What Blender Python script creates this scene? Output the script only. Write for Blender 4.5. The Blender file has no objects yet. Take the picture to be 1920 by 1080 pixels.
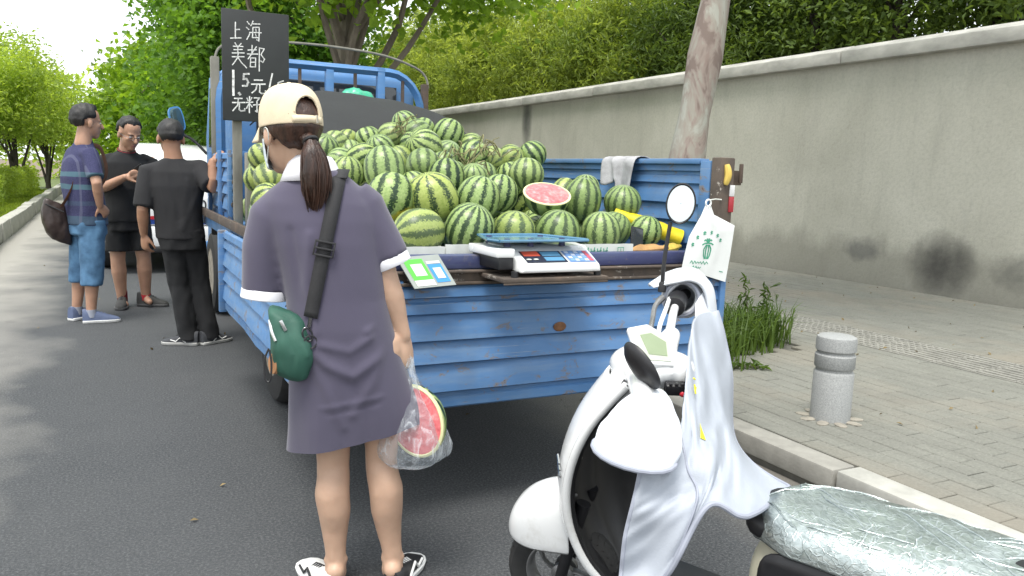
import bpy, bmesh, math, random
import numpy as np
from mathutils import Vector, Matrix, noise
from mathutils.bvhtree import BVHTree

R = math.radians
random.seed(7)
scene = bpy.context.scene
COL = scene.collection

# ------------------------------------------------------------------ camera
cam_data = bpy.data.cameras.new('camera')
cam = bpy.data.objects.new('camera', cam_data)
COL.objects.link(cam)
cam.location = (0, 0, 1.35)
cam.matrix_world = (Matrix.Translation((0, 0, 1.35)) @ Matrix.Rotation(-R(27.2), 4, 'Z')
                    @ Matrix.Rotation(R(90 - 8.1), 4, 'X') @ Matrix.Rotation(R(2.0), 4, 'Z'))
cam_data.lens = 28.125
cam_data.sensor_width = 36
cam_data.clip_start = 0.05
cam_data.clip_end = 2000
scene.camera = cam

# ------------------------------------------------------------------ light
SUN_EL, SUN_AZ = R(68), R(226)          # azimuth clockwise from +Y: high, behind and to the left
world = bpy.data.worlds.new('World')
scene.world = world
world.use_nodes = True
wn = world.node_tree
sky = wn.nodes.new('ShaderNodeTexSky')
sky.sky_type = 'NISHITA'
sky.sun_disc = False
sky.sun_elevation = SUN_EL
sky.sun_rotation = SUN_AZ
sky.air_density = 1.0
sky.dust_density = 6.0
sky.ozone_density = 0.6
wn.nodes['Background'].inputs['Strength'].default_value = 0.10
# thin bright summer cloud veil over the whole sky
veil = wn.nodes.new('ShaderNodeMix'); veil.data_type = 'RGBA'
veil.inputs[0].default_value = 0.80
veil.inputs[7].default_value = (10.5, 11.0, 11.3, 1)
wn.links.new(sky.outputs[0], veil.inputs[6])
wn.links.new(veil.outputs[2], wn.nodes['Background'].inputs['Color'])

sun_data = bpy.data.lights.new('sun', 'SUN')
sun_data.energy = 2.0
sun_data.angle = R(22)
sun_data.color = (1.0, 0.97, 0.91)
sun = bpy.data.objects.new('sun', sun_data)
COL.objects.link(sun)
sd = Vector((math.cos(SUN_EL) * math.sin(SUN_AZ), math.cos(SUN_EL) * math.cos(SUN_AZ), math.sin(SUN_EL)))
sun.rotation_euler = sd.to_track_quat('Z', 'Y').to_euler()
sun.location = sd * 30

scene.view_settings.view_transform = 'Standard'
scene.view_settings.look = 'None'
scene.view_settings.exposure = 0.88
scene.view_settings.gamma = 1.0
scene.view_settings.use_curve_mapping = False

# ------------------------------------------------------------------ object helpers
def mat_of(o):
    m = o.matrix_basis.copy()
    p = o.parent
    while p:
        m = p.matrix_basis @ m
        p = p.parent
    return m

def tag(o, label=None, cat=None, group=None, kind=None):
    if label: o['label'] = label
    if cat: o['category'] = cat
    if group: o['group'] = group
    if kind: o['kind'] = kind
    return o

def thing(name, label, cat, loc=(0, 0, 0), rotz=0.0, group=None):
    o = bpy.data.objects.new(name, None)
    COL.objects.link(o)
    o.empty_display_size = 0.1
    o.location = loc
    o.rotation_euler = (0, 0, rotz)
    return tag(o, label, cat, group)

def link(name, me, mat=None, parent=None, world=True):
    """One mesh object; with world=True the mesh is given in world coordinates and moved into its parent's frame."""
    o = bpy.data.objects.new(name, me)
    COL.objects.link(o)
    if mat is not None and len(me.materials) == 0:
        for m in (mat if isinstance(mat, (list, tuple)) else [mat]):
            me.materials.append(m)
    if parent is not None:
        o.parent = parent
        if world:
            me.transform(mat_of(parent).inverted())
    return o

def copy_tree(o, parent=None):
    c = o.copy()
    COL.objects.link(c)
    c.parent = parent
    for ch in list(o.children):
        copy_tree(ch, c)
    return c

def frame_of(d, up=Vector((0, 0, 1))):
    d = Vector(d).normalized()
    up = Vector(up)
    if abs(d.dot(up.normalized())) > 0.97:
        up = Vector((0, 1, 0)) if abs(d.y) < 0.9 else Vector((1, 0, 0))
    s = d.cross(up).normalized()
    return d, s, s.cross(d).normalized()

class MB:
    def __init__(self):
        self.v, self.f = [], []

    def add(self, vs, fs):
        n = len(self.v)
        self.v += [Vector(p) for p in vs]
        self.f += [tuple(i + n for i in f) for f in fs]
        return self

    def box(self, x0, x1, y0, y1, z0, z1, M=None):
        vs = [Vector((x, y, z)) for x in (x0, x1) for y in (y0, y1) for z in (z0, z1)]
        if M is not None: vs = [M @ p for p in vs]
        return self.add(vs, [(0, 1, 3, 2), (4, 6, 7, 5), (0, 4, 5, 1), (2, 3, 7, 6), (0, 2, 6, 4), (1, 5, 7, 3)])

    def cbox(self, c, s, M=None):
        m = Matrix.Translation(c)
        if M is not None: m = m @ M
        return self.box(-s[0]/2, s[0]/2, -s[1]/2, s[1]/2, -s[2]/2, s[2]/2, m)

    def loft(self, rings, cap=True, closed=True):
        n = len(rings[0])
        vs = [p for r in rings for p in r]
        fs = []
        for i in range(len(rings) - 1):
            for j in range(n if closed else n - 1):
                k = (j + 1) % n
                fs.append((i*n + j, i*n + k, (i+1)*n + k, (i+1)*n + j))
        if cap and closed:
            fs.append(tuple(reversed(range(n))))
            fs.append(tuple(range((len(rings)-1)*n, len(rings)*n)))
        return self.add(vs, fs)

    def tube(self, pts, r, n=10, cap=True, flat=1.0, side=None, round_ends=False):
        pts = [Vector(p) for p in pts]
        rs = list(r) if isinstance(r, (list, tuple)) else [r] * len(pts)
        if round_ends:
            d0 = (pts[0] - pts[1]).normalized(); d1 = (pts[-1] - pts[-2]).normalized()
            a = [(pts[0] + d0 * rs[0] * k, rs[0] * q) for k, q in ((.95, .25), (.75, .66), (.4, .92))]
            b = [(pts[-1] + d1 * rs[-1] * k, rs[-1] * q) for k, q in ((.4, .92), (.75, .66), (.95, .25))]
            pts = [p for p, _ in a] + pts + [p for p, _ in b]
            rs = [q for _, q in a] + rs + [q for _, q in b]
        rings = []
        prev = None
        for i, p in enumerate(pts):
            d = (pts[min(i+1, len(pts)-1)] - pts[max(i-1, 0)])
            if d.length < 1e-9: d = Vector((0, 0, 1))
            d.normalize()
            if prev is None:
                if side is not None:
                    s = Vector(side); s = (s - d * s.dot(d)).normalized()
                else:
                    s = frame_of(d)[1]
            else:
                s = prev - d * prev.dot(d)
                s = s.normalized() if s.length > 1e-6 else frame_of(d)[1]
            prev = s
            u = d.cross(s)
            rings.append([p + s * (rs[i] * math.cos(2*math.pi*k/n)) + u * (rs[i] * flat * math.sin(2*math.pi*k/n)) for k in range(n)])
        return self.loft(rings, cap)

    def lathe(self, prof, n=24, M=None, cap=True):
        rings = []
        for r, z in prof:
            ring = [Vector((r*math.cos(2*math.pi*k/n), r*math.sin(2*math.pi*k/n), z)) for k in range(n)]
            if M is not None: ring = [M @ p for p in ring]
            rings.append(ring)
        return self.loft(rings, cap)

    def torus(self, M, R0, r, n=32, m=10, flat=1.0):
        vs, fs = [], []
        for i in range(n):
            a = 2*math.pi*i/n
            for j in range(m):
                b = 2*math.pi*j/m
                q = R0 + r*math.cos(b)
                vs.append(M @ Vector((q*math.cos(a), q*math.sin(a), r*flat*math.sin(b))))
        for i in range(n):
            for j in range(m):
                i2, j2 = (i+1) % n, (j+1) % m
                fs.append((i*m+j, i2*m+j, i2*m+j2, i*m+j2))
        return self.add(vs, fs)

    def ell(self, c, r, M=None, n=16, m=10):
        rings = []
        for i in range(m + 1):
            t = math.pi * i / m
            q = max(math.sin(t), 0.02)
            ring = [Vector((r[0]*q*math.cos(2*math.pi*k/n), r[1]*q*math.sin(2*math.pi*k/n), -r[2]*math.cos(t))) for k in range(n)]
            if M is not None: ring = [M @ p for p in ring]
            rings.append([Vector(c) + p for p in ring])
        return self.loft(rings)

    def grid(self, rows, flip=False):
        n = len(rows[0])
        vs = [p for r in rows for p in r]
        fs = []
        for i in range(len(rows) - 1):
            for j in range(n - 1):
                f = (i*n+j, i*n+j+1, (i+1)*n+j+1, (i+1)*n+j)
                fs.append(tuple(reversed(f)) if flip else f)
        return self.add(vs, fs)

    def prism(self, poly, thick, M=None):
        """polygon in xy extruded from z=0 to z=thick, then moved by M"""
        n = len(poly)
        vs = [Vector((x, y, 0)) for x, y in poly] + [Vector((x, y, thick)) for x, y in poly]
        if M is not None: vs = [M @ p for p in vs]
        fs = [tuple(reversed(range(n))), tuple(range(n, 2*n))] + [(i, (i+1) % n, n + (i+1) % n, n + i) for i in range(n)]
        return self.add(vs, fs)

    def mesh(self, smooth=True, bevel=0, seg=2, fix=True, angle=38):
        me = bpy.data.meshes.new('mesh')
        bm = bmesh.new()
        vs = [bm.verts.new(p) for p in self.v]
        for f in self.f:
            try: bm.faces.new([vs[i] for i in f])
            except ValueError: pass
        if fix: bmesh.ops.recalc_face_normals(bm, faces=bm.faces)
        if bevel:
            es = [e for e in bm.edges if len(e.link_faces) == 2 and e.calc_face_angle(0) > R(30)]
            bmesh.ops.bevel(bm, geom=es, offset=bevel, segments=seg, affect='EDGES', clamp_overlap=True, profile=0.5)
        if smooth:
            for f in bm.faces: f.smooth = True
            for e in bm.edges:
                if len(e.link_faces) == 2 and e.calc_face_angle(0) > R(angle): e.smooth = False
        bm.to_mesh(me)
        bm.free()
        return me

    def obj(self, name, mat, parent=None, world=True, **k):
        return link(name, self.mesh(**k), mat, parent, world)

def with_mods(me, mods):
    o = bpy.data.objects.new('tmp', me)
    COL.objects.link(o)
    for typ, props in mods:
        m = o.modifiers.new(typ, typ)
        for a, b in props.items(): setattr(m, a, b)
    dg = bpy.context.evaluated_depsgraph_get()
    out = bpy.data.meshes.new_from_object(o.evaluated_get(dg), depsgraph=dg)
    bpy.data.objects.remove(o)
    bpy.data.meshes.remove(me)
    return out

def remesh(mb, voxel, smooth=4, factor=0.5, disp=None):
    """union of closed shapes as one continuous surface"""
    me = mb.mesh(smooth=False)
    me = with_mods(me, [('REMESH', dict(mode='VOXEL', voxel_size=voxel)), ('SMOOTH', dict(factor=factor, iterations=smooth))])
    if disp: displace(me, disp)
    me.polygons.foreach_set('use_smooth', [True] * len(me.polygons))
    return me

def displace(me, fn):
    ns = [v.normal.copy() for v in me.vertices]
    for v, n in zip(me.vertices, ns):
        v.co += n * fn(v.co, n)
    me.update()

def catmull(pts, per=6):
    pts = [Vector(p) for p in pts]
    out = []
    for i in range(len(pts) - 1):
        p0, p1, p2, p3 = pts[max(i-1, 0)], pts[i], pts[i+1], pts[min(i+2, len(pts)-1)]
        for k in range(per):
            t = k / per
            out.append(0.5*((2*p1) + (p2-p0)*t + (2*p0-5*p1+4*p2-p3)*t*t + (3*p1-p0-3*p2+p3)*t*t*t))
    out.append(pts[-1])
    return out

def patch(net, pu=8, pv=8):
    rows = [catmull(r, pu) for r in net]
    cols = [catmull([r[j] for r in rows], pv) for j in range(len(rows[0]))]
    return [[c[i] for c in cols] for i in range(len(cols[0]))]

def circle(c, s, u, ra, rb, n=20, power=1.0):
    out = []
    for k in range(n):
        a = 2*math.pi*k/n
        x, y = math.cos(a), math.sin(a)
        if power != 1.0:
            x = math.copysign(abs(x)**power, x); y = math.copysign(abs(y)**power, y)
        out.append(Vector(c) + s*(ra*x) + u*(rb*y))
    return out

# ------------------------------------------------------------------ materials
MATS = {}
def node(nt, t, **k):
    n = nt.nodes.new(t)
    for a, b in k.items(): setattr(n, a, b)
    return n

def ramp(nt, src, stops, interp='LINEAR'):
    r = node(nt, 'ShaderNodeValToRGB')
    r.color_ramp.interpolation = interp
    el = r.color_ramp.elements
    while len(el) < len(stops): el.new(0.5)
    for e, (p, c) in zip(el, stops):
        e.position = p
        e.color = (c[0], c[1], c[2], 1) if isinstance(c, (tuple, list)) else (c, c, c, 1)
    nt.links.new(src, r.inputs[0])
    return r.outputs[0]

def mixc(nt, fac, a, b, mode='MIX'):
    m = node(nt, 'ShaderNodeMix', data_type='RGBA', blend_type=mode)
    for sock, val in ((0, fac), (6, a), (7, b)):
        if isinstance(val, (int, float)): m.inputs[sock].default_value = val
        elif isinstance(val, (tuple, list)): m.inputs[sock].default_value = (val[0], val[1], val[2], 1)
        else: nt.links.new(val, m.inputs[sock])
    return m.outputs[2]

def mth(nt, op, a, b=None, c=None):
    m = node(nt, 'ShaderNodeMath', operation=op)
    for i, val in enumerate((a, b, c)):
        if val is None: continue
        if isinstance(val, (int, float)): m.inputs[i].default_value = val
        else: nt.links.new(val, m.inputs[i])
    return m.outputs[0]

def coords(nt, scale=(1, 1, 1), kind='Object'):
    tc = node(nt, 'ShaderNodeTexCoord')
    mp = node(nt, 'ShaderNodeMapping')
    mp.inputs['Scale'].default_value = scale if isinstance(scale, (tuple, list)) else (scale,)*3
    nt.links.new(tc.outputs[kind], mp.inputs[0])
    return mp.outputs[0]

def noisef(nt, vec, scale, detail=4, rough=0.55, dist=0.0):
    n = node(nt, 'ShaderNodeTexNoise')
    n.inputs['Scale'].default_value = scale
    n.inputs['Detail'].default_value = detail
    n.inputs['Roughness'].default_value = rough
    n.inputs['Distortion'].default_value = dist
    nt.links.new(vec, n.inputs['Vector'])
    return n.outputs[0]

def new_mat(name):
    m = bpy.data.materials.new(name)
    m.use_nodes = True
    return m, m.node_tree, m.node_tree.nodes['Principled BSDF']

def set_bump(nt, bsdf, height, strength=0.3, dist=0.01):
    b = node(nt, 'ShaderNodeBump')
    b.inputs['Strength'].default_value = strength
    b.inputs['Distance'].default_value = dist
    nt.links.new(height, b.inputs['Height'])
    nt.links.new(b.outputs[0], bsdf.inputs['Normal'])

def pm(name, c, rough=0.6, metal=0.0, var=0.18, scale=6.0, bump=0.0, bscale=60.0, c2=None, spec=0.5, coat=0.0, sheen=0.0, stretch=(1, 1, 1), sss=0.0):
    """plain procedural material: base colour wandering between two tones, optional fine relief"""
    if name in MATS: return MATS[name]
    m, nt, b = new_mat(name)
    vec = coords(nt, stretch)
    n = noisef(nt, vec, scale, 6, 0.6)
    lo = tuple(x*(1-var) for x in c)
    hi = c2 if c2 else tuple(min(1, x*(1+var)) for x in c)
    col = ramp(nt, n, [(0.3, lo), (0.7, hi)])
    nt.links.new(col, b.inputs['Base Color'])
    b.inputs['Metallic'].default_value = metal
    rr = ramp(nt, n, [(0.25, max(0, rough-0.08)), (0.75, min(1, rough+0.08))])
    nt.links.new(rr, b.inputs['Roughness'])
    b.inputs['Specular IOR Level'].default_value = spec
    b.inputs['Coat Weight'].default_value = coat
    b.inputs['Coat Roughness'].default_value = 0.08
    if sheen:
        b.inputs['Sheen Weight'].default_value = sheen
    if sss:
        b.inputs['Subsurface Weight'].default_value = sss
        b.inputs['Subsurface Radius'].default_value = (0.012, 0.005, 0.003)
        b.inputs['Subsurface Scale'].default_value = 1.0
    if bump:
        set_bump(nt, b, noisef(nt, vec, bscale, 4, 0.6), bump, 0.004)
    MATS[name] = m
    return m

def leaf_mat(name, dark, light, trans=0.45, rough=0.45, clump=0.9):
    if name in MATS: return MATS[name]
    m, nt, b = new_mat(name)
    vec = coords(nt, 1.0)
    n1 = noisef(nt, vec, clump, 2, 0.5)
    n2 = noisef(nt, vec, 11, 3, 0.8)
    f = mth(nt, 'ADD', mth(nt, 'MULTIPLY', n1, 0.55), mth(nt, 'MULTIPLY', n2, 0.45))
    col = ramp(nt, f, [(0.34, dark), (0.60, light), (0.72, tuple(x*1.25 for x in light))])
    nt.links.new(col, b.inputs['Base Color'])
    b.inputs['Roughness'].default_value = rough
    b.inputs['Specular IOR Level'].default_value = 0.22
    tr = node(nt, 'ShaderNodeBsdfTranslucent')
    tc = mixc(nt, 1.0, col, (1.5, 1.45, 0.6), 'MULTIPLY')
    nt.links.new(tc, tr.inputs[0])
    mx = node(nt, 'ShaderNodeMixShader')
    mx.inputs[0].default_value = trans
    nt.links.new(b.outputs[0], mx.inputs[1])
    nt.links.new(tr.outputs[0], mx.inputs[2])
    nt.links.new(mx.outputs[0], nt.nodes['Material Output'].inputs['Surface'])
    MATS[name] = m
    return m

# ------------------------------------------------------------------ foliage
def leaf_mesh(cent, leaf, aspect, rng, droop=0.3, up=0.5, jitter=0.5, axis=None):
    """numpy cloud of folded diamond leaves"""
    n = len(cent)
    nrm = rng.normal(size=(n, 3)); nrm[:, 2] = np.abs(nrm[:, 2]) * (1 - up) + up * 1.2
    nrm /= np.linalg.norm(nrm, axis=1, keepdims=True)
    d = rng.normal(size=(n, 3)); d[:, 2] -= droop
    if axis is not None: d = d * 0.6 + axis
    d -= nrm * (d*nrm).sum(1, keepdims=True)
    d /= np.linalg.norm(d, axis=1, keepdims=True) + 1e-9
    s = np.cross(nrm, d)
    L = leaf * (1 + jitter * rng.uniform(-0.6, 0.6, (n, 1)))
    Wd = L * aspect
    p0 = cent - d*L*0.5
    p2 = cent + d*L*0.5 - nrm*L*0.1
    p1 = cent + s*Wd*0.5 + nrm*L*0.10
    p3 = cent - s*Wd*0.5 + nrm*L*0.10
    v = np.stack([p0, p1, p2, p3], 1).reshape(-1, 3)
    idx = np.arange(n)[:, None] * 4
    tri = np.concatenate([idx + np.array([0, 1, 2]), idx + np.array([0, 2, 3])], 1).reshape(-1, 3)
    me = bpy.data.meshes.new('leaves')
    me.vertices.add(len(v)); me.vertices.foreach_set('co', v.astype(np.float32).ravel())
    me.loops.add(len(tri)*3); me.loops.foreach_set('vertex_index', tri.astype(np.int32).ravel())
    me.polygons.add(len(tri))
    me.polygons.foreach_set('loop_start', np.arange(0, len(tri)*3, 3, dtype=np.int32))
    me.polygons.foreach_set('loop_total', np.full(len(tri), 3, dtype=np.int32))
    me.update(calc_edges=True)
    return me

def clump_points(ells, n_clump, per, spread, rng, shell=0.55, flat=0.6):
    """leaf positions gathered in clumps spread through (mostly the outer part of) ellipsoids"""
    w = np.array([e[1][0]*e[1][1]*e[1][2] for e in ells], float)**0.8; w /= w.sum()
    which = rng.choice(len(ells), n_clump, p=w)
    d = rng.normal(size=(n_clump, 3)); d /= np.linalg.norm(d, axis=1, keepdims=True)
    r = shell + (1-shell) * rng.uniform(0, 1, (n_clump, 1))**0.6
    r *= 1 + 0.10*rng.normal(size=(n_clump, 1))
    c = np.array([ells[i][0] for i in which]) + d * r * np.array([ells[i][1] for i in which])
    sp = spread * rng.uniform(0.5, 1.4, (n_clump, 1))
    o = np.clip(rng.normal(size=(n_clump, per, 3)), -1.9, 1.9) * sp[:, None, :]
    o[:, :, 2] *= flat
    o[:, :, 2] -= 0.18 * (o[:, :, 0]**2 + o[:, :, 1]**2) / (spread + 1e-6)
    return (c[:, None, :] + o).reshape(-1, 3), c

def limbs(mb, base, top, r0, ends, rng, n=9, split=0.45, wob=0.06):
    """trunk from base to top, boughs from the trunk towards each end point"""
    base, top = Vector(base), Vector(top)
    k = 7
    trunk = []
    for i in range(k):
        t = i/(k-1)
        trunk.append(base.lerp(top, t) + Vector((rng.normal(), rng.normal(), 0)) * wob * (0 if i in (0,) else 1) * r0*1.2)
    mb.tube(trunk, [r0*(1.25 if i == 0 else 1.0)*(1-0.45*i/(k-1)) for i in range(k)], n)
    for e in ends:
        e = Vector(e)
        t = split + (1-split)*rng.uniform(0, 1)
        s = base.lerp(top, t)
        L = (e-s).length
        m1 = s.lerp(e, 0.35) + Vector((0, 0, L*0.06)) + Vector(rng.normal(size=3)) * L*0.05
        m2 = s.lerp(e, 0.7) + Vector((0, 0, L*0.05)) + Vector(rng.normal(size=3)) * L*0.05
        rr = r0*(1-0.45*t)*0.55
        mb.tube(catmull([s, m1, m2, e], 3), [rr*(1-0.85*i/9) for i in range(10)], 6)

def tree(name, label, base, height, r0, ells, leaves, leaf, aspect, lmat, bmat, seed, cat='tree', group=None, per=26, spread=0.3, top=None, n_limb=14, shell=0.5, split=0.45, up=0.5, xmin=None):
    rng = np.random.default_rng(seed)
    t = thing(name, label, cat, base, 0, group)
    pts, cl = clump_points(ells, max(1, leaves//per), per, spread, rng, shell)
    if xmin is not None: pts = pts[(pts[:, 0] > xmin) | (pts[:, 2] > 3.7)]; cl = cl[cl[:, 0] > xmin]
    me = leaf_mesh(pts, leaf, aspect, rng, up=up)
    link('crown', me, lmat, t)
    mb = MB()
    ends = [cl[i] for i in rng.choice(len(cl), n_limb)]
    tp = top if top else (base[0], base[1], height*0.72)
    limbs(mb, base, tp, r0, ends, rng, split=split)
    mb.obj('trunk', bmat, t)
    return t
# ================================================================== materials of the setting
def asphalt():
    m, nt, b = new_mat('asphalt')
    v = coords(nt, 1.0)
    fine = mth(nt, 'ADD', mth(nt, 'MULTIPLY', noisef(nt, v, 240, 3, 0.7), .5), mth(nt, 'MULTIPLY', noisef(nt, v, 95, 2, 0.6), .5))
    big = noisef(nt, v, 0.55, 5, 0.6)
    mid = noisef(nt, v, 7, 4, 0.6)
    c = ramp(nt, fine, [(0.36, (0.018, 0.020, 0.023)), (0.50, (0.046, 0.050, 0.0545)), (0.64, (0.135, 0.14, 0.145))])
    c = mixc(nt, ramp(nt, big, [(0.35, 0.0), (0.7, 0.45)]), c, (0.085, 0.088, 0.09))
    c = mixc(nt, ramp(nt, mid, [(0.5, 0.0), (0.8, 0.3)]), c, (0.034, 0.037, 0.042))
    # pale dust gathered along both kerbs
    sx = node(nt, 'ShaderNodeSeparateXYZ'); nt.links.new(v, sx.inputs[0])
    wob = mth(nt, 'MULTIPLY', mth(nt, 'SUBTRACT', noisef(nt, v, 1.3, 4), 0.5), 0.9)
    xx = mth(nt, 'ADD', sx.outputs[0], wob)
    left = ramp(nt, mth(nt, 'MULTIPLY_ADD', xx, -1.0, -0.35), [(0.0, 0.0), (0.75, 0.85)])
    right = ramp(nt, mth(nt, 'MULTIPLY_ADD', xx, 1.0, -2.1), [(0.0, 0.0), (0.6, 0.75)])
    c = mixc(nt, left, c, (0.36, 0.345, 0.31))
    c = mixc(nt, right, c, (0.20, 0.185, 0.16))
    # hairline cracks and oily spots
    vo = node(nt, 'ShaderNodeTexVoronoi', feature='DISTANCE_TO_EDGE'); vo.inputs['Scale'].default_value = 0.55
    wv = node(nt, 'ShaderNodeVectorMath', operation='ADD'); nz = node(nt, 'ShaderNodeTexNoise'); nz.inputs['Scale'].default_value = 2.2; nz.inputs['Detail'].default_value = 6
    nt.links.new(v, nz.inputs['Vector']); nt.links.new(v, wv.inputs[0]); nt.links.new(nz.outputs['Color'], wv.inputs[1]); nt.links.new(wv.outputs[0], vo.inputs['Vector'])
    crk = mth(nt, 'MULTIPLY', ramp(nt, vo.outputs[0], [(0.0, 1.0), (0.006, 0.0)]), ramp(nt, noisef(nt, v, 0.45, 2), [(0.5, 0.0), (0.56, 0.8)]))
    c = mixc(nt, ramp(nt, noisef(nt, v, 3.2, 3), [(0.68, 0.0), (0.78, 0.45)]), c, (0.022, 0.022, 0.024))
    nt.links.new(c, b.inputs['Base Color'])
    b.inputs['Roughness'].default_value = 0.85
    set_bump(nt, b, fine, 0.9, 0.008)
    return m

def plaster():
    m, nt, b = new_mat('wall_plaster')
    v = coords(nt, 1.0)
    big = noisef(nt, v, 0.7, 6, 0.62, 0.4)
    st = noisef(nt, coords(nt, (1, 2.4, 0.35)), 2.2, 6, 0.65)
    fine = noisef(nt, v, 24, 5, 0.7)
    c = ramp(nt, big, [(0.28, (0.39, 0.38, 0.325)), (0.5, (0.455, 0.444, 0.384)), (0.74, (0.52, 0.508, 0.445))])
    c = mixc(nt, ramp(nt, st, [(0.52, 0.0), (0.75, 0.32)]), c, (0.27, 0.262, 0.235))
    c = mixc(nt, ramp(nt, fine, [(0.3, 0.25), (0.55, 0.0)]), c, (0.2, 0.195, 0.18))
    sx = node(nt, 'ShaderNodeSeparateXYZ'); nt.links.new(v, sx.inputs[0])
    # damp, grimy foot of the wall
    foot = mth(nt, 'ADD', sx.outputs[2], mth(nt, 'MULTIPLY', noisef(nt, coords(nt, (1, 1, .6)), 1.8, 5), -0.9))
    c = mixc(nt, ramp(nt, foot, [(0.0, 0.5), (0.26, 0.0)]), c, (0.17, 0.165, 0.14))
    # soot stain
    def blot(cy, cz, ry, rz, col, amt, rough=0.5):
        dy = mth(nt, 'DIVIDE', mth(nt, 'SUBTRACT', sx.outputs[1], cy), ry)
        dz = mth(nt, 'DIVIDE', mth(nt, 'SUBTRACT', sx.outputs[2], cz), rz)
        d = mth(nt, 'ADD', mth(nt, 'MULTIPLY', dy, dy), mth(nt, 'MULTIPLY', dz, dz))
        d = mth(nt, 'ADD', d, mth(nt, 'MULTIPLY', mth(nt, 'SUBTRACT', noisef(nt, v, 4.5, 5, 0.6), 0.5), 2.2*rough*2))
        return mixc(nt, ramp(nt, d, [(0.0, amt), (1.0, 0.0)]), c, col)
    c = blot(6.05, 0.46, 0.50, 0.44, (0.06, 0.058, 0.055), 0.9, 0.18)
    c = blot(7.2, 0.55, 0.35, 0.18, (0.10, 0.10, 0.10), 0.6)
    c = blot(5.0, 0.45, 0.5, 0.25, (0.09, 0.09, 0.085), 0.5)
    c = blot(16.65, 2.6, 0.28, 0.75, (0.12, 0.12, 0.11), 1.0, 0.15)
    nt.links.new(c, b.inputs['Base Color'])
    b.inputs['Roughness'].default_value = 0.92
    b.inputs['Specular IOR Level'].default_value = 0.2
    set_bump(nt, b, fine, 0.35, 0.01)
    return m

def paver_mat():
    m, nt, b = new_mat('paver_concrete')
    v = coords(nt, 1.0, 'Object')
    oi = node(nt, 'ShaderNodeObjectInfo')
    geo = node(nt, 'ShaderNodeNewGeometry')
    big = noisef(nt, geo.outputs['Position'], 0.8, 5, 0.6)
    fine = noisef(nt, geo.outputs['Position'], 70, 4, 0.7)
    c = ramp(nt, fine, [(0.3, (0.150, 0.153, 0.134)), (0.7, (0.228, 0.227, 0.20))])
    # each block its own tone: a cell value from its place on the 0.24 x 0.12 m bond
    wn_ = node(nt, 'ShaderNodeTexWhiteNoise', noise_dimensions='2D')
    sc = node(nt, 'ShaderNodeVectorMath', operation='MULTIPLY'); sc.inputs[1].default_value = (1/0.12, 1/0.24, 0)
    fl = node(nt, 'ShaderNodeVectorMath', operation='FLOOR')
    nt.links.new(geo.outputs['Position'], sc.inputs[0]); nt.links.new(sc.outputs[0], fl.inputs[0]); nt.links.new(fl.outputs[0], wn_.inputs['Vector'])
    c = mixc(nt, 1.0, c, ramp(nt, wn_.outputs[0], [(0, 0.93), (1, 1.06)]), 'MULTIPLY')
    c = mixc(nt, ramp(nt, big, [(0.45, 0.0), (0.68, 0.62)]), c, (0.245, 0.215, 0.172))
    c = mixc(nt, ramp(nt, noisef(nt, geo.outputs['Position'], 2.3, 5), [(0.56, 0.0), (0.75, 0.4)]), c, (0.13, 0.13, 0.12))
    nt.links.new(c, b.inputs['Base Color'])
    b.inputs['Roughness'].default_value = 0.88
    b.inputs['Specular IOR Level'].default_value = 0.25
    set_bump(nt, b, fine, 0.4, 0.004)
    return m

def plane_bark():
    m, nt, b = new_mat('plane_tree_bark')
    v = coords(nt, (1, 1, 0.42))
    n = noisef(nt, v, 5.0, 4, 0.6, 1.2)
    n2 = noisef(nt, v, 11.0, 5, 0.6, 0.6)
    c = ramp(nt, n, [(0.40, (0.17, 0.13, 0.11)), (0.47, (0.25, 0.205, 0.175)), (0.53, (0.27, 0.25, 0.21)), (0.62, (0.32, 0.32, 0.275))], 'EASE')
    c = mixc(nt, ramp(nt, n2, [(0.60, 0.0), (0.66, 0.75)]), c, (0.22, 0.165, 0.14))
    c = mixc(nt, ramp(nt, n2, [(0.30, 0.7), (0.36, 0.0)]), c, (0.13, 0.10, 0.085))
    nt.links.new(c, b.inputs['Base Color'])
    b.inputs['Roughness'].default_value = 0.85
    set_bump(nt, b, n2, 0.5, 0.012)
    return m

M_ASPHALT, M_PLASTER, M_PAVER, M_BARKP = asphalt(), plaster(), paver_mat(), plane_bark()
M_EARTH = pm('dry_earth', (0.16, 0.125, 0.085), 0.95, var=0.3, scale=3, bump=0.5, bscale=40)
M_BED = pm('joint_sand', (0.135, 0.13, 0.112), 0.95, var=0.3, scale=8)
M_KERB = pm('kerb_concrete', (0.27, 0.262, 0.235), 0.88, var=0.22, scale=7, bump=0.35, bscale=90)
M_KERBL = pm('kerb_concrete_pale', (0.40, 0.395, 0.36), 0.88, var=0.2, scale=6, bump=0.35, bscale=90)
M_COPE = pm('coping_concrete', (0.40, 0.39, 0.36), 0.9, var=0.28, scale=2.6, bump=0.4, bscale=50, stretch=(1, 1, 2.0))
M_BARK = pm('grey_bark', (0.16, 0.135, 0.11), 0.92, var=0.35, scale=7, bump=0.7, bscale=24, stretch=(1, 1, .3))
M_BARKD = pm('dark_bark', (0.05, 0.042, 0.034), 0.92, var=0.35, scale=7, bump=0.6, bscale=24, stretch=(1, 1, .3))
M_GRANITE = pm('speckled_granite', (0.24, 0.247, 0.245), 0.7, var=0.1, scale=150, bump=0.12, bscale=160, c2=(0.37, 0.38, 0.375))
M_PAVED = pm('pale_paving', (0.50, 0.49, 0.46), 0.9, var=0.12, scale=2)

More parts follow.
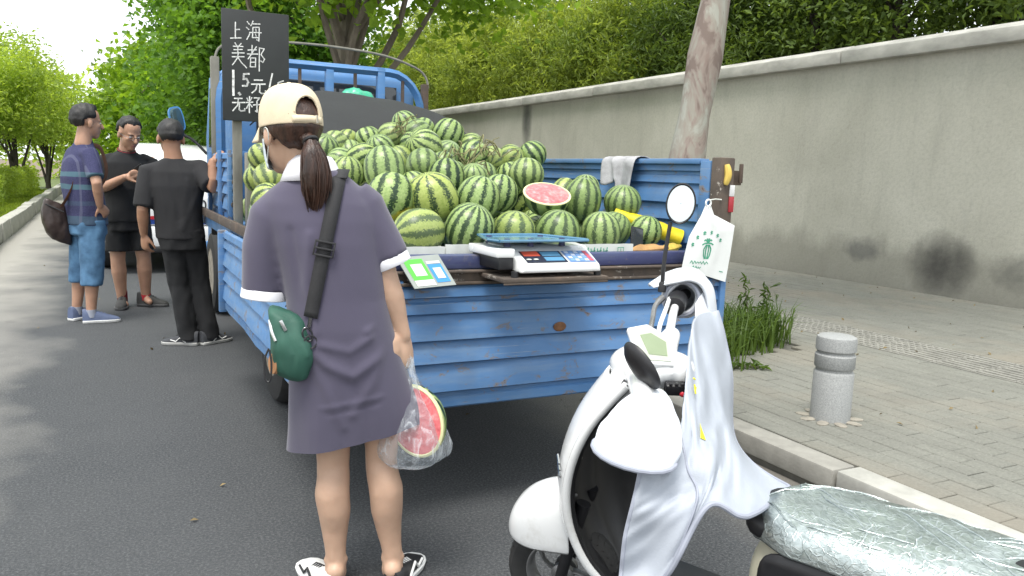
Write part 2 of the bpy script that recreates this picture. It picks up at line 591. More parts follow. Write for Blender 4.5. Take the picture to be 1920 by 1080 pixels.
# ================================================================== ground, road, pavement, kerbs
def sheet(name, x0, x1, y0, y1, z, mat, nx=1, ny=1):
    mb = MB()
    rows = [[Vector((x0+(x1-x0)*i/nx, y0+(y1-y0)*j/ny, z)) for i in range(nx+1)] for j in range(ny+1)]
    mb.grid(rows)
    o = mb.obj(name, mat, smooth=False, fix=False)
    return tag(o, kind='structure')

sheet('ground', -300, 300, -200, 600, -0.05, M_EARTH)
sheet('road', -1.42, 2.79, -12, 120, 0.0, M_ASPHALT)
lawn_bank = tag(MB().box(-9.0, -1.62, 6, 60, -0.04, 0.14).obj('verge', pm('verge_soil', (0.10, 0.13, 0.04), 0.95, var=0.4, scale=3), smooth=False), kind='structure')
tag(MB().box(-40.0, -9.1, 0, 90, -0.04, 0.10).obj('plaza', M_PAVED, smooth=False), kind='structure')

pave = MB().box(2.925, 8.62, -6, 60, -0.04, 0.112).obj('pavement', M_BED, smooth=False)
tag(pave, kind='structure')
# herringbone-free running bond: blocks 0.24 along the street, 0.12 across
cells = []
for i in range(47):
    x = 2.93 + i*0.12
    for j in range(-4, 44):
        y = j*0.24 + (0.12 if i % 2 else 0.0)
        if 5.22 < x+.06 < 5.82: continue                  # the tactile strip
        cells.append((x, y))
def in_view(x, y):
    d = math.hypot(x, y); a = math.degrees(math.atan2(x, y)) - 27.2
    return abs(a) < 33 and d > 1.9
vis = sorted([c for c in cells if in_view(*c) and not (3.35 < c[0]+.06 < 4.75 and 4.3 < c[1]+.12 < 5.7)], key=lambda c: math.hypot(c[0], c[1]))
near = vis[:300]
nearset = set(near)
def paver_box(mb, x, y, rng, dz=0.0):
    g = 0.0026
    z1 = 0.130 + dz
    c = 0.004
    x0, x1, y0, y1 = x+g, x+0.12-g, y+g, y+0.24-g
    vs = [(x0, y0, .10), (x1, y0, .10), (x1, y1, .10), (x0, y1, .10), (x0, y0, z1-c), (x1, y0, z1-c), (x1, y1, z1-c), (x0, y1, z1-c),
          (x0+c, y0+c, z1), (x1-c, y0+c, z1), (x1-c, y1-c, z1), (x0+c, y1-c, z1)]
    fs = [(0, 1, 5, 4), (1, 2, 6, 5), (2, 3, 7, 6), (3, 0, 4, 7), (4, 5, 9, 8), (5, 6, 10, 9), (6, 7, 11, 10), (7, 4, 8, 11), (8, 9, 10, 11)]
    mb.add(vs, fs)
rp = random.Random(3)
proto = MB(); paver_box(proto, -0.06, -0.12, rp)
paver_me = proto.mesh(smooth=False); paver_me.materials.append(M_PAVER)
for x, y in near:
    o = bpy.data.objects.new('paver', paver_me); COL.objects.link(o); o.parent = pave
    o.location = (x+0.06, y+0.12, rp.uniform(-0.0015, 0.0015)); o.rotation_euler = (rp.uniform(-.006, .006), rp.uniform(-.006, .006), rp.uniform(-.006, .006))
rest = MB()
for x, y in cells:
    if (x, y) in nearset or (3.35 < x+.06 < 4.75 and 4.3 < y+.12 < 5.7): continue
    paver_box(rest, x, y, rp, rp.uniform(-.0015, .0015))
tag(rest.obj('paving_field', M_PAVER, pave, smooth=False, fix=False), kind='stuff')
far_p = MB().box(2.93, 8.6, 10.7, 60, 0.10, 0.130).obj('far_paving', M_PAVER, pave, smooth=False)
# tactile strip: slabs of raised bars
tact = MB()
for j in range(0, 36):
    y = j*0.3
    tact.box(5.235, 5.515, y+.004, y+.296, 0.09, 0.128); tact.box(5.525, 5.805, y+.004, y+.296, 0.09, 0.128)
    for k in range(8):
        x = 5.255 + k*0.068 + (0.01 if k > 3 else 0)
        if j < 13:
            tact.box(x, x+.028, y+.02, y+.28, .1285, .134)
        else:
            for q in range(5):
                tact.box(x+.004, x+.026, y+.02+q*.056, y+.045+q*.056, .1285, .134)
tag(tact.obj('tactile_paving', pm('tactile_concrete', (0.235, 0.23, 0.205), 0.88, var=0.22, scale=9, bump=0.3, bscale=80), pave, smooth=False), kind='stuff')

# right kerb: stones one metre long
kerb = MB().box(2.80, 2.915, -6, 60, -0.04, 0.05).obj('kerb', M_BED, smooth=False)
tag(kerb, kind='structure')
ks = MB().box(-0.0725, 0.0725, 0.006, 0.994, -0.10, 0.0); kme = ks.mesh(bevel=0.012, seg=2)
kme.materials.append(M_KERB)
kme2 = kme.copy(); kme2.materials.clear(); kme2.materials.append(M_KERBL)
for j in range(-1, 34):
    o = bpy.data.objects.new('kerb_stone', kme2 if j in (1,) else kme); COL.objects.link(o); o.parent = kerb
    o.location = (2.848 + rp.uniform(-.004, .004), 0.30 + j*1.0, 0.132 + rp.uniform(-.004, .004)); o.rotation_euler = (0, 0, rp.uniform(-.006, .006))
# left kerb: taller blocks holding back the verge
kerbl = MB().box(-1.60, -1.47, 6, 60, -0.04, 0.10).obj('verge_kerb', M_BED, smooth=False)
tag(kerbl, kind='structure')
ks = MB().box(-0.10, 0.10, 0.01, 1.19, -0.36, 0.0); kme3 = ks.mesh(bevel=0.018, seg=2); kme3.materials.append(M_KERBL)
for j in range(0, 30):
    o = bpy.data.objects.new('kerb_block', kme3); COL.objects.link(o); o.parent = kerbl
    o.location = (-1.52 + rp.uniform(-.012, .012), 9.0 + j*1.2, 0.30 + rp.uniform(-.02, .015)); o.rotation_euler = (0, rp.uniform(-.02, .02), rp.uniform(-.01, .01))

# ================================================================== boundary wall
wall = thing('boundary_wall', 'long stained grey plaster wall with a projecting concrete coping beside the pavement', 'wall', (8.9, 20, 0))
wm = MB(); rows = []
wm.box(8.79, 9.05, -2, 62, -0.04, 2.93)
wo = wm.obj('wall_face', M_PLASTER, None, smooth=False)
wo.data.transform(mat_of(wall).inverted()); wo.parent = wall
# keep the stains where they are: the texture reads the object's own frame
wo.data.transform(Matrix.Translation((8.9, 20, 0))); wo.location = (-8.9, -20, 0)
cp = MB().prism([(-0.13, 0), (0.40, 0), (0.40, .20), (0.13, .25), (-0.13, .16)], 2.985, Matrix(((1, 0, 0, 0), (0, 0, 1, 0), (0, 1, 0, 0), (0, 0, 0, 1))))
cme = cp.mesh(bevel=0.012); cme.materials.append(M_COPE)
for j in range(21):
    o = bpy.data.objects.new('coping', cme); COL.objects.link(o); o.parent = wall
    o.location = (8.79-8.9, -1.3 + j*3.0 - 20, 2.932 + rp.uniform(-.006, .006))

# earth and undergrowth behind the wall
tag(MB().box(9.06, 60, -10, 90, -0.04, 1.4).obj('embankment', pm('dark_soil', (0.05, 0.045, 0.03), 0.95, var=0.3, scale=2), smooth=False), kind='structure')

# ================================================================== trees
L_MAPLE = leaf_mat('leaf_broad', (0.085, 0.165, 0.02), (0.27, 0.42, 0.05), 0.55)
L_DEEP = leaf_mat('leaf_deep', (0.04, 0.115, 0.022), (0.16, 0.30, 0.045), 0.5)
L_YEL = leaf_mat('leaf_fresh', (0.17, 0.26, 0.05), (0.42, 0.54, 0.12), 0.55)
L_FEA = leaf_mat('leaf_narrow', (0.085, 0.15, 0.03), (0.40, 0.475, 0.12), 0.5)
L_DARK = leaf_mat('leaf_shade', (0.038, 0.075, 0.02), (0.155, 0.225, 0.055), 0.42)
L_HEDGE = leaf_mat('leaf_hedge', (0.16, 0.25, 0.045), (0.38, 0.48, 0.09), 0.45)
L_GRASS = leaf_mat('grass_blade', (0.034, 0.070, 0.016), (0.115, 0.18, 0.04), 0.4)

# street trees along the right kerb
tr = thing('plane_tree', 'leaning plane tree with mottled peeling bark right behind the truck', 'tree', (3.95, 5.0, 0.1))
mb = MB()
tpts = catmull([(3.95, 5.0, 0.05), (3.99, 5.0, .6), (4.045, 5.0, 1.4), (4.17, 5.0, 2.3), (4.30, 5.0, 3.2), (4.38, 5.02, 4.2), (4.45, 5.0, 5.2)], 4)
nT = len(tpts)
rad = [0.21 - 0.062*min(1, i/9) - 0.05*i/nT + 0.012*math.sin(i*1.7) for i in range(nT)]
mb.tube(tpts, rad, 20)
rngT = np.random.default_rng(4)
ptsR, clR = clump_points([((5.0, 5.2, 7.6), (2.3, 2.2, 1.6)), ((5.6, 4.2, 6.4), (1.4, 1.4, 1.0))], 240, 26, 0.28, rngT, 0.4)
for i in range(10):
    e = Vector(clR[i*17]); s = tpts[-1 - (i % 5)]
    mb.tube(catmull([s, s.lerp(e, .4) + Vector((0, 0, .25)), e], 4), [0.075*(1-.09*k) for k in range(9)], 8)
mb.obj('trunk', M_BARKP, tr)
link('crown', leaf_mesh(ptsR, 0.13, 0.8, rngT), L_MAPLE, tr)

def ells(*a): return [((x, y, z), (rx, ry, rz)) for x, y, z, rx, ry, rz in a]
tree('street_tree', 'broad leaved street tree with forked brown trunk rising behind the truck cab', (3.42, 12.6, 0.1), 7.5, 0.155,
     ells((3.4, 12.6, 5.7, 3.3, 3.0, 2.0), (2.0, 11.5, 4.6, 1.7, 1.7, .85), (5.2, 12.3, 4.6, 1.7, 1.6, .75), (3.6, 14.2, 5.0, 2.2, 1.4, 1.1), (3.3, 10.6, 5.6, 2.0, 1.4, 1.2)),
     12500, 0.165, 0.85, L_MAPLE, M_BARK, 11, per=24, spread=0.26, n_limb=22, shell=0.45, split=0.3, up=0.55)
tree('street_tree', 'large deep green street tree whose crown hangs over the road left of the chalkboard', (3.3, 20.0, 0.1), 9.5, 0.2,
     ells((3.8, 20, 6.0, 2.5, 3.0, 3.4), (2.75, 19.0, 3.8, 1.5, 2.0, 1.4), (2.5, 20, 5.4, 1.3, 2.0, 1.6), (3.6, 19, 3.4, 2.1, 2, 1.2), (2.9, 20.5, 2.7, 1.4, 1.6, 0.8)),
     42000, 0.145, 0.75, L_DEEP, M_BARK, 12, per=26, spread=0.28, n_limb=20, shell=0.5)
tree('street_tree', 'deep green street tree second behind the chalkboard along the right kerb', (3.3, 27.5, 0.1), 9.5, 0.2,
     ells((3.8, 27.5, 5.6, 2.4, 3.0, 3.0), (2.8, 26.5, 3.2, 1.8, 2, 1.3), (3.5, 27, 2.7, 2.2, 2, 1.1)),
     20000, 0.19, 0.8, L_DEEP, M_BARK, 13, per=24, spread=0.33, n_limb=12)
tree('street_tree', 'farthest street tree closing the view at the end of the road', (3.0, 36, 0.1), 9.0, 0.2,
     ells((2.8, 36, 4.0, 2.6, 3.0, 2.4), (1.8, 35, 2.5, 2.0, 2, 1.3), (3.4, 36, 2.3, 2.4, 2, 1.5)),
     14000, 0.26, 0.8, L_MAPLE, M_BARK, 14, per=24, spread=0.4, n_limb=12)

# left verge: fresh green trees with slender dark stems
spec = [(-3.9, 23.0, 3.9, 'pale green verge tree at the left edge with several thin stems'),
        (-2.75, 25.5, 4.3, 'yellow green verge tree with a rounded crown above the man in the checked shirt'),
        (-2.45, 30.5, 4.3, 'airy verge tree behind the head of the man in the checked shirt'),
        (-1.9, 37.0, 4.2, 'small verge tree sloping down towards the road end'),
        (-5.8, 33.0, 5.2, 'tall pale verge tree standing farther back at the left edge')]
for k, (x, y, h, lab) in enumerate(spec):
    h *= 1.16
    t = tree('verge_tree', lab, (x, y, 0.1), h, 0.085,
        ells((x, y, h*.72, 1.55, 1.6, h*.27), (x-.7, y+.3, h*.52, 1.1, 1.1, h*.2), (x+.6, y-.3, h*.56, 1.1, 1.1, h*.2)),
        15000, 0.13, 0.42, L_YEL, M_BARKD, 20+k, per=24, spread=0.2, n_limb=14, shell=0.35, split=0.15, group=None)
    t2 = MB()
    for q in range(3):
        a = q*2.1 + k
        t2.tube(catmull([(x, y, .15), (x+.25*math.cos(a), y+.2*math.sin(a), h*.25), (x+.75*math.cos(a), y+.5*math.sin(a), h*.6)], 4), [.06-.005*i for i in range(9)], 7)
    t2.obj('stem', M_BARKD, t)

# clipped hedge on the verge
rngh = np.random.default_rng(31)
def hedge(name, label, x0, x1, y0, y1, h, n, seed):
    rg = np.random.default_rng(seed)
    p = rg.uniform([x0, y0, 0.1], [x1, y1, h], (n, 3))
    # mostly on the skin of the box
    s = rg.integers(0, 3, n)
    p[s == 0, 2] = h + rg.normal(0, .04, (s == 0).sum()) + 0.07*np.sin(p[s == 0, 1]*1.3)
    p[s == 1, 0] = x1 + rg.normal(0, .05, (s == 1).sum()) + 0.06*np.sin(p[s == 1, 1]*2.1)
    t = thing(name, label, 'hedge', ((x0+x1)/2, y0, 0.1))
    link('foliage', leaf_mesh(p, 0.085, 0.5, rg, up=0.3), L_HEDGE, t)
    mb = MB()
    for k in range(int((y1-y0)/0.9)):
        x = (x0+x1)/2 + rg.normal()*.2; y = y0 + .4 + k*.9
        mb.tube([(x, y, .1), (x+.05, y+.03, h*.5), (x+.12, y, h*.9)], [.03, .02, .008], 6)
    mb.obj('stem', M_BARKD, t)
hedge('hedge', 'low clipped yellow green hedge on the verge at the left edge', -3.9, -2.15, 12, 34, 0.92, 26000, 31)
gr = np.random.default_rng(8)
def grass(name, x0, x1, y0, y1, z, n, h, seed):
    rg = np.random.default_rng(seed)
    p = rg.uniform([x0, y0, z+h*.35], [x1, y1, z+h*.5], (n, 3))
    me = leaf_mesh(p, h*1.3, 0.10, rg, up=0.0, axis=np.array([0, 0, 1.6]))
    return tag(link(name, me, L_HEDGE), kind='stuff')
grass('verge_grass', -2.2, -1.62, 10, 32, 0.14, 9000, 0.16, 5)

# feathery shrubs behind the wall
shr = [(10.3, 30.0, 6.6, 2.2, 'feathery yellow green shrub behind the wall farthest along, beside the street tree'),
       (10.4, 25.5, 6.2, 2.2, 'bright feathery shrub above the far end of the wall'),
       (10.3, 21.5, 6.0, 2.1, 'feathery shrub with drooping sunlit tips over the middle of the wall'),
       (10.4, 18.0, 5.7, 2.0, 'dense narrow leaved shrub above the crack in the coping'),
       (10.3, 15.0, 5.6, 1.9, 'darker narrow leaved shrub left of the plane tree trunk'),
       (10.5, 12.4, 5.3, 1.7, 'deep shaded shrub right behind the plane tree trunk')]
for k, (x, y, h, r, lab) in enumerate(shr):
    tree('feathery_shrub', lab, (x, y, 1.38), h, 0.07,
         ells((x, y, h*.62, r*.75, r, h*.34), (x-.5, y-.9, h*.5, r*.5, r*.6, h*.22), (x-.3, y+.9, h*.72, r*.5, r*.7, h*.22), (x+.4, y, h*.85, r*.6, r*.8, h*.25)),
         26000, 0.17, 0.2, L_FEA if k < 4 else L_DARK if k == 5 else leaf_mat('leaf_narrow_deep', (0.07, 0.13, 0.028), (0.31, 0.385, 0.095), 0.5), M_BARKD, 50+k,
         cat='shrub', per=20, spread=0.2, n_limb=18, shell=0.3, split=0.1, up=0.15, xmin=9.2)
# shaded wood at the right
wd = [(11.6, 10.9, 'thin dark trunked tree in the shade above the wall, nearest the plane tree'), (11.8, 9.4, 'dark tree with a bare straight trunk above the middle of the right wall'),
      (12.6, 8.0, 'dark tree behind the wall with low branches near the right edge'), (11.5, 6.6, 'dark leafy tree above the wall at the far right edge'), (13.6, 12.3, 'dark tree set farther back in the wood behind the wall')]
for k, (x, y, lab) in enumerate(wd):
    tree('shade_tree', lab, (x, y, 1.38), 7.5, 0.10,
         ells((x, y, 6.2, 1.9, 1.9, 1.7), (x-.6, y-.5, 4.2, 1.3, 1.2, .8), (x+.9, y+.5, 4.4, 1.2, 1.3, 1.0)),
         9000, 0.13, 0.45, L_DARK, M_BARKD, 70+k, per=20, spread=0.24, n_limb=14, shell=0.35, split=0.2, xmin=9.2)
rw = np.random.default_rng(77)
pw, _ = clump_points([((19, 4, 4), (4, 6, 5)), ((19, 14, 4.5), (4, 7, 5)), ((18, 25, 5), (5, 8, 5.5)), ((17, 38, 5), (6, 9, 5.5)), ((10, 52, 4), (10, 5, 6))], 2400, 24, 0.6, rw, 0.4)
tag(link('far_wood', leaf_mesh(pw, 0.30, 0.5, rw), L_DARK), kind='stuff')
rw = np.random.default_rng(78)
pw, _ = clump_points([((-16, 60, 3), (14, 6, 4.0)), ((3, 58, 3), (7, 5, 4.5))], 700, 24, 0.6, rw, 0.4)
tag(link('far_trees', leaf_mesh(pw, 0.4, 0.6, rw), L_YEL), kind='stuff')

# weeds at the foot of the plane tree
rg = np.random.default_rng(91)
wt = thing('weed_clump', 'tall clump of grass and weeds growing round the foot of the plane tree', 'weeds', (4.0, 4.5, 0.12))
c0 = np.array([[3.62, 4.12], [3.75, 4.28], [3.95, 4.35], [4.15, 4.42], [4.4, 4.5], [4.6, 4.62], [3.85, 4.55], [4.2, 4.7]])
blades = MB()
for k in range(1500):
    c = c0[rg.integers(len(c0))] + rg.normal(0, .10, 2)
    h = rg.uniform(.16, .46); a = rg.uniform(0, 6.28); lean = rg.uniform(.15, 1.0)
    d = Vector((math.cos(a), math.sin(a), 0)); s = Vector((-d.y, d.x, 0)) * rg.uniform(.004, .008)
    b0 = Vector((c[0], c[1], .12)); b1 = b0 + Vector((0, 0, h*.6)) + d*h*lean*.35; b2 = b0 + Vector((0, 0, h*(.95-lean*.35))) + d*h*lean
    blades.add([b0-s, b0+s, b1+s*.8, b1-s*.8, b2], [(0, 1, 2, 3), (3, 2, 4)])
tag(blades.obj('grass_blades', L_GRASS, wt, smooth=False, fix=False), kind='stuff')
stem = MB(); pl = []
for k, (x, y, h) in enumerate([(3.68, 4.25, .95), (3.78, 4.4, .8), (3.72, 4.15, .72), (3.9, 4.45, .6), (4.4, 4.55, .52), (4.55, 4.6, .45), (3.62, 4.3, 1.05)]):
    p0 = Vector((x, y, .12)); p1 = p0 + Vector((rg.normal()*.05, rg.normal()*.05, h))
    stem.tube([p0, p0.lerp(p1, .5) + Vector((.02, 0, 0)), p1], [.006, .005, .002], 5)
    for q in range(46):
        t = rg.uniform(.3, 1); pl.append(np.array(p0.lerp(p1, t)) + rg.normal(0, .035, 3))
stem.obj('stem', M_BARK, wt)
link('foliage', leaf_mesh(np.array(pl), 0.075, 0.22, rg, up=0.1), L_GRASS, wt)
tag(MB().ell((4.05, 4.95, 0.095), (.66, .66, .05), n=24, m=6).obj('tree_pit', M_EARTH, None), kind='structure')
tw = thing('fallen_twig', 'small green leafy twig lying on the pavement below the weeds', 'twig', (3.72, 3.87, 0.135))
MB().tube([(3.60, 3.93, .140), (3.72, 3.88, .150), (3.86, 3.84, .142)], [.004, .004, .002], 5).obj('stem', M_BARK, tw)
tp = np.array([[3.62+.26*t, 3.925-.09*t, .155] for t in rg.uniform(0, 1, 46)]) + rg.normal(0, .02, (46, 3))*np.array([1, 1.2, .5])
link('leaves', leaf_mesh(tp, 0.07, 0.3, rg, up=0.6), L_GRASS, tw)

# granite bollard
bo = thing('bollard', 'short round speckled granite bollard with two turned grooves on the pavement', 'bollard', (3.39, 2.87, 0.13))
MB().lathe([(.102, -.01), (.101, .0), (.101, .25), (.097, .256), (.092, .262), (.092, .272), (.097, .278), (.101, .284), (.101, .345), (.096, .350), (.092, .355), (.092, .362), (.096, .367), (.101, .372), (.101, .425), (.097, .440), (.085, .447), (.02, .449)], 40).obj('post', M_GRANITE, bo, world=False)
ring = MB()
rr_ = random.Random(5)
for k in range(9):
    a = k*.7 + 2.2
    ring.ell((.125*math.cos(a), .125*math.sin(a), .002), (.05, .03, .008), Matrix.Rotation(a, 3, 'Z'), 10, 5)
ring.obj('mortar_collar', pm('mortar', (.27, .25, .21), .95, var=.25, scale=20, bump=.5, bscale=60), bo, world=False)

# scattered dead leaves and grit along the gutter and on the paving
rl = np.random.default_rng(17)
lp_ = np.concatenate([np.stack([rl.uniform(2.35, 2.77, 90), rl.uniform(1.2, 9, 90), np.full(90, .008)], 1), np.stack([rl.uniform(2.98, 8.6, 110), rl.uniform(1.8, 9.5, 110), np.full(110, .139)], 1), np.stack([rl.uniform(-1.3, 2.0, 30), rl.uniform(2.5, 12, 30), np.full(30, .008)], 1)])
tag(link('leaf_litter', leaf_mesh(lp_, .032, .5, rl, droop=0, up=.97), pm('dead_leaf', (.20, .15, .07), .9, var=.4, scale=3)), kind='stuff')
# ================================================================== blue flatbed truck
def truck_paint(name, base, rust=0.5, dust=0.4):
    m, nt, b = new_mat(name)
    v = coords(nt, 1.0)
    st = coords(nt, (0.6, 0.6, 2.2))
    n1 = noisef(nt, v, 1.7, 5, 0.6)
    n2 = noisef(nt, coords(nt, (1, 1, 1.6)), 9, 6, 0.72, 0.6)
    n3 = noisef(nt, st, 38, 4, 0.7)
    c = ramp(nt, n1, [(0.3, tuple(x*.82 for x in base)), (0.7, tuple(min(1, x*1.12) for x in base))])
    c = mixc(nt, ramp(nt, noisef(nt, coords(nt, (1, 1, 7)), 3.1, 5, 0.6), [(0.46, 0.0), (0.74, dust)]), c, (0.20, 0.27, 0.34))
    c = mixc(nt, ramp(nt, n2, [(0.575, 0.0), (0.63, rust)]), c, (0.17, 0.145, 0.12))
    c = mixc(nt, ramp(nt, n2, [(0.67, 0.0), (0.69, rust*1.3)]), c, (0.11, 0.055, 0.03))
    scr = noisef(nt, coords(nt, (0.5, 0.5, 26)), 5, 3, .6); gate = noisef(nt, v, 4.2, 3, .6)
    c = mixc(nt, mth(nt, 'MULTIPLY', ramp(nt, scr, [(0.62, 0.0), (0.66, 0.6)]), ramp(nt, gate, [(0.5, 0.0), (0.62, 1.0)])), c, (0.30, 0.33, 0.36))
    c = mixc(nt, ramp(nt, noisef(nt, coords(nt, (1.2, 1.2, .5)), 2.6, 4, .6), [(0.55, 0.0), (0.75, rust*.5)]), c, (0.085, 0.10, 0.12))
    c = mixc(nt, ramp(nt, n3, [(0.64, 0.0), (0.68, 0.5)]), c, (0.11, 0.115, 0.13))
    nt.links.new(c, b.inputs['Base Color'])
    r = ramp(nt, n2, [(0.4, 0.42), (0.7, 0.75)])
    nt.links.new(r, b.inputs['Roughness'])
    b.inputs['Specular IOR Level'].default_value = 0.45
    set_bump(nt, b, n2, 0.12, 0.004)
    return m
BLUE = (0.074, 0.183, 0.375)
M_BLUE = truck_paint('truck_blue_paint', BLUE, 0.75, 0.45)
M_BLUEC = truck_paint('truck_cab_paint', (0.065, 0.19, 0.42), 0.2, 0.25)
M_NAVY = truck_paint('truck_navy_paint', (0.040, 0.048, 0.13), 0.35, 0.2)
def rusty(name, a, bcol, pale):
    m, nt, b = new_mat(name)
    v = coords(nt, 1.0)
    n = noisef(nt, v, 7, 6, 0.7, 0.5); n2 = noisef(nt, coords(nt, (1, 1, 1.5)), 11, 5, 0.7)
    c = ramp(nt, n, [(0.3, a), (0.6, bcol), (0.75, (0.16, 0.11, 0.075))])
    c = mixc(nt, ramp(nt, n2, [(0.60, 0.0), (0.65, 0.9)]), c, pale)
    nt.links.new(c, b.inputs['Base Color']); b.inputs['Roughness'].default_value = 0.8
    set_bump(nt, b, n, 0.4, 0.006)
    return m
M_RUST = rusty('rusty_steel', (0.055, 0.045, 0.038), (0.105, 0.08, 0.062), (0.40, 0.37, 0.32))
M_RUSTD = rusty('dark_rusty_steel', (0.04, 0.033, 0.028), (0.085, 0.06, 0.045), (0.16, 0.14, 0.12))
M_GREYW = pm('weathered_grey_post', (0.19, 0.185, 0.16), 0.85, var=0.3, scale=12, bump=0.3, stretch=(1, 1, .3))
M_BLACK = pm('black_plastic', (0.016, 0.016, 0.018), 0.45, var=0.15)
M_RUBBER = pm('tyre_rubber', (0.022, 0.022, 0.022), 0.85, var=0.3, scale=20, bump=0.3)
M_DUSTY = pm('dusty_rim', (0.30, 0.27, 0.22), 0.85, var=0.4, scale=14, bump=0.3)
M_CHASS = pm('chassis_dark', (0.03, 0.03, 0.032), 0.8, var=0.3)
M_CHROME = pm('bright_metal', (0.6, 0.6, 0.6), 0.25, metal=1.0, var=0.1)
M_WHITEP = pm('white_gloss_paint', (0.80, 0.81, 0.80), 0.25, var=0.03, coat=0.5)
def glass_mat(name, tint=(0.02, 0.025, 0.03), rough=0.06):
    return pm(name, tint, rough, var=0.1, spec=0.8)
M_GLASS = glass_mat('dark_glass')
M_LENS = pm('clear_lens', (0.55, 0.56, 0.58), 0.1, var=0.1, coat=0.5)
M_LENSR = pm('red_lens', (0.35, 0.02, 0.02), 0.2, var=0.2, coat=0.5)

X0, X1, YR, YF = 0.66, 2.49, 2.80, 6.55
truck = thing('flatbed_truck', 'weathered blue flatbed truck with dropped sides heaped with watermelons at the kerb', 'truck', (1.6, 4.7, 0))

MB().box(X0+.01, X1-.01, YR+.05, YF, 0.905, 0.985).obj('bed_floor', M_BLUE, truck, bevel=.004)
MB().box(X0-.005, X1+.005, YR-.02, YR+.045, 0.985, 1.038).obj('rear_sill', M_NAVY, truck, bevel=.005)
# rusty edge rail: a channel section
MB().prism([(0, 0), (0, .055), (-.035, .055), (-.035, .046), (-.010, .046), (-.010, .012), (-.03, .012), (-.03, 0)], X1-X0+.02,
           Matrix(((0, 0, 1, X0-.01), (1, 0, 0, YR-.022), (0, 1, 0, .929), (0, 0, 0, 1)))).obj('edge_rail', M_RUST, truck, bevel=.003)

def pressed_profile(h, depth=0.022, folds=((.0, 0), (.07, 1), (.20, 0), (.23, 1), (.42, 0), (.455, 1), (.62, 0), (.655, 1), (.83, 0), (.86, 1), (.93, 0), (1, 0))):
    """offsets (down from the top, outwards) of a pressed drop-side: each fold hangs out over the one below"""
    return [(f*h, depth*b) for f, b in folds]
RIB = [(0, .004), (.02, .012), (.085, .016), (.10, .002), (.125, .002), (.14, .010), (.215, .016), (.235, .000), (.26, .004), (.30, .010), (.43, .020), (.452, .000), (.475, .004), (.52, .011),
       (.615, .020), (.637, .000), (.66, .004), (.70, .012), (.85, .020), (.872, .002), (.90, .002), (.915, .010), (.985, .010), (1, .004)]
def pressed_panel(length, h, along, out, top, mat, name, parent, thick=.006, end=True, dent=0.0065, seed=0):
    """panel hanging from point `top` along vector `along`, ribs standing out along `out`"""
    along = Vector(along); out = Vector(out); top = Vector(top)
    N = 46
    mb = MB(); rows = []
    for sgn in (0, 1):
        rows = []
        for i in range(N+1):
            t = i/N
            row = []
            for f, o in RIB:
                p = top + along*(length*t) - Vector((0, 0, h*f))
                dd = dent*(noise.noise(Vector((t*length*2.3, f*2.0, seed))) + .5*noise.noise(Vector((t*length*7, f*5, seed+3))))
                row.append(p + out*(o*1.25 + dd - sgn*thick))
            rows.append(row)
        mb.grid(rows, flip=bool(sgn))
    n = len(RIB); m = (N+1)*n
    for i in range(N):
        mb.f.append((i*n, (i+1)*n, m+(i+1)*n, m+i*n)); mb.f.append((i*n+n-1, m+i*n+n-1, m+(i+1)*n+n-1, (i+1)*n+n-1))
    for j in range(n-1):
        mb.f.append((j, m+j, m+j+1, j+1)); q = N*n; mb.f.append((q+j, q+j+1, m+q+j+1, m+q+j))
    o = mb.obj(name, mat, parent, smooth=True, angle=25)
    return o
H_T = 0.475
tg = pressed_panel(X1-X0-.05, H_T, (1, 0, 0), (0, -1, 0), (X0+.025, YR-.03, .925), M_BLUE, 'tailgate', truck, seed=1)
fr = MB()
for x in (X0, X1-.03):
    fr.box(x, x+.03, YR-.062, YR-.025, .445, .925)
fr.obj('end_frame', M_BLUE, tg, bevel=.004)
for x in (X0+.25, (X0+X1)/2, X1-.25):
    hb = MB(); hb.tube([(x-.06, YR-.035, .935), (x+.06, YR-.035, .935)], .016, 10); hb.box(x-.02, x+.02, YR-.040, YR-.033, .91, .93)
    hb.obj('hinge', M_BLUE, tg, bevel=.003)
mb = MB().ell((1.635, YR-.054, .745), (.030, .004, .020), n=20)
mb.obj('rust_boss', pm('rust_spot', (0.16, 0.075, 0.035), .85, var=.4, scale=40), tg)

# left drop-side hanging, its front length still upright
YM = 5.02
sp_ = pressed_panel(YM-YR-.03, H_T, (0, 1, 0), (-1, 0, 0), (X0-.014, YR+.01, .965), M_BLUE, 'drop_side', truck, seed=5)
fr = MB(); fr.box(X0-.060, X0-.018, YM-.055, YM-.01, .475, .965); fr.box(X0-.060, X0-.018, YR+.0, YR+.04, .475, .965)
fr.obj('end_frame', M_BLUE, sp_, bevel=.004)
sl = MB().box(X0-.012, X0+.012, YR+.05, YF, .975, 1.03); sl.obj('side_sill', M_RUSTD, truck, bevel=.004)
up = pressed_panel(1.06, .44, (0, 1, 0), (-1, 0, 0), (X0+.095, 5.36, 1.425), M_BLUE, 'front_side_panel', truck, seed=9)
for y in (5.34, 5.82, 6.36):
    MB().box(X0+.050, X0+.073, y, y+.055, .985, 1.44).obj('upright', M_BLUE, up, bevel=.004)
# stakes: grey middle post with a dangling chain, taller corner pole
MB().box(X0+.085, X0+.145, 4.86, 4.92, .985, 1.42).obj('side_post', M_GREYW, truck, bevel=.005)
ch = MB()
for k in range(11):
    z = 1.38 - k*.034
    c = Vector((X0+.055 + .012*math.sin(k*1.3), 4.98+.012*k, z))
    ch.torus(Matrix.Translation(c) @ Matrix.Rotation(R(90), 4, 'X') @ Matrix.Rotation(R(90*(k % 2)), 4, 'Y'), .013, .0045, 10, 5, 1.0)
ch.obj('chain', M_RUSTD, truck)
MB().box(X0+.09, X0+.15, 6.47, 6.53, .985, 2.14).obj('corner_post', M_GREYW, truck, bevel=.006)
MB().box(X1-.07, X1-.015, 6.47, 6.53, .985, 2.07).obj('corner_post', M_RUSTD, truck, bevel=.006)

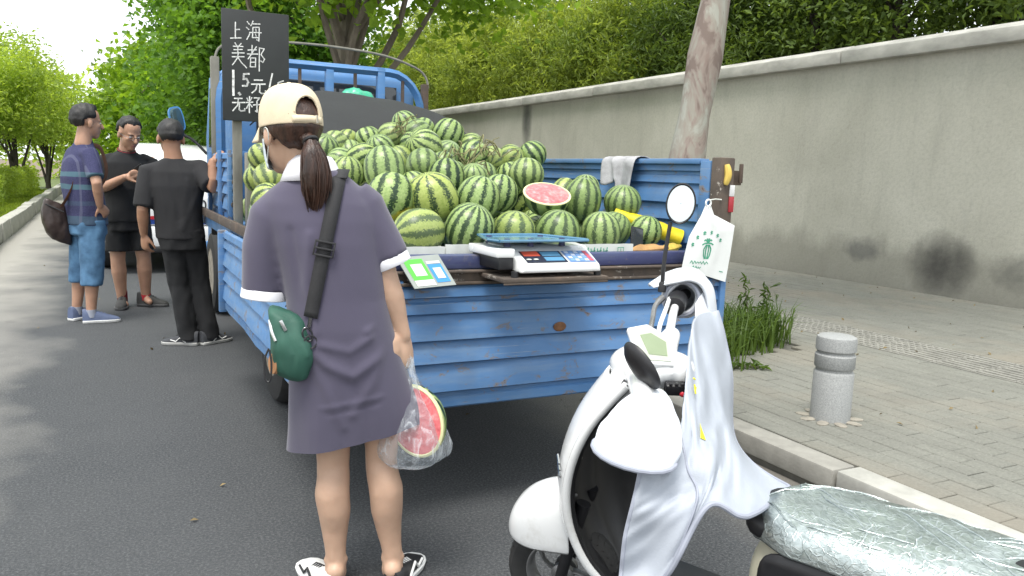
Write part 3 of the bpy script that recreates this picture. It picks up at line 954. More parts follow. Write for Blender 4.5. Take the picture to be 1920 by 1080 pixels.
# right side board, upright, seen from inside
rp_ = pressed_panel(YF-YR-.10, .44, (0, 1, 0), (-1, 0, 0), (X1-.02, YR+.06, 1.432), M_BLUE, 'side_board', truck, seed=12)
fr = MB(); fr.box(X1-.058, X1-.028, YR+.03, YR+.10, .985, 1.44); fr.box(X1-.06, X1-.0, YR+.105, YF-.06, 1.425, 1.45)
fr.obj('end_frame', M_BLUE, rp_, bevel=.004)
# rear right stake with latch, tape and reflector
rpst = MB(); rpst.box(X1-.062, X1+.018, YR-.045, YR+.02, .98, 1.455)
rpst = rpst.obj('rear_post', M_RUST, truck, bevel=.006)
lt = MB(); lt.box(X1+.018, X1+.075, YR-.03, YR-.005, 1.335, 1.40); lt.tube([(X1+.05, YR-.05, 1.345), (X1+.05, YR-.05, 1.43)], .010, 8)
lt.obj('latch', M_RUSTD, rpst, bevel=.003)
MB().tube(catmull([(X1-.035, YR-.05, 1.425), (X1-.028, YR-.056, 1.38), (X1-.036, YR-.052, 1.335)], 4), [.010, .013, .015, .016, .016, .015, .014, .012, .008], 8).obj('yellow_tag', pm('yellow_foam', (.62, .45, .10), .7, var=.2), rpst)
MB().box(X1-.008, X1+.020, YR-.052, YR-.046, 1.285, 1.335).obj('reflector', pm('white_reflector', (.7, .7, .7), .35), rpst, bevel=.002)
MB().box(X1-.008, X1+.020, YR-.052, YR-.046, 1.215, 1.2845).obj('reflector', pm('red_reflector', (.38, .03, .04), .35), rpst, bevel=.002)

# headboard of square tube, with a thin canopy bow over it
HX0, HX1, HY = X0+.15, X1-.09, 6.46
top = 2.135
path = [(HX0, HY, 1.0), (HX0, HY, 1.75)] + [(HX0+.28*(1-math.cos(a)), HY, 1.82+(top-1.82)*math.sin(a)) for a in [R(15*k) for k in range(7)]] + \
       [(HX1-.28*(1-math.cos(a)), HY, 1.82+(top-1.82)*math.sin(a)) for a in [R(90-15*k) for k in range(7)]] + [(HX1, HY, 1.75), (HX1, HY, 1.0)]
hb = MB(); hb.tube(path, .034, 4, side=(0, 1, 0), flat=1.0)
hbo = hb.obj('headboard_frame', M_BLUEC, truck, angle=60)
for x in (HX0+.42, 1.63, 2.05):
    MB().box(x-.03, x+.03, HY-.032, HY+.03, 1.0, top+(.03 if x > 1.9 else -.02)).obj('bar', M_BLUEC, hbo, bevel=.004)
for x in (1.12, 1.40, 1.84, 2.24):
    MB().box(x-.012, x+.012, HY-.012, HY+.012, 1.0, top-.03).obj('bar', M_RUSTD, hbo, bevel=.003)
MB().box(HX0+.03, HX1-.03, HY-.02, HY+.02, 1.40, 1.45).obj('rail', M_BLUEC, hbo, bevel=.004)
bow = [(X0+.12, 6.50, 2.05), (X0+.125, 6.50, 2.14), (X0+.17, 6.50, 2.22), (X0+.32, 6.50, 2.275), (1.4, 6.50, 2.30), (1.75, 6.50, 2.298), (2.1, 6.50, 2.27), (2.36, 6.50, 2.20), (2.455, 6.50, 2.13), (2.48, 6.50, 2.04)]
MB().tube(catmull(bow, 4), .0095, 7).obj('canopy_bow', M_GREYW, truck)

# cab
CY0, CY1 = 6.72, 8.50
def cab_ring(y, x0, x1, z0, z1, r):
    pts = []
    for cx, cz, a0 in ((x1-r, z1-r, 0), (x0+r, z1-r, 90), (x0+.03, z0+.03, 180), (x1-.03, z0+.03, 270)):
        rr = r if cz > (z0+z1)/2 else .03
        for k in range(6):
            a = R(a0 + 18*k); pts.append(Vector((cx+rr*math.cos(a), y, cz+rr*math.sin(a))))
    return pts
cx0, cx1 = .91, 2.47
cb = MB().loft([cab_ring(CY0+.0, cx0+.06, cx1-.06, .78, 2.09, .16), cab_ring(CY0+.03, cx0+.03, cx1-.03, .74, 2.14, .16), cab_ring(CY0+.12, cx0+.02, cx1-.02, .72, 2.165, .16),
                cab_ring(7.2, cx0, cx1, .72, 2.20, .16), cab_ring(7.7, cx0, cx1, .60, 2.20, .16), cab_ring(8.05, cx0, cx1, .55, 2.16, .16), cab_ring(8.30, cx0, cx1, .5, 1.70, .1), cab_ring(8.46, cx0+.02, cx1-.02, .5, 1.30, .08), cab_ring(8.50, cx0+.05, cx1-.05, .52, 1.22, .06)])
cab = cb.obj('cab', M_BLUEC, truck, angle=50)
MB().box(cx0+.20, cx1-.20, CY0-.022, CY0-.004, 1.52, 2.045).obj('rear_window', M_GLASS, cab, bevel=.006)
MB().prism([(0, 0), (1.44, 0), (1.34, .55), (.10, .55)], .012, Matrix.Translation((cx0+.11, 8.375, 1.56)) @ Matrix.Rotation(R(90+27), 4, 'X')).obj('windscreen', M_GLASS, cab)
# pressed roof rib across the rear edge
MB().box(cx0+.12, cx1-.12, CY0+.05, CY0+.11, 2.128, 2.150).obj('roof_gutter', M_BLUEC, cab, bevel=.008)
for sx, x in ((-1, cx0-.008), (1, cx1-.006)):
    d = MB().prism([(0, 0), (.95, 0), (.95, .75), (.72, 1.32), (.05, 1.32), (0, .75)], .014, Matrix(((0, 0, 1, x), (1, 0, 0, 7.22), (0, 1, 0, .80), (0, 0, 0, 1)))).obj('door', M_BLUEC, cab, bevel=.004)
    MB().prism([(.08, .70), (.80, .70), (.66, 1.22), (.10, 1.22)], .016, Matrix(((0, 0, 1, x + sx*.004), (1, 0, 0, 7.22), (0, 1, 0, .80), (0, 0, 0, 1)))).obj('window', M_GLASS, d)
    MB().box(x-.010+sx*.012, x+.020+sx*.012, 7.28, 7.40, 1.40, 1.43).obj('handle', M_BLACK, d, bevel=.004)
for x in (cx0+.22, cx1-.22):
    MB().ell((x, 8.50, .80), (.11, .03, .08), n=18, m=8).obj('headlight', M_LENS, cab)
MB().box(cx0, cx1, 8.50, 8.58, .42, .58).obj('front_bumper', M_BLUEC, truck, bevel=.02)
# left mirror on a long arm, tilted with its cup towards the rear
arm = MB().tube(catmull([(cx0, 8.28, 1.44), (.80, 8.32, 1.56), (.70, 8.34, 1.62), (.66, 8.34, 1.66)], 5), .013, 8)
mr = arm.obj('mirror_arm', M_BLACK, truck)
sh = MB(); c = Vector((.655, 8.33, 1.755))
Mx = Matrix.Translation(c) @ Matrix.Rotation(R(12), 4, 'Z') @ Matrix.Rotation(R(-14), 4, 'Y')
prof = []
for k in range(8):
    t = k/7
    s = 1.0 - .35*t*t
    prof.append([Mx @ (Vector(p) + Vector((0, .10*t, 0))) for p in circle((0, 0, 0), Vector((1, 0, 0)), Vector((0, 0, 1)), .066*s, .118*s, 20, .6)])
sh.loft(prof, cap=True)
mh = sh.obj('mirror_housing', pm('mirror_blue', (.10, .30, .62), .35, var=.1), mr)
MB().loft([[Mx @ (Vector(p) + Vector((0, -.004-.003*q, 0))) for p in circle((0, 0, 0), Vector((1, 0, 0)), Vector((0, 0, 1)), .054*(1-.1*q), .104*(1-.1*q), 20, .6)] for q in (0, 1)]).obj('mirror_glass', pm('mirror_silver_dark', (.10, .16, .17), .08, metal=.6, var=.2), mr)

# running gear
ch_ = MB()
for x in (1.22, 1.92): ch_.box(x, x+.07, YR+.25, 8.3, .66, .82)
for y in (3.2, 4.1, 5.2, 6.2, 7.3): ch_.box(1.29, 1.92, y, y+.06, .68, .80)
for y in (3.0, 3.6, 4.3, 5.1, 5.8, 6.3): ch_.box(X0+.06, X1-.06, y, y+.06, .825, .903)
ch_.tube([(.9, 4.62, .36), (2.3, 4.62, .36)], .055, 10); ch_.ell((1.6, 4.62, .36), (.17, .16, .16)); ch_.tube([(.95, 7.72, .36), (2.3, 7.72, .36)], .04, 10)
ch_.box(1.30, 1.75, 5.55, 6.1, .42, .66)
ch_.obj('chassis', M_CHASS, truck, bevel=.004)
def wheel(name, x, y, r, w, side, double=False):
    t = MB()
    Mw = Matrix.Translation((x, y, r)) @ Matrix.Rotation(R(90), 4, 'Y')
    pr_ = [(r*.58, -w/2), (r*.80, -w*.52), (r*.94, -w*.46), (r*.99, -w*.33), (r, 0), (r*.99, w*.33), (r*.94, w*.46), (r*.80, w*.52), (r*.58, w/2)]
    t.lathe(pr_ + [(r*.56, 0)], 40, Mw, cap=False)
    rings = t
    o = t.obj(name, M_RUBBER, truck)
    rm = MB(); s = side
    rm.lathe([(r*.60, s*w*.48), (r*.57, s*w*.50), (r*.54, s*w*.40), (r*.50, s*w*.10), (r*.30, s*w*.02), (r*.27, s*w*.20), (r*.24, s*w*.32), (r*.15, s*w*.34), (.001, s*w*.34)], 32, Mw)
    ro = rm.obj('rim', M_DUSTY, o)
    nb = MB()
    for k in range(6):
        a = R(60*k); nb.tube([Mw @ Vector((r*.205*math.cos(a), r*.205*math.sin(a), s*w*.30)), Mw @ Vector((r*.205*math.cos(a), r*.205*math.sin(a), s*w*.42))], .013, 6)
    for k in range(10):
        a = R(36*k+9); nb.ell(Mw @ Vector((r*.41*math.cos(a), r*.41*math.sin(a), s*w*.10)), (.02, .03, .03), n=8, m=5)
    tag(nb.obj('wheel_nuts', M_RUSTD, o), kind='stuff')
    return o
wheel('wheel', .93, 4.62, .37, .20, -1); wheel('wheel', 2.26, 4.62, .37, .20, 1)
wheel('wheel', 1.155, 4.62, .37, .20, -1); wheel('wheel', 2.035, 4.62, .37, .20, 1)
wheel('wheel', .96, 7.72, .37, .20, -1); wheel('wheel', 2.36, 7.72, .37, .20, 1)
for x in (.80, 2.10):
    MB().box(x, x+.36, 4.10, 4.115, .30, .84).obj('mudflap', M_RUBBER, truck)
for x in (.95, 2.10):
    MB().box(x, x+.24, YR+.10, YR+.14, .62, .72).obj('tail_lamp', M_LENSR, truck, bevel=.01)

# ================================================================== watermelons
def melon_mat(name, light, dark, yellow=0.0, nst=9, ywhere=(0, 0, -1), mode=0):
    m, nt, b = new_mat(name)
    tc = node(nt, 'ShaderNodeTexCoord'); oi = node(nt, 'ShaderNodeObjectInfo')
    v = tc.outputs['Object']
    sx = node(nt, 'ShaderNodeSeparateXYZ'); nt.links.new(v, sx.inputs[0])
    ang = mth(nt, 'ARCTAN2', sx.outputs[1], sx.outputs[0])
    def n4(scale, detail, rough, add=0):
        n = node(nt, 'ShaderNodeTexNoise', noise_dimensions='4D')
        n.inputs['Scale'].default_value = scale; n.inputs['Detail'].default_value = detail; n.inputs['Roughness'].default_value = rough
        nt.links.new(v, n.inputs['Vector']); nt.links.new(mth(nt, 'MULTIPLY_ADD', oi.outputs['Random'], 40, add), n.inputs['W'])
        return n.outputs[0]
    wob = mth(nt, 'MULTIPLY', mth(nt, 'SUBTRACT', n4(7, 2, .5), .5), 2.6)
    jag = mth(nt, 'MULTIPLY', mth(nt, 'SUBTRACT', n4(15, 5, .72, 9), .5), 5.5)
    phase = mth(nt, 'ADD', mth(nt, 'MULTIPLY', ang, nst), mth(nt, 'MULTIPLY', oi.outputs['Random'], 6.28))
    s = mth(nt, 'SINE', mth(nt, 'ADD', phase, wob))
    s = mth(nt, 'ADD', s, jag)
    wide = mth(nt, 'MULTIPLY_ADD', oi.outputs['Random'], .45, .02)
    fac = mth(nt, 'DIVIDE', mth(nt, 'ADD', mth(nt, 'SUBTRACT', s, wide), .30), .60)
    fac = ramp(nt, fac, [(0.0, 0), (1.0, 1)])
    net = n4(75, 3, .6, 4)
    lc = ramp(nt, n4(11, 3, .6, 2), [(0.3, light[0]), (0.7, light[1])])
    lc = mixc(nt, ramp(nt, net, [(.56, 0), (.64, .45)]), lc, tuple(.5*a+.5*c for a, c in zip(light[0], dark[0])))
    dc = ramp(nt, n4(30, 4, .7, 7), [(0.35, dark[0]), (0.72, dark[1])])
    c = mixc(nt, fac, lc, dc)
    # paler, bloomed look varies from fruit to fruit
    c = mixc(nt, mth(nt, 'MULTIPLY', mth(nt, 'FRACT', mth(nt, 'MULTIPLY', oi.outputs['Random'], 7.3)), .34), c, (.20, .27, .13))
    c = mixc(nt, 1.0, c, ramp(nt, mth(nt, 'FRACT', mth(nt, 'MULTIPLY', oi.outputs['Random'], 13.7)), [(0, (.80, .82, .72)), (.5, (1, 1, 1)), (1, (1.12, 1.05, .95))]), 'MULTIPLY')
    if yellow:
        dv = node(nt, 'ShaderNodeVectorMath', operation='DOT_PRODUCT'); nm = node(nt, 'ShaderNodeVectorMath', operation='NORMALIZE')
        nt.links.new(v, nm.inputs[0]); nt.links.new(nm.outputs[0], dv.inputs[0]); dv.inputs[1].default_value = Vector(ywhere).normalized()
        f = mth(nt, 'ADD', dv.outputs['Value'], mth(nt, 'MULTIPLY', mth(nt, 'SUBTRACT', n4(9, 3, .5), .5), .25))
        c = mixc(nt, ramp(nt, f, [(.72, 0), (.86, yellow)]), c, (.62, .50, .03))
    nt.links.new(c, b.inputs['Base Color'])
    b.inputs['Roughness'].default_value = 0.36
    b.inputs['Specular IOR Level'].default_value = 0.4
    set_bump(nt, b, n4(22, 3, .6), 0.12, 0.004)
    return m
LG = ((.18, .28, .08), (.36, .465, .185)); DG = ((.006, .022, .009), (.016, .048, .017))
LY = ((.26, .34, .07), (.42, .49, .15))
MM = [melon_mat('melon_rind', LG, DG, 0, 11), melon_mat('melon_rind_bright', LY, DG, 0, 9), melon_mat('melon_rind_fine', LG, DG, 0, 14),
      melon_mat('melon_rind_yellow_spot', LG, DG, 1.0, 9, (.45, .35, -.8)), melon_mat('melon_rind_yellow_foot', LY, DG, .9, 9, (0.25, -.1, -1))]
def melon_mesh(k, el, mat):
    mb = MB(); prof = []
    n = 20
    for i in range(n+1):
        t = math.pi*i/n
        r = max(math.sin(t), .012)**(.92)
        z = -math.cos(t)*el
        if i in (0,): z += .03
        if i in (n,): z -= .05
        prof.append((r, z))
    mb.lathe(prof, 36)
    rng = random.Random(k)
    ph = [rng.uniform(0, 6) for _ in range(3)]
    me = mb.mesh(smooth=True, angle=180)
    for v in me.vertices:
        a = math.atan2(v.co.y, v.co.x)
        s = 1 + .018*math.sin(2*a+ph[0]) + .014*math.sin(3*a+ph[1]+v.co.z) + .012*math.sin(5*v.co.z+ph[2])
        v.co.x *= s; v.co.y *= s
    me.materials.append(mat)
    return me
MELON = {}
def get_melon(shape, mi):
    if (shape, mi) not in MELON:
        MELON[(shape, mi)] = melon_mesh(shape*10+mi, (.94, 1.02, 1.14)[shape], MM[mi])
    return MELON[(shape, mi)]
stem_me = MB().tube(catmull([(0, 0, .93), (.02, .03, 1.06), (.10, .08, 1.16), (.20, .05, 1.15)], 4), [.055, .045, .04, .036, .034, .032, .03, .03, .028, .028, .026, .024, .02], 6).mesh()
stem_me.materials.append(pm('dry_stem', (.20, .19, .09), .85, var=.3, scale=30))
rm_ = random.Random(21)
placed = []
def melon(x, y, z, r, label, group, tilt=None, mi=None, shape=None, stem=None, axis=None):
    mi = rm_.choice([0, 0, 0, 1, 2]) if mi is None else mi
    shape = rm_.choice([0, 1, 1, 2]) if shape is None else shape
    o = bpy.data.objects.new('watermelon', get_melon(shape, mi)); COL.objects.link(o)
    o.location = (x, y, z); o.scale = (r, r, r)
    if axis is None:
        t = rm_.uniform(5, 75) if tilt is None else tilt
        a = rm_.uniform(0, 6.28)
        axis = Vector((math.sin(R(t))*math.cos(a), math.sin(R(t))*math.sin(a), math.cos(R(t))))
    o.rotation_mode = 'QUATERNION'
    o.rotation_quaternion = Vector(axis).to_track_quat('Z', 'Y') @ Matrix.Rotation(rm_.uniform(0, 6.28), 3, 'Z').to_quaternion()
    tag(o, label, 'watermelon', group)
    if stem or (stem is None and rm_.random() < .3):
        s = bpy.data.objects.new('stem', stem_me); COL.objects.link(s); s.parent = o
        s.rotation_euler = (0, 0, rm_.uniform(0, 6.28))
    placed.append((x, y, z, r))
    return o
GF = 'watermelons in the front row along the tailgate'
GS = 'watermelons of the second row behind the front row'
GC = 'watermelons on the front slope of the heap'
A = [(1.127, 3.03, 1.108, .095, 'oblong watermelon lying on its side with stripes level, leftmost on the white cartons', (1, .15, .1), 1, 2),
     (1.349, 3.03, 1.120, .106, 'large dark striped watermelon in the front row, second from the left on the cartons', (.2, -.3, .9), 2, 1),
     (1.558, 3.03, 1.110, .092, 'bright yellow green watermelon in the front row just left of the scale pan', (.05, -.15, 1), 1, 0),
     (1.774, 3.03, 1.110, .099, 'broad striped watermelon in the front row right behind the scale pan', (.1, -.25, 1), 0, 0),
     (1.978, 3.00, 1.110, .088, 'dark striped watermelon in the front row over the right carton', (-.1, -.1, 1), 0, 1),
     (2.105, 3.09, 1.113, .080, 'pale finely striped watermelon tucked behind the right end of the front row', (.35, -.1, .9), 2, 1),
     (2.246, 3.03, 1.108, .078, 'small round watermelon rightmost in the front row beside the yellow roll', (.15, -.2, 1), 0, 0)]
for x, y, z, r, lab, ax, mi, sh_ in A: melon(x, y, z, r, lab, GF, axis=ax, mi=mi, shape=sh_, stem=False)
B = [(1.071, 3.22, 1.240, .10, 'watermelon with a bright yellow patch beside the woman\'s sleeve', (.25, .2, .9), 3, 1),
     (1.248, 3.20, 1.236, .110, 'biggest watermelon of the second row with a yellow underside', (-.35, -.2, .9), 4, 1),
     (1.462, 3.20, 1.240, .098, 'wide striped watermelon in the second row between the biggest one and the cut half', (.25, -.15, 1), 0, 1),
     (1.600, 3.27, 1.262, .085, 'dark striped watermelon squeezed left of the cut half', (.2, 0, 1), 0, 1),
     (2.007, 3.22, 1.240, .094, 'tall dark striped watermelon directly right of the cut half', (.05, -.1, 1), 0, 2),
     (2.225, 3.20, 1.232, .091, 'round watermelon with thin dark stripes, rightmost of the second row before the grey rag', (-.05, -.2, 1), 2, 0)]
for x, y, z, r, lab, ax, mi, sh_ in B: melon(x, y, z, r, lab, GS, axis=ax, mi=mi, shape=sh_, stem=False)
C = [(2.20, 3.50, 1.285, .075, 'small watermelon peeping over the tall one right of the cut half', 0), (2.06, 3.48, 1.275, .062, 'little watermelon with a curled stem just behind the cut half', 1),
     (1.883, 3.55, 1.351, .088, 'round dark watermelon sitting above the cut half', 0), (1.431, 3.50, 1.312, .090, 'watermelon with a star of pale stripes on top above the biggest one', 0),
     (1.60, 3.56, 1.325, .07, 'shaded watermelon in the hollow left of the round dark one', 0), (1.363, 3.62, 1.372, .085, 'watermelon with thin curved stripes in the middle of the front slope', 0),
     (1.51, 3.72, 1.38, .072, 'dull green watermelon under dry vine in the middle of the slope', 1), (1.14, 3.52, 1.350, .096, 'large closely striped watermelon above the woman\'s right shoulder', 0),
     (1.26, 3.45, 1.265, .075, 'small shaded watermelon between the yellow patched one and the biggest one', 0)]
for x, y, z, r, lab, st in C: melon(x, y, z, r, lab, GC, tilt=rm_.uniform(5, 45), stem=bool(st))
GD = 'watermelons across the middle of the heap'
D = [(1.404, 4.08, 1.400, .085, 'watermelon left of the large round one in the middle of the heap'), (1.529, 4.05, 1.478, .095, 'large round watermelon standing proud in the middle of the heap'),
     (1.69, 4.12, 1.443, .078, 'dull watermelon just right of the large round one in the middle of the heap'), (1.833, 4.10, 1.437, .09, 'very dark watermelon at the right of the heap middle'),
     (1.96, 4.12, 1.420, .082, 'brownish watermelon under dry stalks right of the very dark one'), (1.207, 4.10, 1.400, .08, 'watermelon leaning left in the middle of the heap behind the woman\'s ponytail'),
     (1.11, 4.15, 1.38, .075, 'watermelon half hidden by the brown post top beside the ponytail'), (1.31, 4.12, 1.455, .078, 'watermelon with pale stripes at the left of the heap middle'),
     (2.072, 4.10, 1.435, .084, 'watermelon in a scrap of white net near the right board'), (2.208, 4.10, 1.462, .085, 'rightmost watermelon of the heap rising above the right board')]
for x, y, z, r, lab in D: melon(x, y, z, r, lab, GD, tilt=rm_.uniform(20, 80), stem='stalk' in lab)
GE = 'watermelons along the crest of the heap'
E_ = [(1.971, 4.80, 1.605, .102, 'large ribbed watermelon at the right end of the crest'), (1.749, 4.78, 1.590, .10, 'broad watermelon in the centre of the crest'), (1.594, 4.80, 1.578, .082, 'watermelon left of centre on the crest with wide stripes'),
      (1.74, 4.95, 1.655, .085, 'topmost watermelon of the whole heap'), (1.86, 4.95, 1.635, .078, 'watermelon wedged between the topmost and the large ribbed one'), (1.446, 4.80, 1.545, .08, 'dark watermelon on the crest under the edge of the black net'),
      (1.32, 4.72, 1.455, .08, 'watermelon just below the crest right of the cap'), (1.236, 4.76, 1.510, .082, 'flat lying watermelon at the left end of the crest beside the cap'), (1.355, 4.92, 1.540, .07, 'small watermelon behind the left end of the crest'),
      (1.515, 4.97, 1.565, .072, 'small watermelon at the back of the crest against the black net'), (2.11, 4.75, 1.545, .08, 'watermelon dropping off the right end of the crest'), (1.67, 4.62, 1.530, .078, 'small watermelon just under the centre of the crest')]
for x, y, z, r, lab in E_: melon(x, y, z-.022, r, lab, GE, tilt=rm_.uniform(20, 85), stem=False)
GL = 'watermelons on the left flank behind the woman'
for x, y, z, r, lab in [(.74, 4.30, 1.395, .075, 'uppermost watermelon seen left of the woman\'s mask'), (.765, 4.22, 1.285, .085, 'watermelon left of the woman\'s neck beside the grey post'), (.90, 4.30, 1.34, .08, 'watermelon hidden behind the woman\'s face mask'),
                        (.73, 4.08, 1.18, .085, 'low watermelon on the left flank over the woman\'s left shoulder'), (.75, 4.48, 1.28, .08, 'watermelon on the left flank farthest along by the grey post')]:
    melon(x, y, z, r, lab, GL, tilt=rm_.uniform(10, 60), mi=1, stem=False)
# the rest of the load, filling the bed below the fruit in sight
def heap_top(x, y):
    t = min(max((y-2.95)/1.9, 0), 1)
    h = 1.16 + .42*t
    if y > 4.85: h = 1.42
    h -= .30*max(0, (x-1.95))*t + .28*max(0, (1.15-x))
    return h
fill = []
ZONE = {(0, 0): 'striped watermelon in the low left corner of the heap behind the woman', (1, 0): 'shaded watermelon wedged underneath the first rows of the heap', (2, 0): 'striped watermelon wedged down in the right rear corner of the bed',
        (0, 1): 'striped watermelon in the left flank of the heap along the side sill', (1, 1): 'striped watermelon filling a gap in the middle of the heap', (2, 1): 'striped watermelon lying low along the right side board',
        (0, 2): 'striped watermelon at the front left of the load near the chalkboard', (1, 2): 'striped watermelon at the front of the load before the black net', (2, 2): 'striped watermelon at the front right of the load below the net'}
rf = random.Random(5)
for layer in range(5):
    z = 1.075 + layer*.125
    for iy in range(17):
        for ix in range(10):
            x = X0+.16 + ix*.180 + (.09 if (iy+layer) % 2 else 0) + rf.uniform(-.02, .02)
            y = 3.08 + iy*.172 + (.06 if layer % 2 else 0) + rf.uniform(-.02, .02)
            r = rf.uniform(.083, .095)
            if not (X0+.11 < x < X1-.15 and y < 5.35): continue
            if z + r*.45 > heap_top(x, y): continue
            if z < heap_top(x, y) - .34 and x > X0+.35 and y > 3.3: continue
            if any((x-a)**2+(y-b)**2+(z-c)**2 < (.90*(r+q))**2 for a, b, c, q in placed): continue
            melon(x, y, z, r, ZONE[(0 if x < 1.1 else 1 if x < 1.9 else 2, 0 if y < 3.5 else 1 if y < 4.6 else 2)], 'watermelons deeper in the heap', stem=False)

# the halved fruit showing its flesh
cut = thing('halved_watermelon', 'halved watermelon with its red flesh turned up to the buyer on the second row', 'watermelon', (1.782, 3.17, 1.262))
Mc = Matrix.Translation((1.782, 3.155, 1.268)) @ Matrix.Rotation(R(25), 4, 'X') @ Matrix.Rotation(R(-7), 4, 'Y') @ Matrix.Scale(1.05, 4)
rindp = [(.002, -.098), (.035, -.092), (.066, -.076), (.089, -.050), (.101, -.020), (.104, -.001)]
MB().lathe([(a, b) for a, b in rindp] + [(.104, 0), (.098, .001)], 40, Mc, cap=False).obj('rind', melon_mat('cut_melon_rind', LG, DG, 0, 9), cut)
# stripes need the fruit's own axis
MB().lathe([(.1045, -.002), (.1035, .0015), (.098, .003), (.095, .0025)], 40, Mc, cap=False).obj('white_rim', pm('melon_pith', (.66, .66, .36), .5, var=.1, scale=30), cut)
def flesh():
    m, nt, b = new_mat('melon_flesh')
    v = coords(nt, 1.0)
    n = noisef(nt, v, 45, 5, .65)
    c = ramp(nt, n, [(.3, (.52, .085, .095)), (.52, (.64, .15, .16)), (.72, (.78, .38, .37))])
    c = mixc(nt, ramp(nt, noisef(nt, v, 16, 4), [(.55, 0), (.75, .5)]), c, (.78, .36, .32))
    nt.links.new(c, b.inputs['Base Color']); b.inputs['Roughness'].default_value = .3
    set_bump(nt, b, n, .5, .006)
    return m
M_FLESH = flesh()
rows = [[Mc @ Vector((r*math.cos(2*math.pi*k/40), r*math.sin(2*math.pi*k/40), .002 + .006*(1-(r/.095)**2) + .0015*noise.noise(Vector((r*60*math.cos(k), r*60*math.sin(k), 3))))) for k in range(41)] for r in (.0005, .02, .04, .06, .078, .089, .0955)]
MB().grid(rows).obj('flesh', M_FLESH, cut, fix=True, angle=180)

# ================================================================== odds and ends on the bed
M_CARD = pm('white_carton', (.62, .64, .60), .8, var=.08, scale=12)
M_GREEN = pm('green_print', (.06, .33, .20), .7, var=.1)
def marks(mb, M, strokes, w=.004, lift=.001):
    """pen strokes: polylines in the xy plane of M as thin raised ribbons"""
    for st in strokes:
        p = [Vector((x, y, 0)) for x, y in st]
        for i in range(len(p)-1):
            d = p[i+1]-p[i]
            if d.length < 1e-6: continue
            d.normalize(); s = Vector((-d.y, d.x, 0))*w*.5; e = d*w*.4
            q = [p[i]-s-e, p[i+1]-s+e, p[i+1]+s+e, p[i]+s-e]
            mb.add([M @ (a + Vector((0, 0, lift))) for a in q], [(0, 1, 2, 3)])
    return mb
for (xa, xb, y, h, lab, tilt) in [(.97, 1.185, 2.905, .074, 'flat white carton under the oblong watermelon, leftmost on the sill', 0), (1.19, 1.385, 2.90, .082, 'creased white carton under the large dark watermelon behind the scale', 2), (1.775, 2.075, 2.90, .078, 'white carton printed in green under the right half of the front row', 0)]:
    t = thing('carton', lab, 'carton', ((xa+xb)/2, y, .986), 0, 'white cartons under the front row')
    mb = MB(); N = 7
    f0 = [[Vector((xa+(xb-xa)*i/N, y-.012+.006*math.sin(i*2.3+tilt), z)) for i in range(N+1)] for z in (.987, 1.02, .987+h)]
    mb.grid(f0); mb.box(xa, xb, y-.004, y+.20, .987, .992)
    b2 = [[p + Vector((0, .006, 0)) for p in r] for r in f0]
    mb.grid(b2, flip=True)
    for x in (xa, xb): mb.box(x-.002, x+.002, y-.004, y+.20, .992, .987+h*.85)
    mb.obj('tray', M_CARD, t, angle=60)
    Mt = Matrix.Translation((xa, y-.021, .995)) @ Matrix.Rotation(R(90), 4, 'X')
    if xa > 1.5:
        g = MB()
        for k in range(4):
            ox = .045+k*.032
            marks(g, Mt, [[(ox, .05), (ox+.004, .02)], [(ox+.018, .055), (ox+.014, .018)], [(ox-.002, .038), (ox+.02, .042)], [(ox+.006, .028), (ox+.022, .026)]], .005)
        marks(g, Mt, [[(.215, .055), (.245, .055), (.245, .02), (.215, .02), (.215, .055)], [(.23, .05), (.23, .025)]], .003)
    elif xa > 1.1:
        g = marks(MB(), Mt, [[(.155, .022), (.165, .034), (.176, .030), (.172, .018), (.158, .018)]], .004)
    else:
        g = marks(MB(), Mt, [[(.03, .02), (.05, .03), (.07, .022)], [(.08, .028), (.1, .02)]], .004)
    g.obj('green_print', M_GREEN, t, smooth=False, fix=False)

# electronic price scale on a rusty bracket plate
sc_ = thing('price_scale', 'white electronic price scale with a blue pan and a keypad on the tailgate sill', 'scale', (1.50, 2.70, 1.038), R(-3))
Sx, Sy, Sz = 1.50, 2.72, 0
def sprof(y, z0, z1, x0, x1): return [Vector((x0, y, z0)), Vector((x1, y, z0)), Vector((x1-.008, y, z1)), Vector((x0+.008, y, z1))]
# footprint 0.34 x 0.30; console slopes down to the front
body = MB()
zf0 = .985
body.loft([sprof(2.565, .995, 1.015, 1.36, 1.70), sprof(2.575, .990, 1.022, 1.355, 1.705), sprof(2.67, 1.0, 1.062, 1.345, 1.715), sprof(2.70, 1.005, 1.078, 1.335, 1.72), sprof(2.78, 1.045, 1.084, 1.33, 1.725), sprof(2.88, 1.040, 1.082, 1.335, 1.72)])
body.box(1.27, 1.345, 2.60, 2.86, 1.045, 1.078)
bd = body.obj('body', M_WHITEP, sc_, bevel=.006, angle=50)
side = MB().box(1.285, 1.345, 2.61, 2.85, 1.0, 1.045); side.box(1.35, 1.70, 2.72, 2.86, 1.0, 1.044)
side.obj('base', M_BLACK, sc_, bevel=.004)
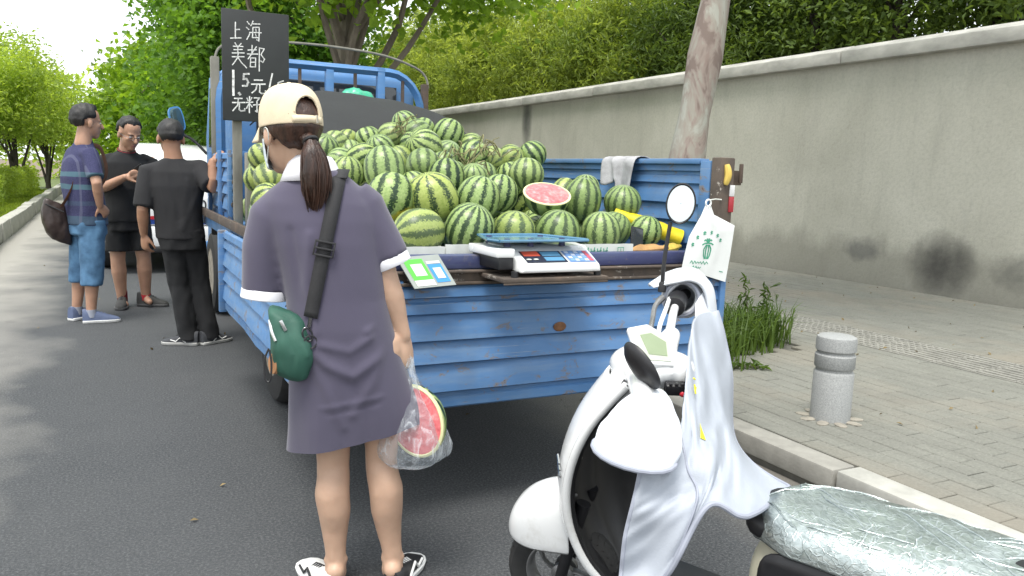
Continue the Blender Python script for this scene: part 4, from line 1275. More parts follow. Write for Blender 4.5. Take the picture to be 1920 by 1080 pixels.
# console plane: from (2.575,1.022) to (2.67,1.062)
dv = Vector((0, .095, .040)).normalized(); nv = Vector((0, -dv.z, dv.y))
Mk = Matrix(((1, 0, nv.x, 1.36), (0, dv.y, nv.y, 2.577), (0, dv.z, nv.z, 1.0238), (0, 0, 0, 1)))
def plate(x0, x1, y0, y1, z, name, mat, parent, th=.0012):
    return MB().box(x0, x1, y0, y1, z, z+th, Mk).obj(name, mat, parent, smooth=False)
M_PANEL = pm('console_navy', (.025, .03, .05), .35, var=.1)
pn = plate(.03, .205, .008, .095, .0008, 'display_panel', M_PANEL, sc_)
plate(.036, .105, .055, .091, .0022, 'red_strip', pm('console_red', (.55, .09, .05), .5), pn)
for (x0, y0, x1, y1) in ((.115, .055, .195, .088), (.115, .018, .195, .046)):
    lcd = plate(x0, x1, y0, y1, .0022, 'lcd', pm('lcd_blue', (.10, .26, .42), .3, var=.1), pn)
for k, x in enumerate((.045, .075)):
    MB().ell(Mk @ Vector((x, .03, .003)), (.011, .011, .003), n=12, m=5).obj('dial_print', M_CARD, pn)
kp = plate(.215, .33, .008, .095, .0008, 'keypad', pm('keypad_blue', (.14, .24, .45), .5), sc_)
kr = random.Random(2)
for r_ in range(4):
    for c_ in range(5):
        plate(.222+c_*.021, .239+c_*.021, .014+r_*.020, .030+r_*.020, .0022, 'key', pm('key_red', (.55, .08, .10), .5) if c_ == 4 else pm('key_pale', (.45, .52, .62), .5) if (c_+r_) % 2 else pm('key_blue', (.16, .30, .55), .5), kp)
M_PAN = pm('scale_pan_blue', (.07, .19, .30), .25, var=.1, coat=.4)
pan = MB(); z = 1.100
oc = [(1.29, 2.62), (1.67, 2.62), (1.69, 2.66), (1.60, 2.90), (1.33, 2.90), (1.27, 2.68)]
pan.prism(oc, .004, Matrix.Translation((0, 0, z)))
for i in range(len(oc)):
    a, b = oc[i], oc[(i+1) % len(oc)]
    pan.tube([(a[0], a[1], z+.006), (b[0], b[1], z+.006)], .006, 6)
pan.obj('pan', M_PAN, sc_)
for x, y in ((1.35, 2.68), (1.45, 2.68), (1.60, 2.70), (1.35, 2.84), (1.58, 2.84)):
    MB().lathe([(.013, 0), (.011, .03)], 12, Matrix.Translation((x, y, 1.079))).obj('pan_foot', M_NAVY, sc_)
for x in (1.34, 1.70):
    for y in (2.59, 2.85):
        MB().lathe([(.014, 0), (.014, .022 if y < 2.7 else .015)], 12, Matrix.Translation((x, y, .974 if y < 2.7 else .990))).obj('foot', M_BLACK, sc_)
br = thing('bracket_plate', 'rusty steel plate jutting out under the price scale', 'plate', (1.5, 2.68, .965))
pb = MB(); pb.box(1.28, 1.73, 2.555, 2.778, .958, .974); pb.box(1.28, 1.73, 2.555, 2.562, .950, .958);
pb.obj('plate', M_RUST, br, bevel=.003)

# payment board: grey plate with a green and a blue card, their printed squares left blank
pbd = thing('payment_board', 'tilted grey plate carrying a green and a blue payment card beside the woman\'s arm', 'sign', (1.03, 2.71, .98))
p00, p10, p11, p01 = Vector((.988, 2.690, .928)), Vector((1.150, 2.690, .938)), Vector((1.092, 2.757, 1.040)), Vector((.940, 2.757, 1.034))
ux = (p10-p00).normalized(); uy = (p01-p00); uy = uy; uz = ux.cross(uy).normalized()
Mp = Matrix(((ux.x, uy.x, uz.x, p00.x), (ux.y, uy.y, uz.y, p00.y), (ux.z, uy.z, uz.z, p00.z), (0, 0, 0, 1)))
L = (p10-p00).length
def pp(x0, x1, y0, y1, z, name, mat, parent, th=.001): return MB().box(x0*L, x1*L, y0, y1, z, z+th, Mp).obj(name, mat, parent, smooth=False)
pl_ = pp(0, 1, 0, 1, 0, 'plate', pm('grey_board', (.30, .33, .31), .55, var=.1), pbd, .005)
gc = pp(.10, .55, .24, .90, .0055, 'green_card', pm('card_green', (.10, .55, .06), .5, var=.05), pl_)
pp(.20, .47, .36, .74, .0068, 'blank_square', M_CARD, pl_); pp(.10, .55, .05, .235, .0055, 'white_strip', M_CARD, pl_)
pp(.60, .92, .12, .70, .0055, 'blue_card', pm('card_blue', (.04, .26, .60), .5, var=.05), pl_); pp(.67, .86, .24, .58, .0068, 'blank_square', M_CARD, pl_); pp(.60, .92, .72, .80, .0055, 'white_strip', M_CARD, pl_)

# grey rag over the right board
rag = thing('rag', 'dusty grey rag hung over the right side board', 'rag', (2.50, 3.50, 1.45))
cols = []
for i in range(15):
    t = i/14; y = 3.365 + .285*t
    f = .010*math.sin(t*19) + .006*math.sin(t*37+1)
    drop = .215 - .05*t + .02*math.sin(t*9) - (.06 if .45 < t < .8 else 0) - (.05 if t > .85 else 0)
    col = [Vector((2.525+f*.5, y, 1.36)), Vector((2.528+f*.5, y, 1.42)), Vector((2.500, y, 1.460)), Vector((2.430, y, 1.463+f*.4))]
    for k in range(6):
        q = k/5
        col.append(Vector((2.395+f-.012*q-.012*math.sin(t*13+q*2), y + (.012 if i < 7 else -.02)*q, 1.448-drop*q)))
    cols.append(col)
me = MB().grid(cols).mesh(angle=180)
me = with_mods(me, [('SUBSURF', dict(levels=1, render_levels=1)), ('SOLIDIFY', dict(thickness=.004, offset=0))])
link('cloth', me, pm('grey_rag_cloth', (.36, .36, .37), .95, var=.3, scale=14, bump=.5, bscale=220), rag)
# yellow roll, brown husks, phone
yr = thing('yellow_roll', 'rolled yellow plastic sheet with a dark open end in the corner of the bed', 'roll', (2.36, 3.06, 1.04))
ya, yb = Vector((2.15, 3.16, 1.185)), Vector((2.44, 3.02, 1.075))
d, s, u = frame_of(yb-ya)
rings = []
for k in range(11):
    t = k/10; r = .047*(.62+.38*math.sin(min(t*2.2, 1.57))) + .003*math.sin(k*2.1)
    rings.append(circle(ya.lerp(yb, t), s, u, r, r*.85, 16))
rings.append(circle(yb + d*.001, s, u, .036, .030, 16)); rings.append(circle(yb - d*.04, s, u, .034, .028, 16))
MB().loft(rings).obj('sheet', pm('yellow_plastic', (.72, .58, .02), .4, var=.15, scale=12, bump=.4, bscale=26), yr)
MB().loft([circle(yb - d*.037, s, u, .033, .027, 16), circle(yb - d*.035, s, u, .033, .027, 16)]).obj('core', pm('cardboard_dark', (.06, .035, .02), .9), yr)
for k, (xa, ya_, xb, yb_, c, lab) in enumerate([(2.06, 2.94, 2.28, 2.90, (.38, .22, .09), 'dry brown husk lying on the sill below the small front watermelon'), (2.24, 2.92, 2.40, 2.96, (.52, .38, .07), 'yellowish husk at the right end of the sill')]):
    t = thing('husk', lab, 'husk', ((xa+xb)/2, (ya_+yb_)/2, 1.04))
    MB().loft([circle(Vector((xa, ya_, 1.030)).lerp(Vector((xb, yb_, 1.045)), q), Vector((0, 1, 0)), Vector((0, .3, 1)), .004+.026*math.sin(q*3.1), .003+.019*math.sin(q*3.1)+.003*math.sin(q*21), 10) for q in [i/10 for i in range(11)]]).obj('peel', pm('husk_%d' % k, c, .85, var=.35, scale=18, bump=.5, bscale=40), t)
ph = thing('mobile_phone', 'black mobile phone propped upright against the small front watermelon', 'phone', (2.135, 2.955, 1.03))
Mph = Matrix.Translation((2.135, 2.945, 1.075)) @ Matrix.Rotation(R(10), 4, 'Y') @ Matrix.Rotation(R(-14), 4, 'X')
MB().cbox((0, 0, 0), (.072, .009, .105), Mph).obj('case', M_BLACK, ph, bevel=.006) if False else None
pc = MB().box(-.034, .034, -.004, .004, -.045, .06, Mph).obj('case', M_BLACK, ph, bevel=.004)
MB().box(-.030, .030, -.0052, -.0041, -.038, .053, Mph).obj('screen', M_GLASS, pc)

# black shade net and green sack at the front of the load
net = []
rn = random.Random(4)
for i in range(27):
    t = i/26; x = 1.02 + 1.40*t
    row = []
    for j in range(9):
        q = j/8; y = 5.02 + 1.34*q
        zt = 1.62 + .255*math.sin(min(q*1.9, 1.5))*(.62 + .38*math.sin(t*3.0)) + .05*math.exp(-((t-.42)/.2)**2)
        edge = -.09*(1-q)**2
        zt += edge + .030*noise.noise(Vector((x*3.6, y*2.4, 0))) + .018*noise.noise(Vector((x*7, y*9, 4))) + .016*math.sin(13*(t*1.3+q*.8))*math.sin(t*5+1) - (.30*max(0, t-.90)*6*(1-q)) - .25*max(0, .12-t)*4
        row.append(Vector((x + .03*math.sin(q*5), y + .10*math.sin(t*7)*(1-q), zt)))
    net.append(row)
me = with_mods(MB().grid(net).mesh(angle=180), [('SUBSURF', dict(levels=1, render_levels=1)), ('SOLIDIFY', dict(thickness=.006, offset=0))])
nt_ = thing('shade_net', 'black shade netting thrown over the front of the watermelon heap', 'net', (1.7, 5.8, 1.6))
link('sheet', me, pm('black_net', (.020, .022, .023), .85, var=.4, scale=60, bump=.5, bscale=300), nt_)
gs = thing('green_sack', 'crumpled green plastic sack behind the black net below the headboard', 'sack', (1.72, 6.12, 1.82))
mb = MB(); mb.ell((1.76, 6.15, 1.85), (.15, .12, .115)); mb.ell((1.64, 6.13, 1.80), (.09, .09, .10)); mb.ell((1.82, 6.15, 1.80), (.12, .1, .1))
me = remesh(mb, .02, 4, disp=lambda p, n: .022*noise.noise(p*11) + .012*noise.noise(p*26))
link('sack', me, pm('green_plastic', (.05, .42, .25), .35, var=.2, scale=12, spec=.6), gs)

# chalkboard with the seller's chalk writing
cbd = thing('chalkboard', 'black chalkboard with white handwritten prices standing upright above the left side', 'sign', (.82, 4.95, 1.9))
Mb = Matrix.Translation((.632, 4.93, 1.600)) @ Matrix.Rotation(R(-2), 4, 'Z') @ Matrix.Rotation(R(90), 4, 'X')
MB().box(0, .372, 0, .622, -.018, 0, Mb).obj('board', pm('slate_black', (.022, .025, .026), .7, var=.35, scale=5), cbd, bevel=.004)
MB().box(X0+.03, X0+.08, 4.955, 5.0, .99, 2.1).obj('stake', M_GREYW, cbd, bevel=.004)
G = dict(
 shang=[[(.50, 1), (.47, .05)], [(.5, .56), (.86, .60)], [(.05, .04), (.98, .12)]],
 hai=[[(.05, .95), (.18, .84)], [(0, .66), (.15, .56)], [(.02, .06), (.22, .36)], [(.45, 1), (.30, .76)], [(.38, .86), (.92, .90)], [(.44, .70), (.40, .18), (.82, .20)], [(.44, .70), (.88, .72), (.84, .02), (.70, .08)], [(.22, .42), (1.0, .46)], [(.62, .62), (.66, .52)], [(.60, .36), (.65, .27)]],
 mei=[[(.30, 1), (.40, .90)], [(.72, 1), (.58, .90)], [(.18, .84), (.84, .88)], [(.22, .70), (.80, .74)], [(.10, .55), (.92, .60)], [(.50, .88), (.48, .55)], [(.10, .38), (.92, .42)], [(.50, .54), (.44, .34), (.10, .02)], [(.50, .36), (.72, .16), (1.08, -.06)]],
 du=[[(.04, .78), (.52, .82)], [(.28, 1), (.26, .60)], [(0, .60), (.60, .64)], [(.52, .96), (.04, .38)], [(.18, .44), (.16, .04), (.46, .05), (.48, .45), (.18, .44)], [(.18, .25), (.46, .26)], [(.70, .92), (.68, -.12)], [(.70, .92), (.98, .90), (.80, .62), (1.0, .44), (.90, .28), (.78, .34)]],
 yuan=[[(.20, .90), (.78, .94)], [(0, .62), (1, .68)], [(.40, .64), (.32, .30), (.02, .04)], [(.60, .66), (.58, .14), (.74, .04), (1.0, .08), (1.02, .24)]],
 jin=[[(.80, 1), (.30, .86)], [(.32, .86), (.26, .40), (.05, .05)], [(.30, .58), (.95, .64)], [(.64, .60), (.62, 0)]],
 wu=[[(.20, .94), (.80, .98)], [(.04, .62), (1, .68)], [(.50, .96), (.44, .44), (.06, .02)], [(.58, .64), (.56, .12), (.70, .02), (.98, .06), (1, .22)]],
 zi=[[(.06, .86), (.14, .72)], [(.40, .90), (.30, .74)], [(0, .60), (.48, .64)], [(.24, .96), (.22, 0)], [(.22, .58), (.02, .26)], [(.24, .56), (.42, .36)], [(.58, .90), (.96, .92), (.76, .70)], [(.76, .70), (.78, .06), (.66, .12)], [(.52, .48), (1.05, .54)]],
 one=[[(.5, 1), (.48, 0)]], dot=[[(.4, .12), (.5, .0)]], five=[[(.35, .95), (.30, .56)], [(.30, .56), (.62, .62), (.78, .36), (.62, .08), (.22, .06)], [(.35, .95), (.85, .99)]], slash=[[(.82, 1.0), (.30, -.05)]])
M_CHALK = pm('chalk_white', (.72, .73, .72), .95, var=.25, scale=120)
def put(ch, x, y, w, h, t):
    chalk = MB()
    # x, y: lower left corner on the board in metres
    st = []
    for s in G[ch]:
        dense = []
        for i in range(len(s)-1):
            for k in range(3):
                q = k/3; dense.append((s[i][0]*(1-q)+s[i+1][0]*q, s[i][1]*(1-q)+s[i+1][1]*q))
        dense.append(s[-1])
        st.append([(x + a*w + .0015*noise.noise(Vector((a*9, b*9, x*50))), y + b*h + .0015*noise.noise(Vector((a*9, b*9, y*40+7)))) for a, b in dense])
    marks(chalk, Mb, st, t, .0012)
    chalk.obj('chalk_character', M_CHALK, cbd, smooth=False, fix=False)
put('shang', .045, .455, .060, .095, .0062); put('hai', .135, .455, .080, .110, .0058)
put('mei', .048, .310, .078, .125, .0058); put('du', .138, .305, .095, .125, .0058)
put('one', .030, .145, .06, .135, .0130); put('dot', .070, .150, .05, .05, .0130); put('five', .098, .195, .055, .075, .0100); put('yuan', .160, .160, .075, .085, .0075); put('slash', .235, .165, .050, .115, .0085); put('jin', .290, .150, .060, .095, .0070)
put('wu', .050, .055, .070, .075, .0070); put('zi', .128, .050, .078, .095, .0065); 

# white carrier bag knotted to the rear post
wb = thing('carrier_bag', 'white plastic carrier bag printed in green hanging from the rear right post', 'bag', (2.36, 2.71, 1.26))
def bagpt(u, v):
    # outline of the hanging bag: u across, v down
    Lp = catmull([Vector((2.318, 0, 1.248)), Vector((2.300, 0, 1.200)), Vector((2.245, 0, 1.110)), Vector((2.232, 0, 1.04)), Vector((2.222, 0, .972))], 1)
    Rp = catmull([Vector((2.348, 0, 1.245)), Vector((2.372, 0, 1.205)), Vector((2.498, 0, 1.158)), Vector((2.488, 0, 1.03)), Vector((2.474, 0, .905))], 1)
    i = v*(len(Lp)-1); k = min(int(i), len(Lp)-2); f = i-k
    l = Lp[k].lerp(Lp[k+1], f); r = Rp[k].lerp(Rp[k+1], f)
    return l.lerp(r, u)
for_rows = {}
def bag_side(sg):
    rows = []
    for i in range(21):
        v = i/20; row = []
        for j in range(13):
            u = j/12
            p = bagpt(u, v)
            bulge = .012*math.sin(math.pi*u)*math.sin(math.pi*min(1, v*.92+.05))
            wr = .004*noise.noise(Vector((u*6+sg*9, v*5, 2)))*math.sin(math.pi*u) + .003*math.sin(u*22)*(1-v)*math.sin(math.pi*u)
            row.append(Vector((p.x, 2.712 - sg*(bulge+wr) + .015*v, p.z)))
        rows.append(row)
    return rows
front = bag_side(1)
bg = MB(); bg.grid(front); bg.grid(bag_side(-1), flip=True)
me = bg.mesh(angle=180)
bo_ = link('bag', me, pm('white_film', (.80, .82, .80), .35, var=.04, spec=.5), wb)
MB().torus(Matrix.Translation((2.333, 2.712, 1.256)) @ Matrix.Rotation(R(90), 4, 'X'), .014, .004, 16, 6).obj('handle', pm('white_film', (.80, .82, .80)), bo_)
MB().tube([(2.333, 2.712, 1.268), (2.39, 2.735, 1.272), (X1-.05, 2.752, 1.27)], .003, 5).obj('string', M_CARD, bo_)
bvh = BVHTree.FromPolygons([p for r in front for p in r], [(i*13+j, i*13+j+1, (i+1)*13+j+1, (i+1)*13+j) for i in range(20) for j in range(12)])
pr_m = MB()
def on_bag(x, z):
    h = bvh.ray_cast(Vector((x, 2.0, z)), Vector((0, 1, 0)))
    return (h[0] + Vector((0, -.0012, 0))) if h[0] else Vector((x, 2.69, z))
def bag_flush(name):
    global pr_m
    pr_m.obj(name, M_GREEN, bo_, smooth=False, fix=False); pr_m = MB()
def bag_marks(strokes, w):
    for st in strokes:
        for i in range(len(st)-1):
            a, b = Vector(st[i]), Vector(st[i+1]); d = (b-a)
            if d.length < 1e-6: continue
            d.normalize(); s = Vector((-d.y, d.x))*w*.5
            q = [a-s, b-s, b+s, a+s]
            pr_m.add([on_bag(p.x, p.y) for p in q], [(0, 1, 2, 3)])
cx_, cz_ = 2.345, 1.085
# arc of six characters
for k, a in enumerate((158, 132, 106, 80, 56, 36)):
    p = Vector((cx_ + .085*math.cos(R(a)), 1.045 + .085*math.sin(R(a))))
    s = .0075
    bag_marks([[(p.x-s, p.y), (p.x+s, p.y+.002)], [(p.x, p.y+s), (p.x-.001, p.y-s)], [(p.x-s*.8, p.y-s), (p.x+s, p.y-s*.6)], [(p.x-s*.5, p.y+s*.6), (p.x+s*.7, p.y+s*.5)]], .0042); bag_flush('printed_character')
# striped fruit under palm fronds
for dx, bend in ((-.016, -.010), (-.006, -.004), (.006, .004), (.016, .010)):
    bag_marks([[(cx_+dx*.5, 1.075), (cx_+dx+bend*.4, 1.055), (cx_+dx, 1.028), (cx_+dx*.5, 1.012)]], .0062)
for dx, dz in ((-.030, -.006), (-.022, .012), (-.008, .018), (.008, .018), (.022, .012), (.030, -.006)):
    bag_marks([[(cx_, 1.082), (cx_+dx*.6, 1.086+dz*.9), (cx_+dx, 1.080+dz)]], .006)
bag_flush('printed_emblem')
# scribbled script lines
for z0, x0, n, w_ in ((.998, 2.262, 13, .008), (.975, 2.275, 8, .007), (.957, 2.255, 6, .007)):
    st = [(x0 + i*w_, z0 + (.007 if i % 2 else -.004) + .0025*math.sin(i*2.3) - .0018*i*.3) for i in range(n)]
    bag_marks([st], .0032); bag_flush('printed_script')
bag_marks([[(2.43, .955), (2.452, .950)]], .004)
bag_flush('printed_mark')

# dry vines caught between the fruit
rv = random.Random(14)
for k, (x, y, z, lab) in enumerate([(1.90, 4.02, 1.49, 'tangle of dry vine between the very dark and the brownish watermelon'), (1.56, 3.66, 1.43, 'dry vine lying across the middle of the slope'), (1.75, 3.80, 1.36, 'wispy dry vine above the round dark watermelon'), (1.62, 4.72, 1.62, 'thin dry vine stalk near the crest of the heap')]):
    t = thing('dry_vine', lab, 'vine', (x, y, z))
    mb = MB()
    for q in range(9):
        p0 = Vector((x + rv.uniform(-.07, .07), y + rv.uniform(-.06, .06), z - .05)); pts = [p0]
        for j in range(4): pts.append(pts[-1] + Vector((rv.uniform(-.05, .05), rv.uniform(-.045, .025), rv.uniform(-.02, .04) + (.02 if j < 2 else -.02))))
        mb.tube(catmull(pts, 3), [.0034]*9 + [.0024]*4, 5)
    tag(mb.obj('vine_stems', bpy.data.materials['dry_stem'], t), kind='stuff')
# ================================================================== people
M_SKIN = pm('skin', (.42, .24, .16), .5, var=.14, scale=9, bump=.06, bscale=160, sss=.12)
M_SKINL = pm('skin_pale', (.47, .305, .215), .5, var=.13, scale=7, bump=.05, bscale=160, sss=.12)
M_SKIND = pm('skin_tanned', (.34, .18, .11), .5, var=.12, scale=9, bump=.06, bscale=160, sss=.1)
M_HAIR = pm('black_hair', (.016, .015, .015), .55, var=.5, scale=60, bump=.6, bscale=180, stretch=(1, 1, .25))
M_HAIRB = pm('dark_brown_hair', (.022, .013, .010), .38, var=.5, scale=50, bump=.8, bscale=160, c2=(.07, .03, .018), stretch=(1, 1, .10))
M_EYE = pm('eye_white', (.6, .58, .55), .3)
M_IRIS = pm('iris', (.012, .009, .008), .2)
M_LIP = pm('lip', (.36, .15, .12), .5)

def axes(fwd, up=(0, 0, 1)):
    f = Vector(fwd).normalized(); u = Vector(up); u = (u - f*u.dot(f)).normalized(); r = f.cross(u)
    return Matrix((r, f, u)).transposed()          # columns: right, forward, up

def head_shapes(mb, c, A, s=1.0):
    c = Vector(c)
    P = lambda x, y, z: c + A @ (Vector((x, y, z))*s)
    def E(p, r, n=18, m=12): mb.ell(P(*p), tuple(q*s for q in r), A, n, m)
    E((0, -.012, .035), (.074, .094, .084)); E((0, .022, -.028), (.060, .068, .082)); E((0, .055, -.088), (.030, .028, .026)); E((0, .066, .018), (.050, .020, .012))
    E((.034, .056, -.022), (.022, .022, .020)); E((-.034, .056, -.022), (.022, .022, .020))
    mb.tube([P(0, .084, .010), P(0, .096, -.010), P(0, .106, -.030)], [.0085*s, .0105*s, .0145*s], 10, round_ends=True)
    E((0, .080, -.060), (.024, .010, .006), 12, 8); E((0, .079, -.072), (.021, .010, .006), 12, 8)
    for sx in (-1, 1):
        E((sx*.075, -.008, -.012), (.010, .021, .031), 12, 8)
    return P

def neck_shape(mb, base, c, A, s=1.0, r=.056):
    mb.tube([Vector(base), Vector(base).lerp(Vector(c) + A @ Vector((0, -.02, -.03)), .55), Vector(c) + A @ Vector((0, -.015, -.02))], [r*1.15, r, r*.98], 16, round_ends=True)

def hair_shell(c, A, s=1.0, front=.075, nape=-.075, thick=.012, side=-.02, seed=1, rough=.005):
    """hair as an uneven shell over the skull, tucked under the skin where the face is"""
    c = Vector(c); mb = MB(); n, m = 48, 30
    rings = []
    for i in range(m+1):
        t = math.pi*i/m; ring = []
        for k in range(n):
            a = 2*math.pi*k/n
            d = Vector((math.sin(t)*math.cos(a), math.sin(t)*math.sin(a), math.cos(t)))
            p = Vector((d.x*.074, -.012 + d.y*.094, .035 + d.z*.084))
            hairline = nape if d.y < -.25 else (side if d.y < .42 else front)
            hairline = hairline + .010*noise.noise(Vector((math.cos(a)*6+seed, math.sin(a)*6, 4)))
            blend = min(1, max(0, (p.z - hairline)/.042))
            p += d*(thick*blend - .020*(1-blend))
            nn = noise.noise(Vector((p.x*34+seed*7, p.y*34, p.z*12))) + .6*noise.noise(Vector((p.x*80+seed, p.y*80, p.z*30)))
            p += d*rough*nn*blend
            if d.y < -.2 and p.z < .02: p.y += -.006*blend if p.z > nape else .012
            ring.append(c + A @ (p*s))
        rings.append(ring)
    mb.loft(rings)
    return mb.mesh(angle=180)

def face_bits(t, c, A, s=1.0, looking_down=False):
    c = Vector(c)
    for sx in (-1, 1):
        e = MB().ell(c + A @ (Vector((sx*.030, .0745, -.002))*s), (.0125*s, .009*s, (.0045 if looking_down else .006)*s), A, 12, 8).obj('eye', M_EYE, t)
        MB().ell(c + A @ (Vector((sx*.030, .082, -.003))*s), (.005*s, .003*s, (.0035 if looking_down else .005)*s), A, 10, 6).obj('iris', M_IRIS, e)
        MB().tube([c + A @ (Vector((sx*.014, .0835, .016))*s), c + A @ (Vector((sx*.032, .0835, .021))*s), c + A @ (Vector((sx*.050, .074, .016))*s)], [.002*s, .0034*s, .0018*s], 6).obj('eyebrow', M_HAIR, t)
    MB().ell(c + A @ (Vector((0, .0868, -.066))*s), (.021*s, .004*s, .0065*s), A, 14, 8).obj('mouth', M_LIP, t)

def hand_shapes(mb, wrist, d, n, curl=(20, 25, 20), spread=6, s=1.0, thumb=40, right=True, thumb_curl=18):
    """palm, four unequal fingers with three bones each, and a thumb off the side. d: wrist to knuckles, n: out of the back of the hand"""
    w = Vector(wrist); d = Vector(d).normalized(); n = Vector(n); n = (n - d*n.dot(d)).normalized(); side = d.cross(n)
    if not right: side = -side                      # side points to the thumb
    M3 = Matrix((side, d, n)).transposed()
    mb.tube([w - d*.02*s, w + d*.025*s, w + d*.055*s, w + d*.082*s], [.026*s, .033*s, .039*s, .038*s], 14, flat=.42, side=side, round_ends=True)
    mb.ell(w + d*.035*s + side*.022*s - n*.008*s, (.017*s, .030*s, .013*s), M3, 10, 8)
    for k, (off, L, r) in enumerate(((.028, .92, .0088), (.0095, 1.0, .0090), (-.009, .94, .0086), (-.026, .76, .0076))):
        p = w + d*(.078 - .006*abs(k-1))*s + side*off*s
        ang = R(spread*(1.3-k)); dd = (d*math.cos(ang) + side*math.sin(ang)).normalized()
        pts = [p - dd*.014*s, p]; q = p; a = 0
        ax = dd.cross(n).normalized()
        for j, bl in enumerate((.043, .026, .021)):
            a += curl[j]*(1 + .10*k)
            v = Matrix.Rotation(R(-a), 3, ax) @ dd
            q = q + v*bl*L*s; pts.append(q)
        mb.tube(pts, [r*s*1.05, r*s*1.05, r*s, r*s*.93, r*s*.82], 10, round_ends=True)
    p = w + d*.022*s + side*.026*s - n*.006*s
    t0 = (d*math.cos(R(thumb)) + side*math.sin(R(thumb)) - n*.25).normalized()
    t1 = (t0 + d*math.tan(R(thumb_curl)) - n*.15).normalized(); t2 = (t1 + d*.35 - side*.15 - n*.1).normalized()
    q1 = p + t0*.036*s; q2 = q1 + t1*.030*s; q3 = q2 + t2*.024*s
    mb.tube([p, q1, q2, q3], [.0135*s, .0115*s, .0102*s, .0088*s], 10, round_ends=True)
    return M3

def ring_at(c, side, fwd, rx, ry, n=28, power=.88):
    return circle(c, Vector(side), Vector(fwd), rx, ry, n, power)

def torso(mb, rows, n=28):
    """rows: (centre, side vector, half width, half depth)"""
    rings = []
    for c, s, rx, ry in rows:
        s = Vector(s).normalized(); f = Vector((0, 0, 1)).cross(s)
        rings.append(ring_at(Vector(c), s, f, rx, ry, n))
    # close both ends with shrinking rings
    def shrink(r, q, dz):
        c = sum(r, Vector())/len(r); return [c + (p-c)*q + Vector((0, 0, dz)) for p in r]
    rings = [shrink(rings[0], .5, -.012), shrink(rings[0], .85, -.006)] + rings + [shrink(rings[-1], .85, .008), shrink(rings[-1], .5, .014)]
    mb.loft(rings)

def folds(amp, sc=(7, 7, 3), seed=0, lines=()):
    """cloth relief: long soft folds from stretched noise plus creases along given polylines"""
    def fn(p, n):
        q = Vector((p.x*sc[0]+seed, p.y*sc[1], p.z*sc[2]))
        a = amp*(noise.noise(q) + .45*noise.noise(q*2.3 + Vector((3, 1, seed))))
        for pts, w, h in lines:
            best = 9
            for i in range(len(pts)-1):
                A_, B_ = pts[i], pts[i+1]; ab = B_-A_; t = max(0, min(1, (p-A_).dot(ab)/max(ab.length_squared, 1e-9)))
                best = min(best, (p-(A_+ab*t)).length)
            if best < 3*w: a += h*math.exp(-(best/w)**2)
        return a
    return fn

def shoe(t, heel, d, L, w, upper, sole, name='shoe', lace=None, tall=.085, mark=None):
    """heel: point on the ground under the back of the shoe"""
    heel = Vector(heel); d = Vector((d[0], d[1], 0)).normalized(); s = Vector((d.y, -d.x, 0)); u = Vector((0, 0, 1))
    prof = [(0, .62, 1.0), (.05, .78, 1.03), (.18, .84, .98), (.34, .80, .90), (.5, .90, .74), (.68, 1.0, .56), (.84, .92, .44), (.94, .70, .36), (1.0, .30, .22)]
    sm = MB(); um = MB(); rs, ru = [], []
    for f, wd, h in prof:
        c = heel + d*(f*L)
        hw = w*.5*wd
        rs.append([c + s*hw*1.06 + u*.002, c - s*hw*1.06 + u*.002, c - s*hw*1.20 + u*.026, c + s*hw*1.20 + u*.026])
        H = tall*h
        ring = []
        for k in range(13):
            a = math.pi*k/12
            ring.append(c + s*hw*math.copysign(abs(math.cos(a))**.7, math.cos(a)) + u*(.022 + (H-.022)*math.sin(a)**.75))
        ru.append(ring)
    sm.loft(rs); um.loft(ru)
    o = um.obj(name, upper, t, angle=60)
    sm.obj('sole', sole, o, bevel=.004, angle=60)
    if lace:
        lm = MB()
        for k in range(4):
            f = .36 + .075*k; i = f*L; h = tall*(.90 - .95*(f-.34))
            c = heel + d*i
            lm.tube([c + s*w*.24 + u*(h*.86), c + u*(h*1.04+.003), c - s*w*.24 + u*(h*.86)], .0028, 5)
        lm.obj('laces', lace, o)
    if mark:
        mm = MB()
        for sg in (-1, 1):
            pts = [(.30, .020), (.46, .055), (.56, .028), (.70, .040)]
            q = []
            for f, z in pts:
                wd = np.interp(f, [a[0] for a in prof], [a[1] for a in prof])*w*.5*1.02
                q.append(heel + d*(f*L) + s*sg*wd + u*(z+.006))
            mm.tube(q, .0045, 6)
        mm.obj('side_stripe', mark, o)
    return o

# ------------------------------------------------------------------ the woman at the tailgate
WO = Vector((.700, 2.385, 0))
wdir = Vector((.278, .961, 0)); wsd = Vector((.961, -.278, 0))
W = lambda x, y, z: WO + wsd*x*.977 + wdir*y + Vector((0, 0, 1.35 + (z-1.35)*.977 if z else 0))     # across, away, up
woman = thing('person', 'woman in a loose purple grey dress and cream cap standing before the tailgate', 'person', WO)
hf = (Matrix.Rotation(R(33), 3, 'Z') @ wdir); hfv = (hf + Vector((0, 0, -.10))).normalized()
hA = axes(hfv); hC = W(-.216, .03, 1.446)
mb = MB()
head_shapes(mb, hC, hA, 1.0); neck_shape(mb, W(-.146, .01, 1.31), hC, hA, r=.047)
torso(mb, [(W(-.02, 0, .74), wsd, .15, .10), (W(-.04, 0, .82), wsd, .145, .10), (W(-.08, 0, 1.0), wsd, .115, .085), (W(-.11, 0, 1.18), wsd, .135, .09), (W(-.125, 0, 1.27), wsd, .15, .075), (W(-.135, 0, 1.33), wsd, .06, .055)])
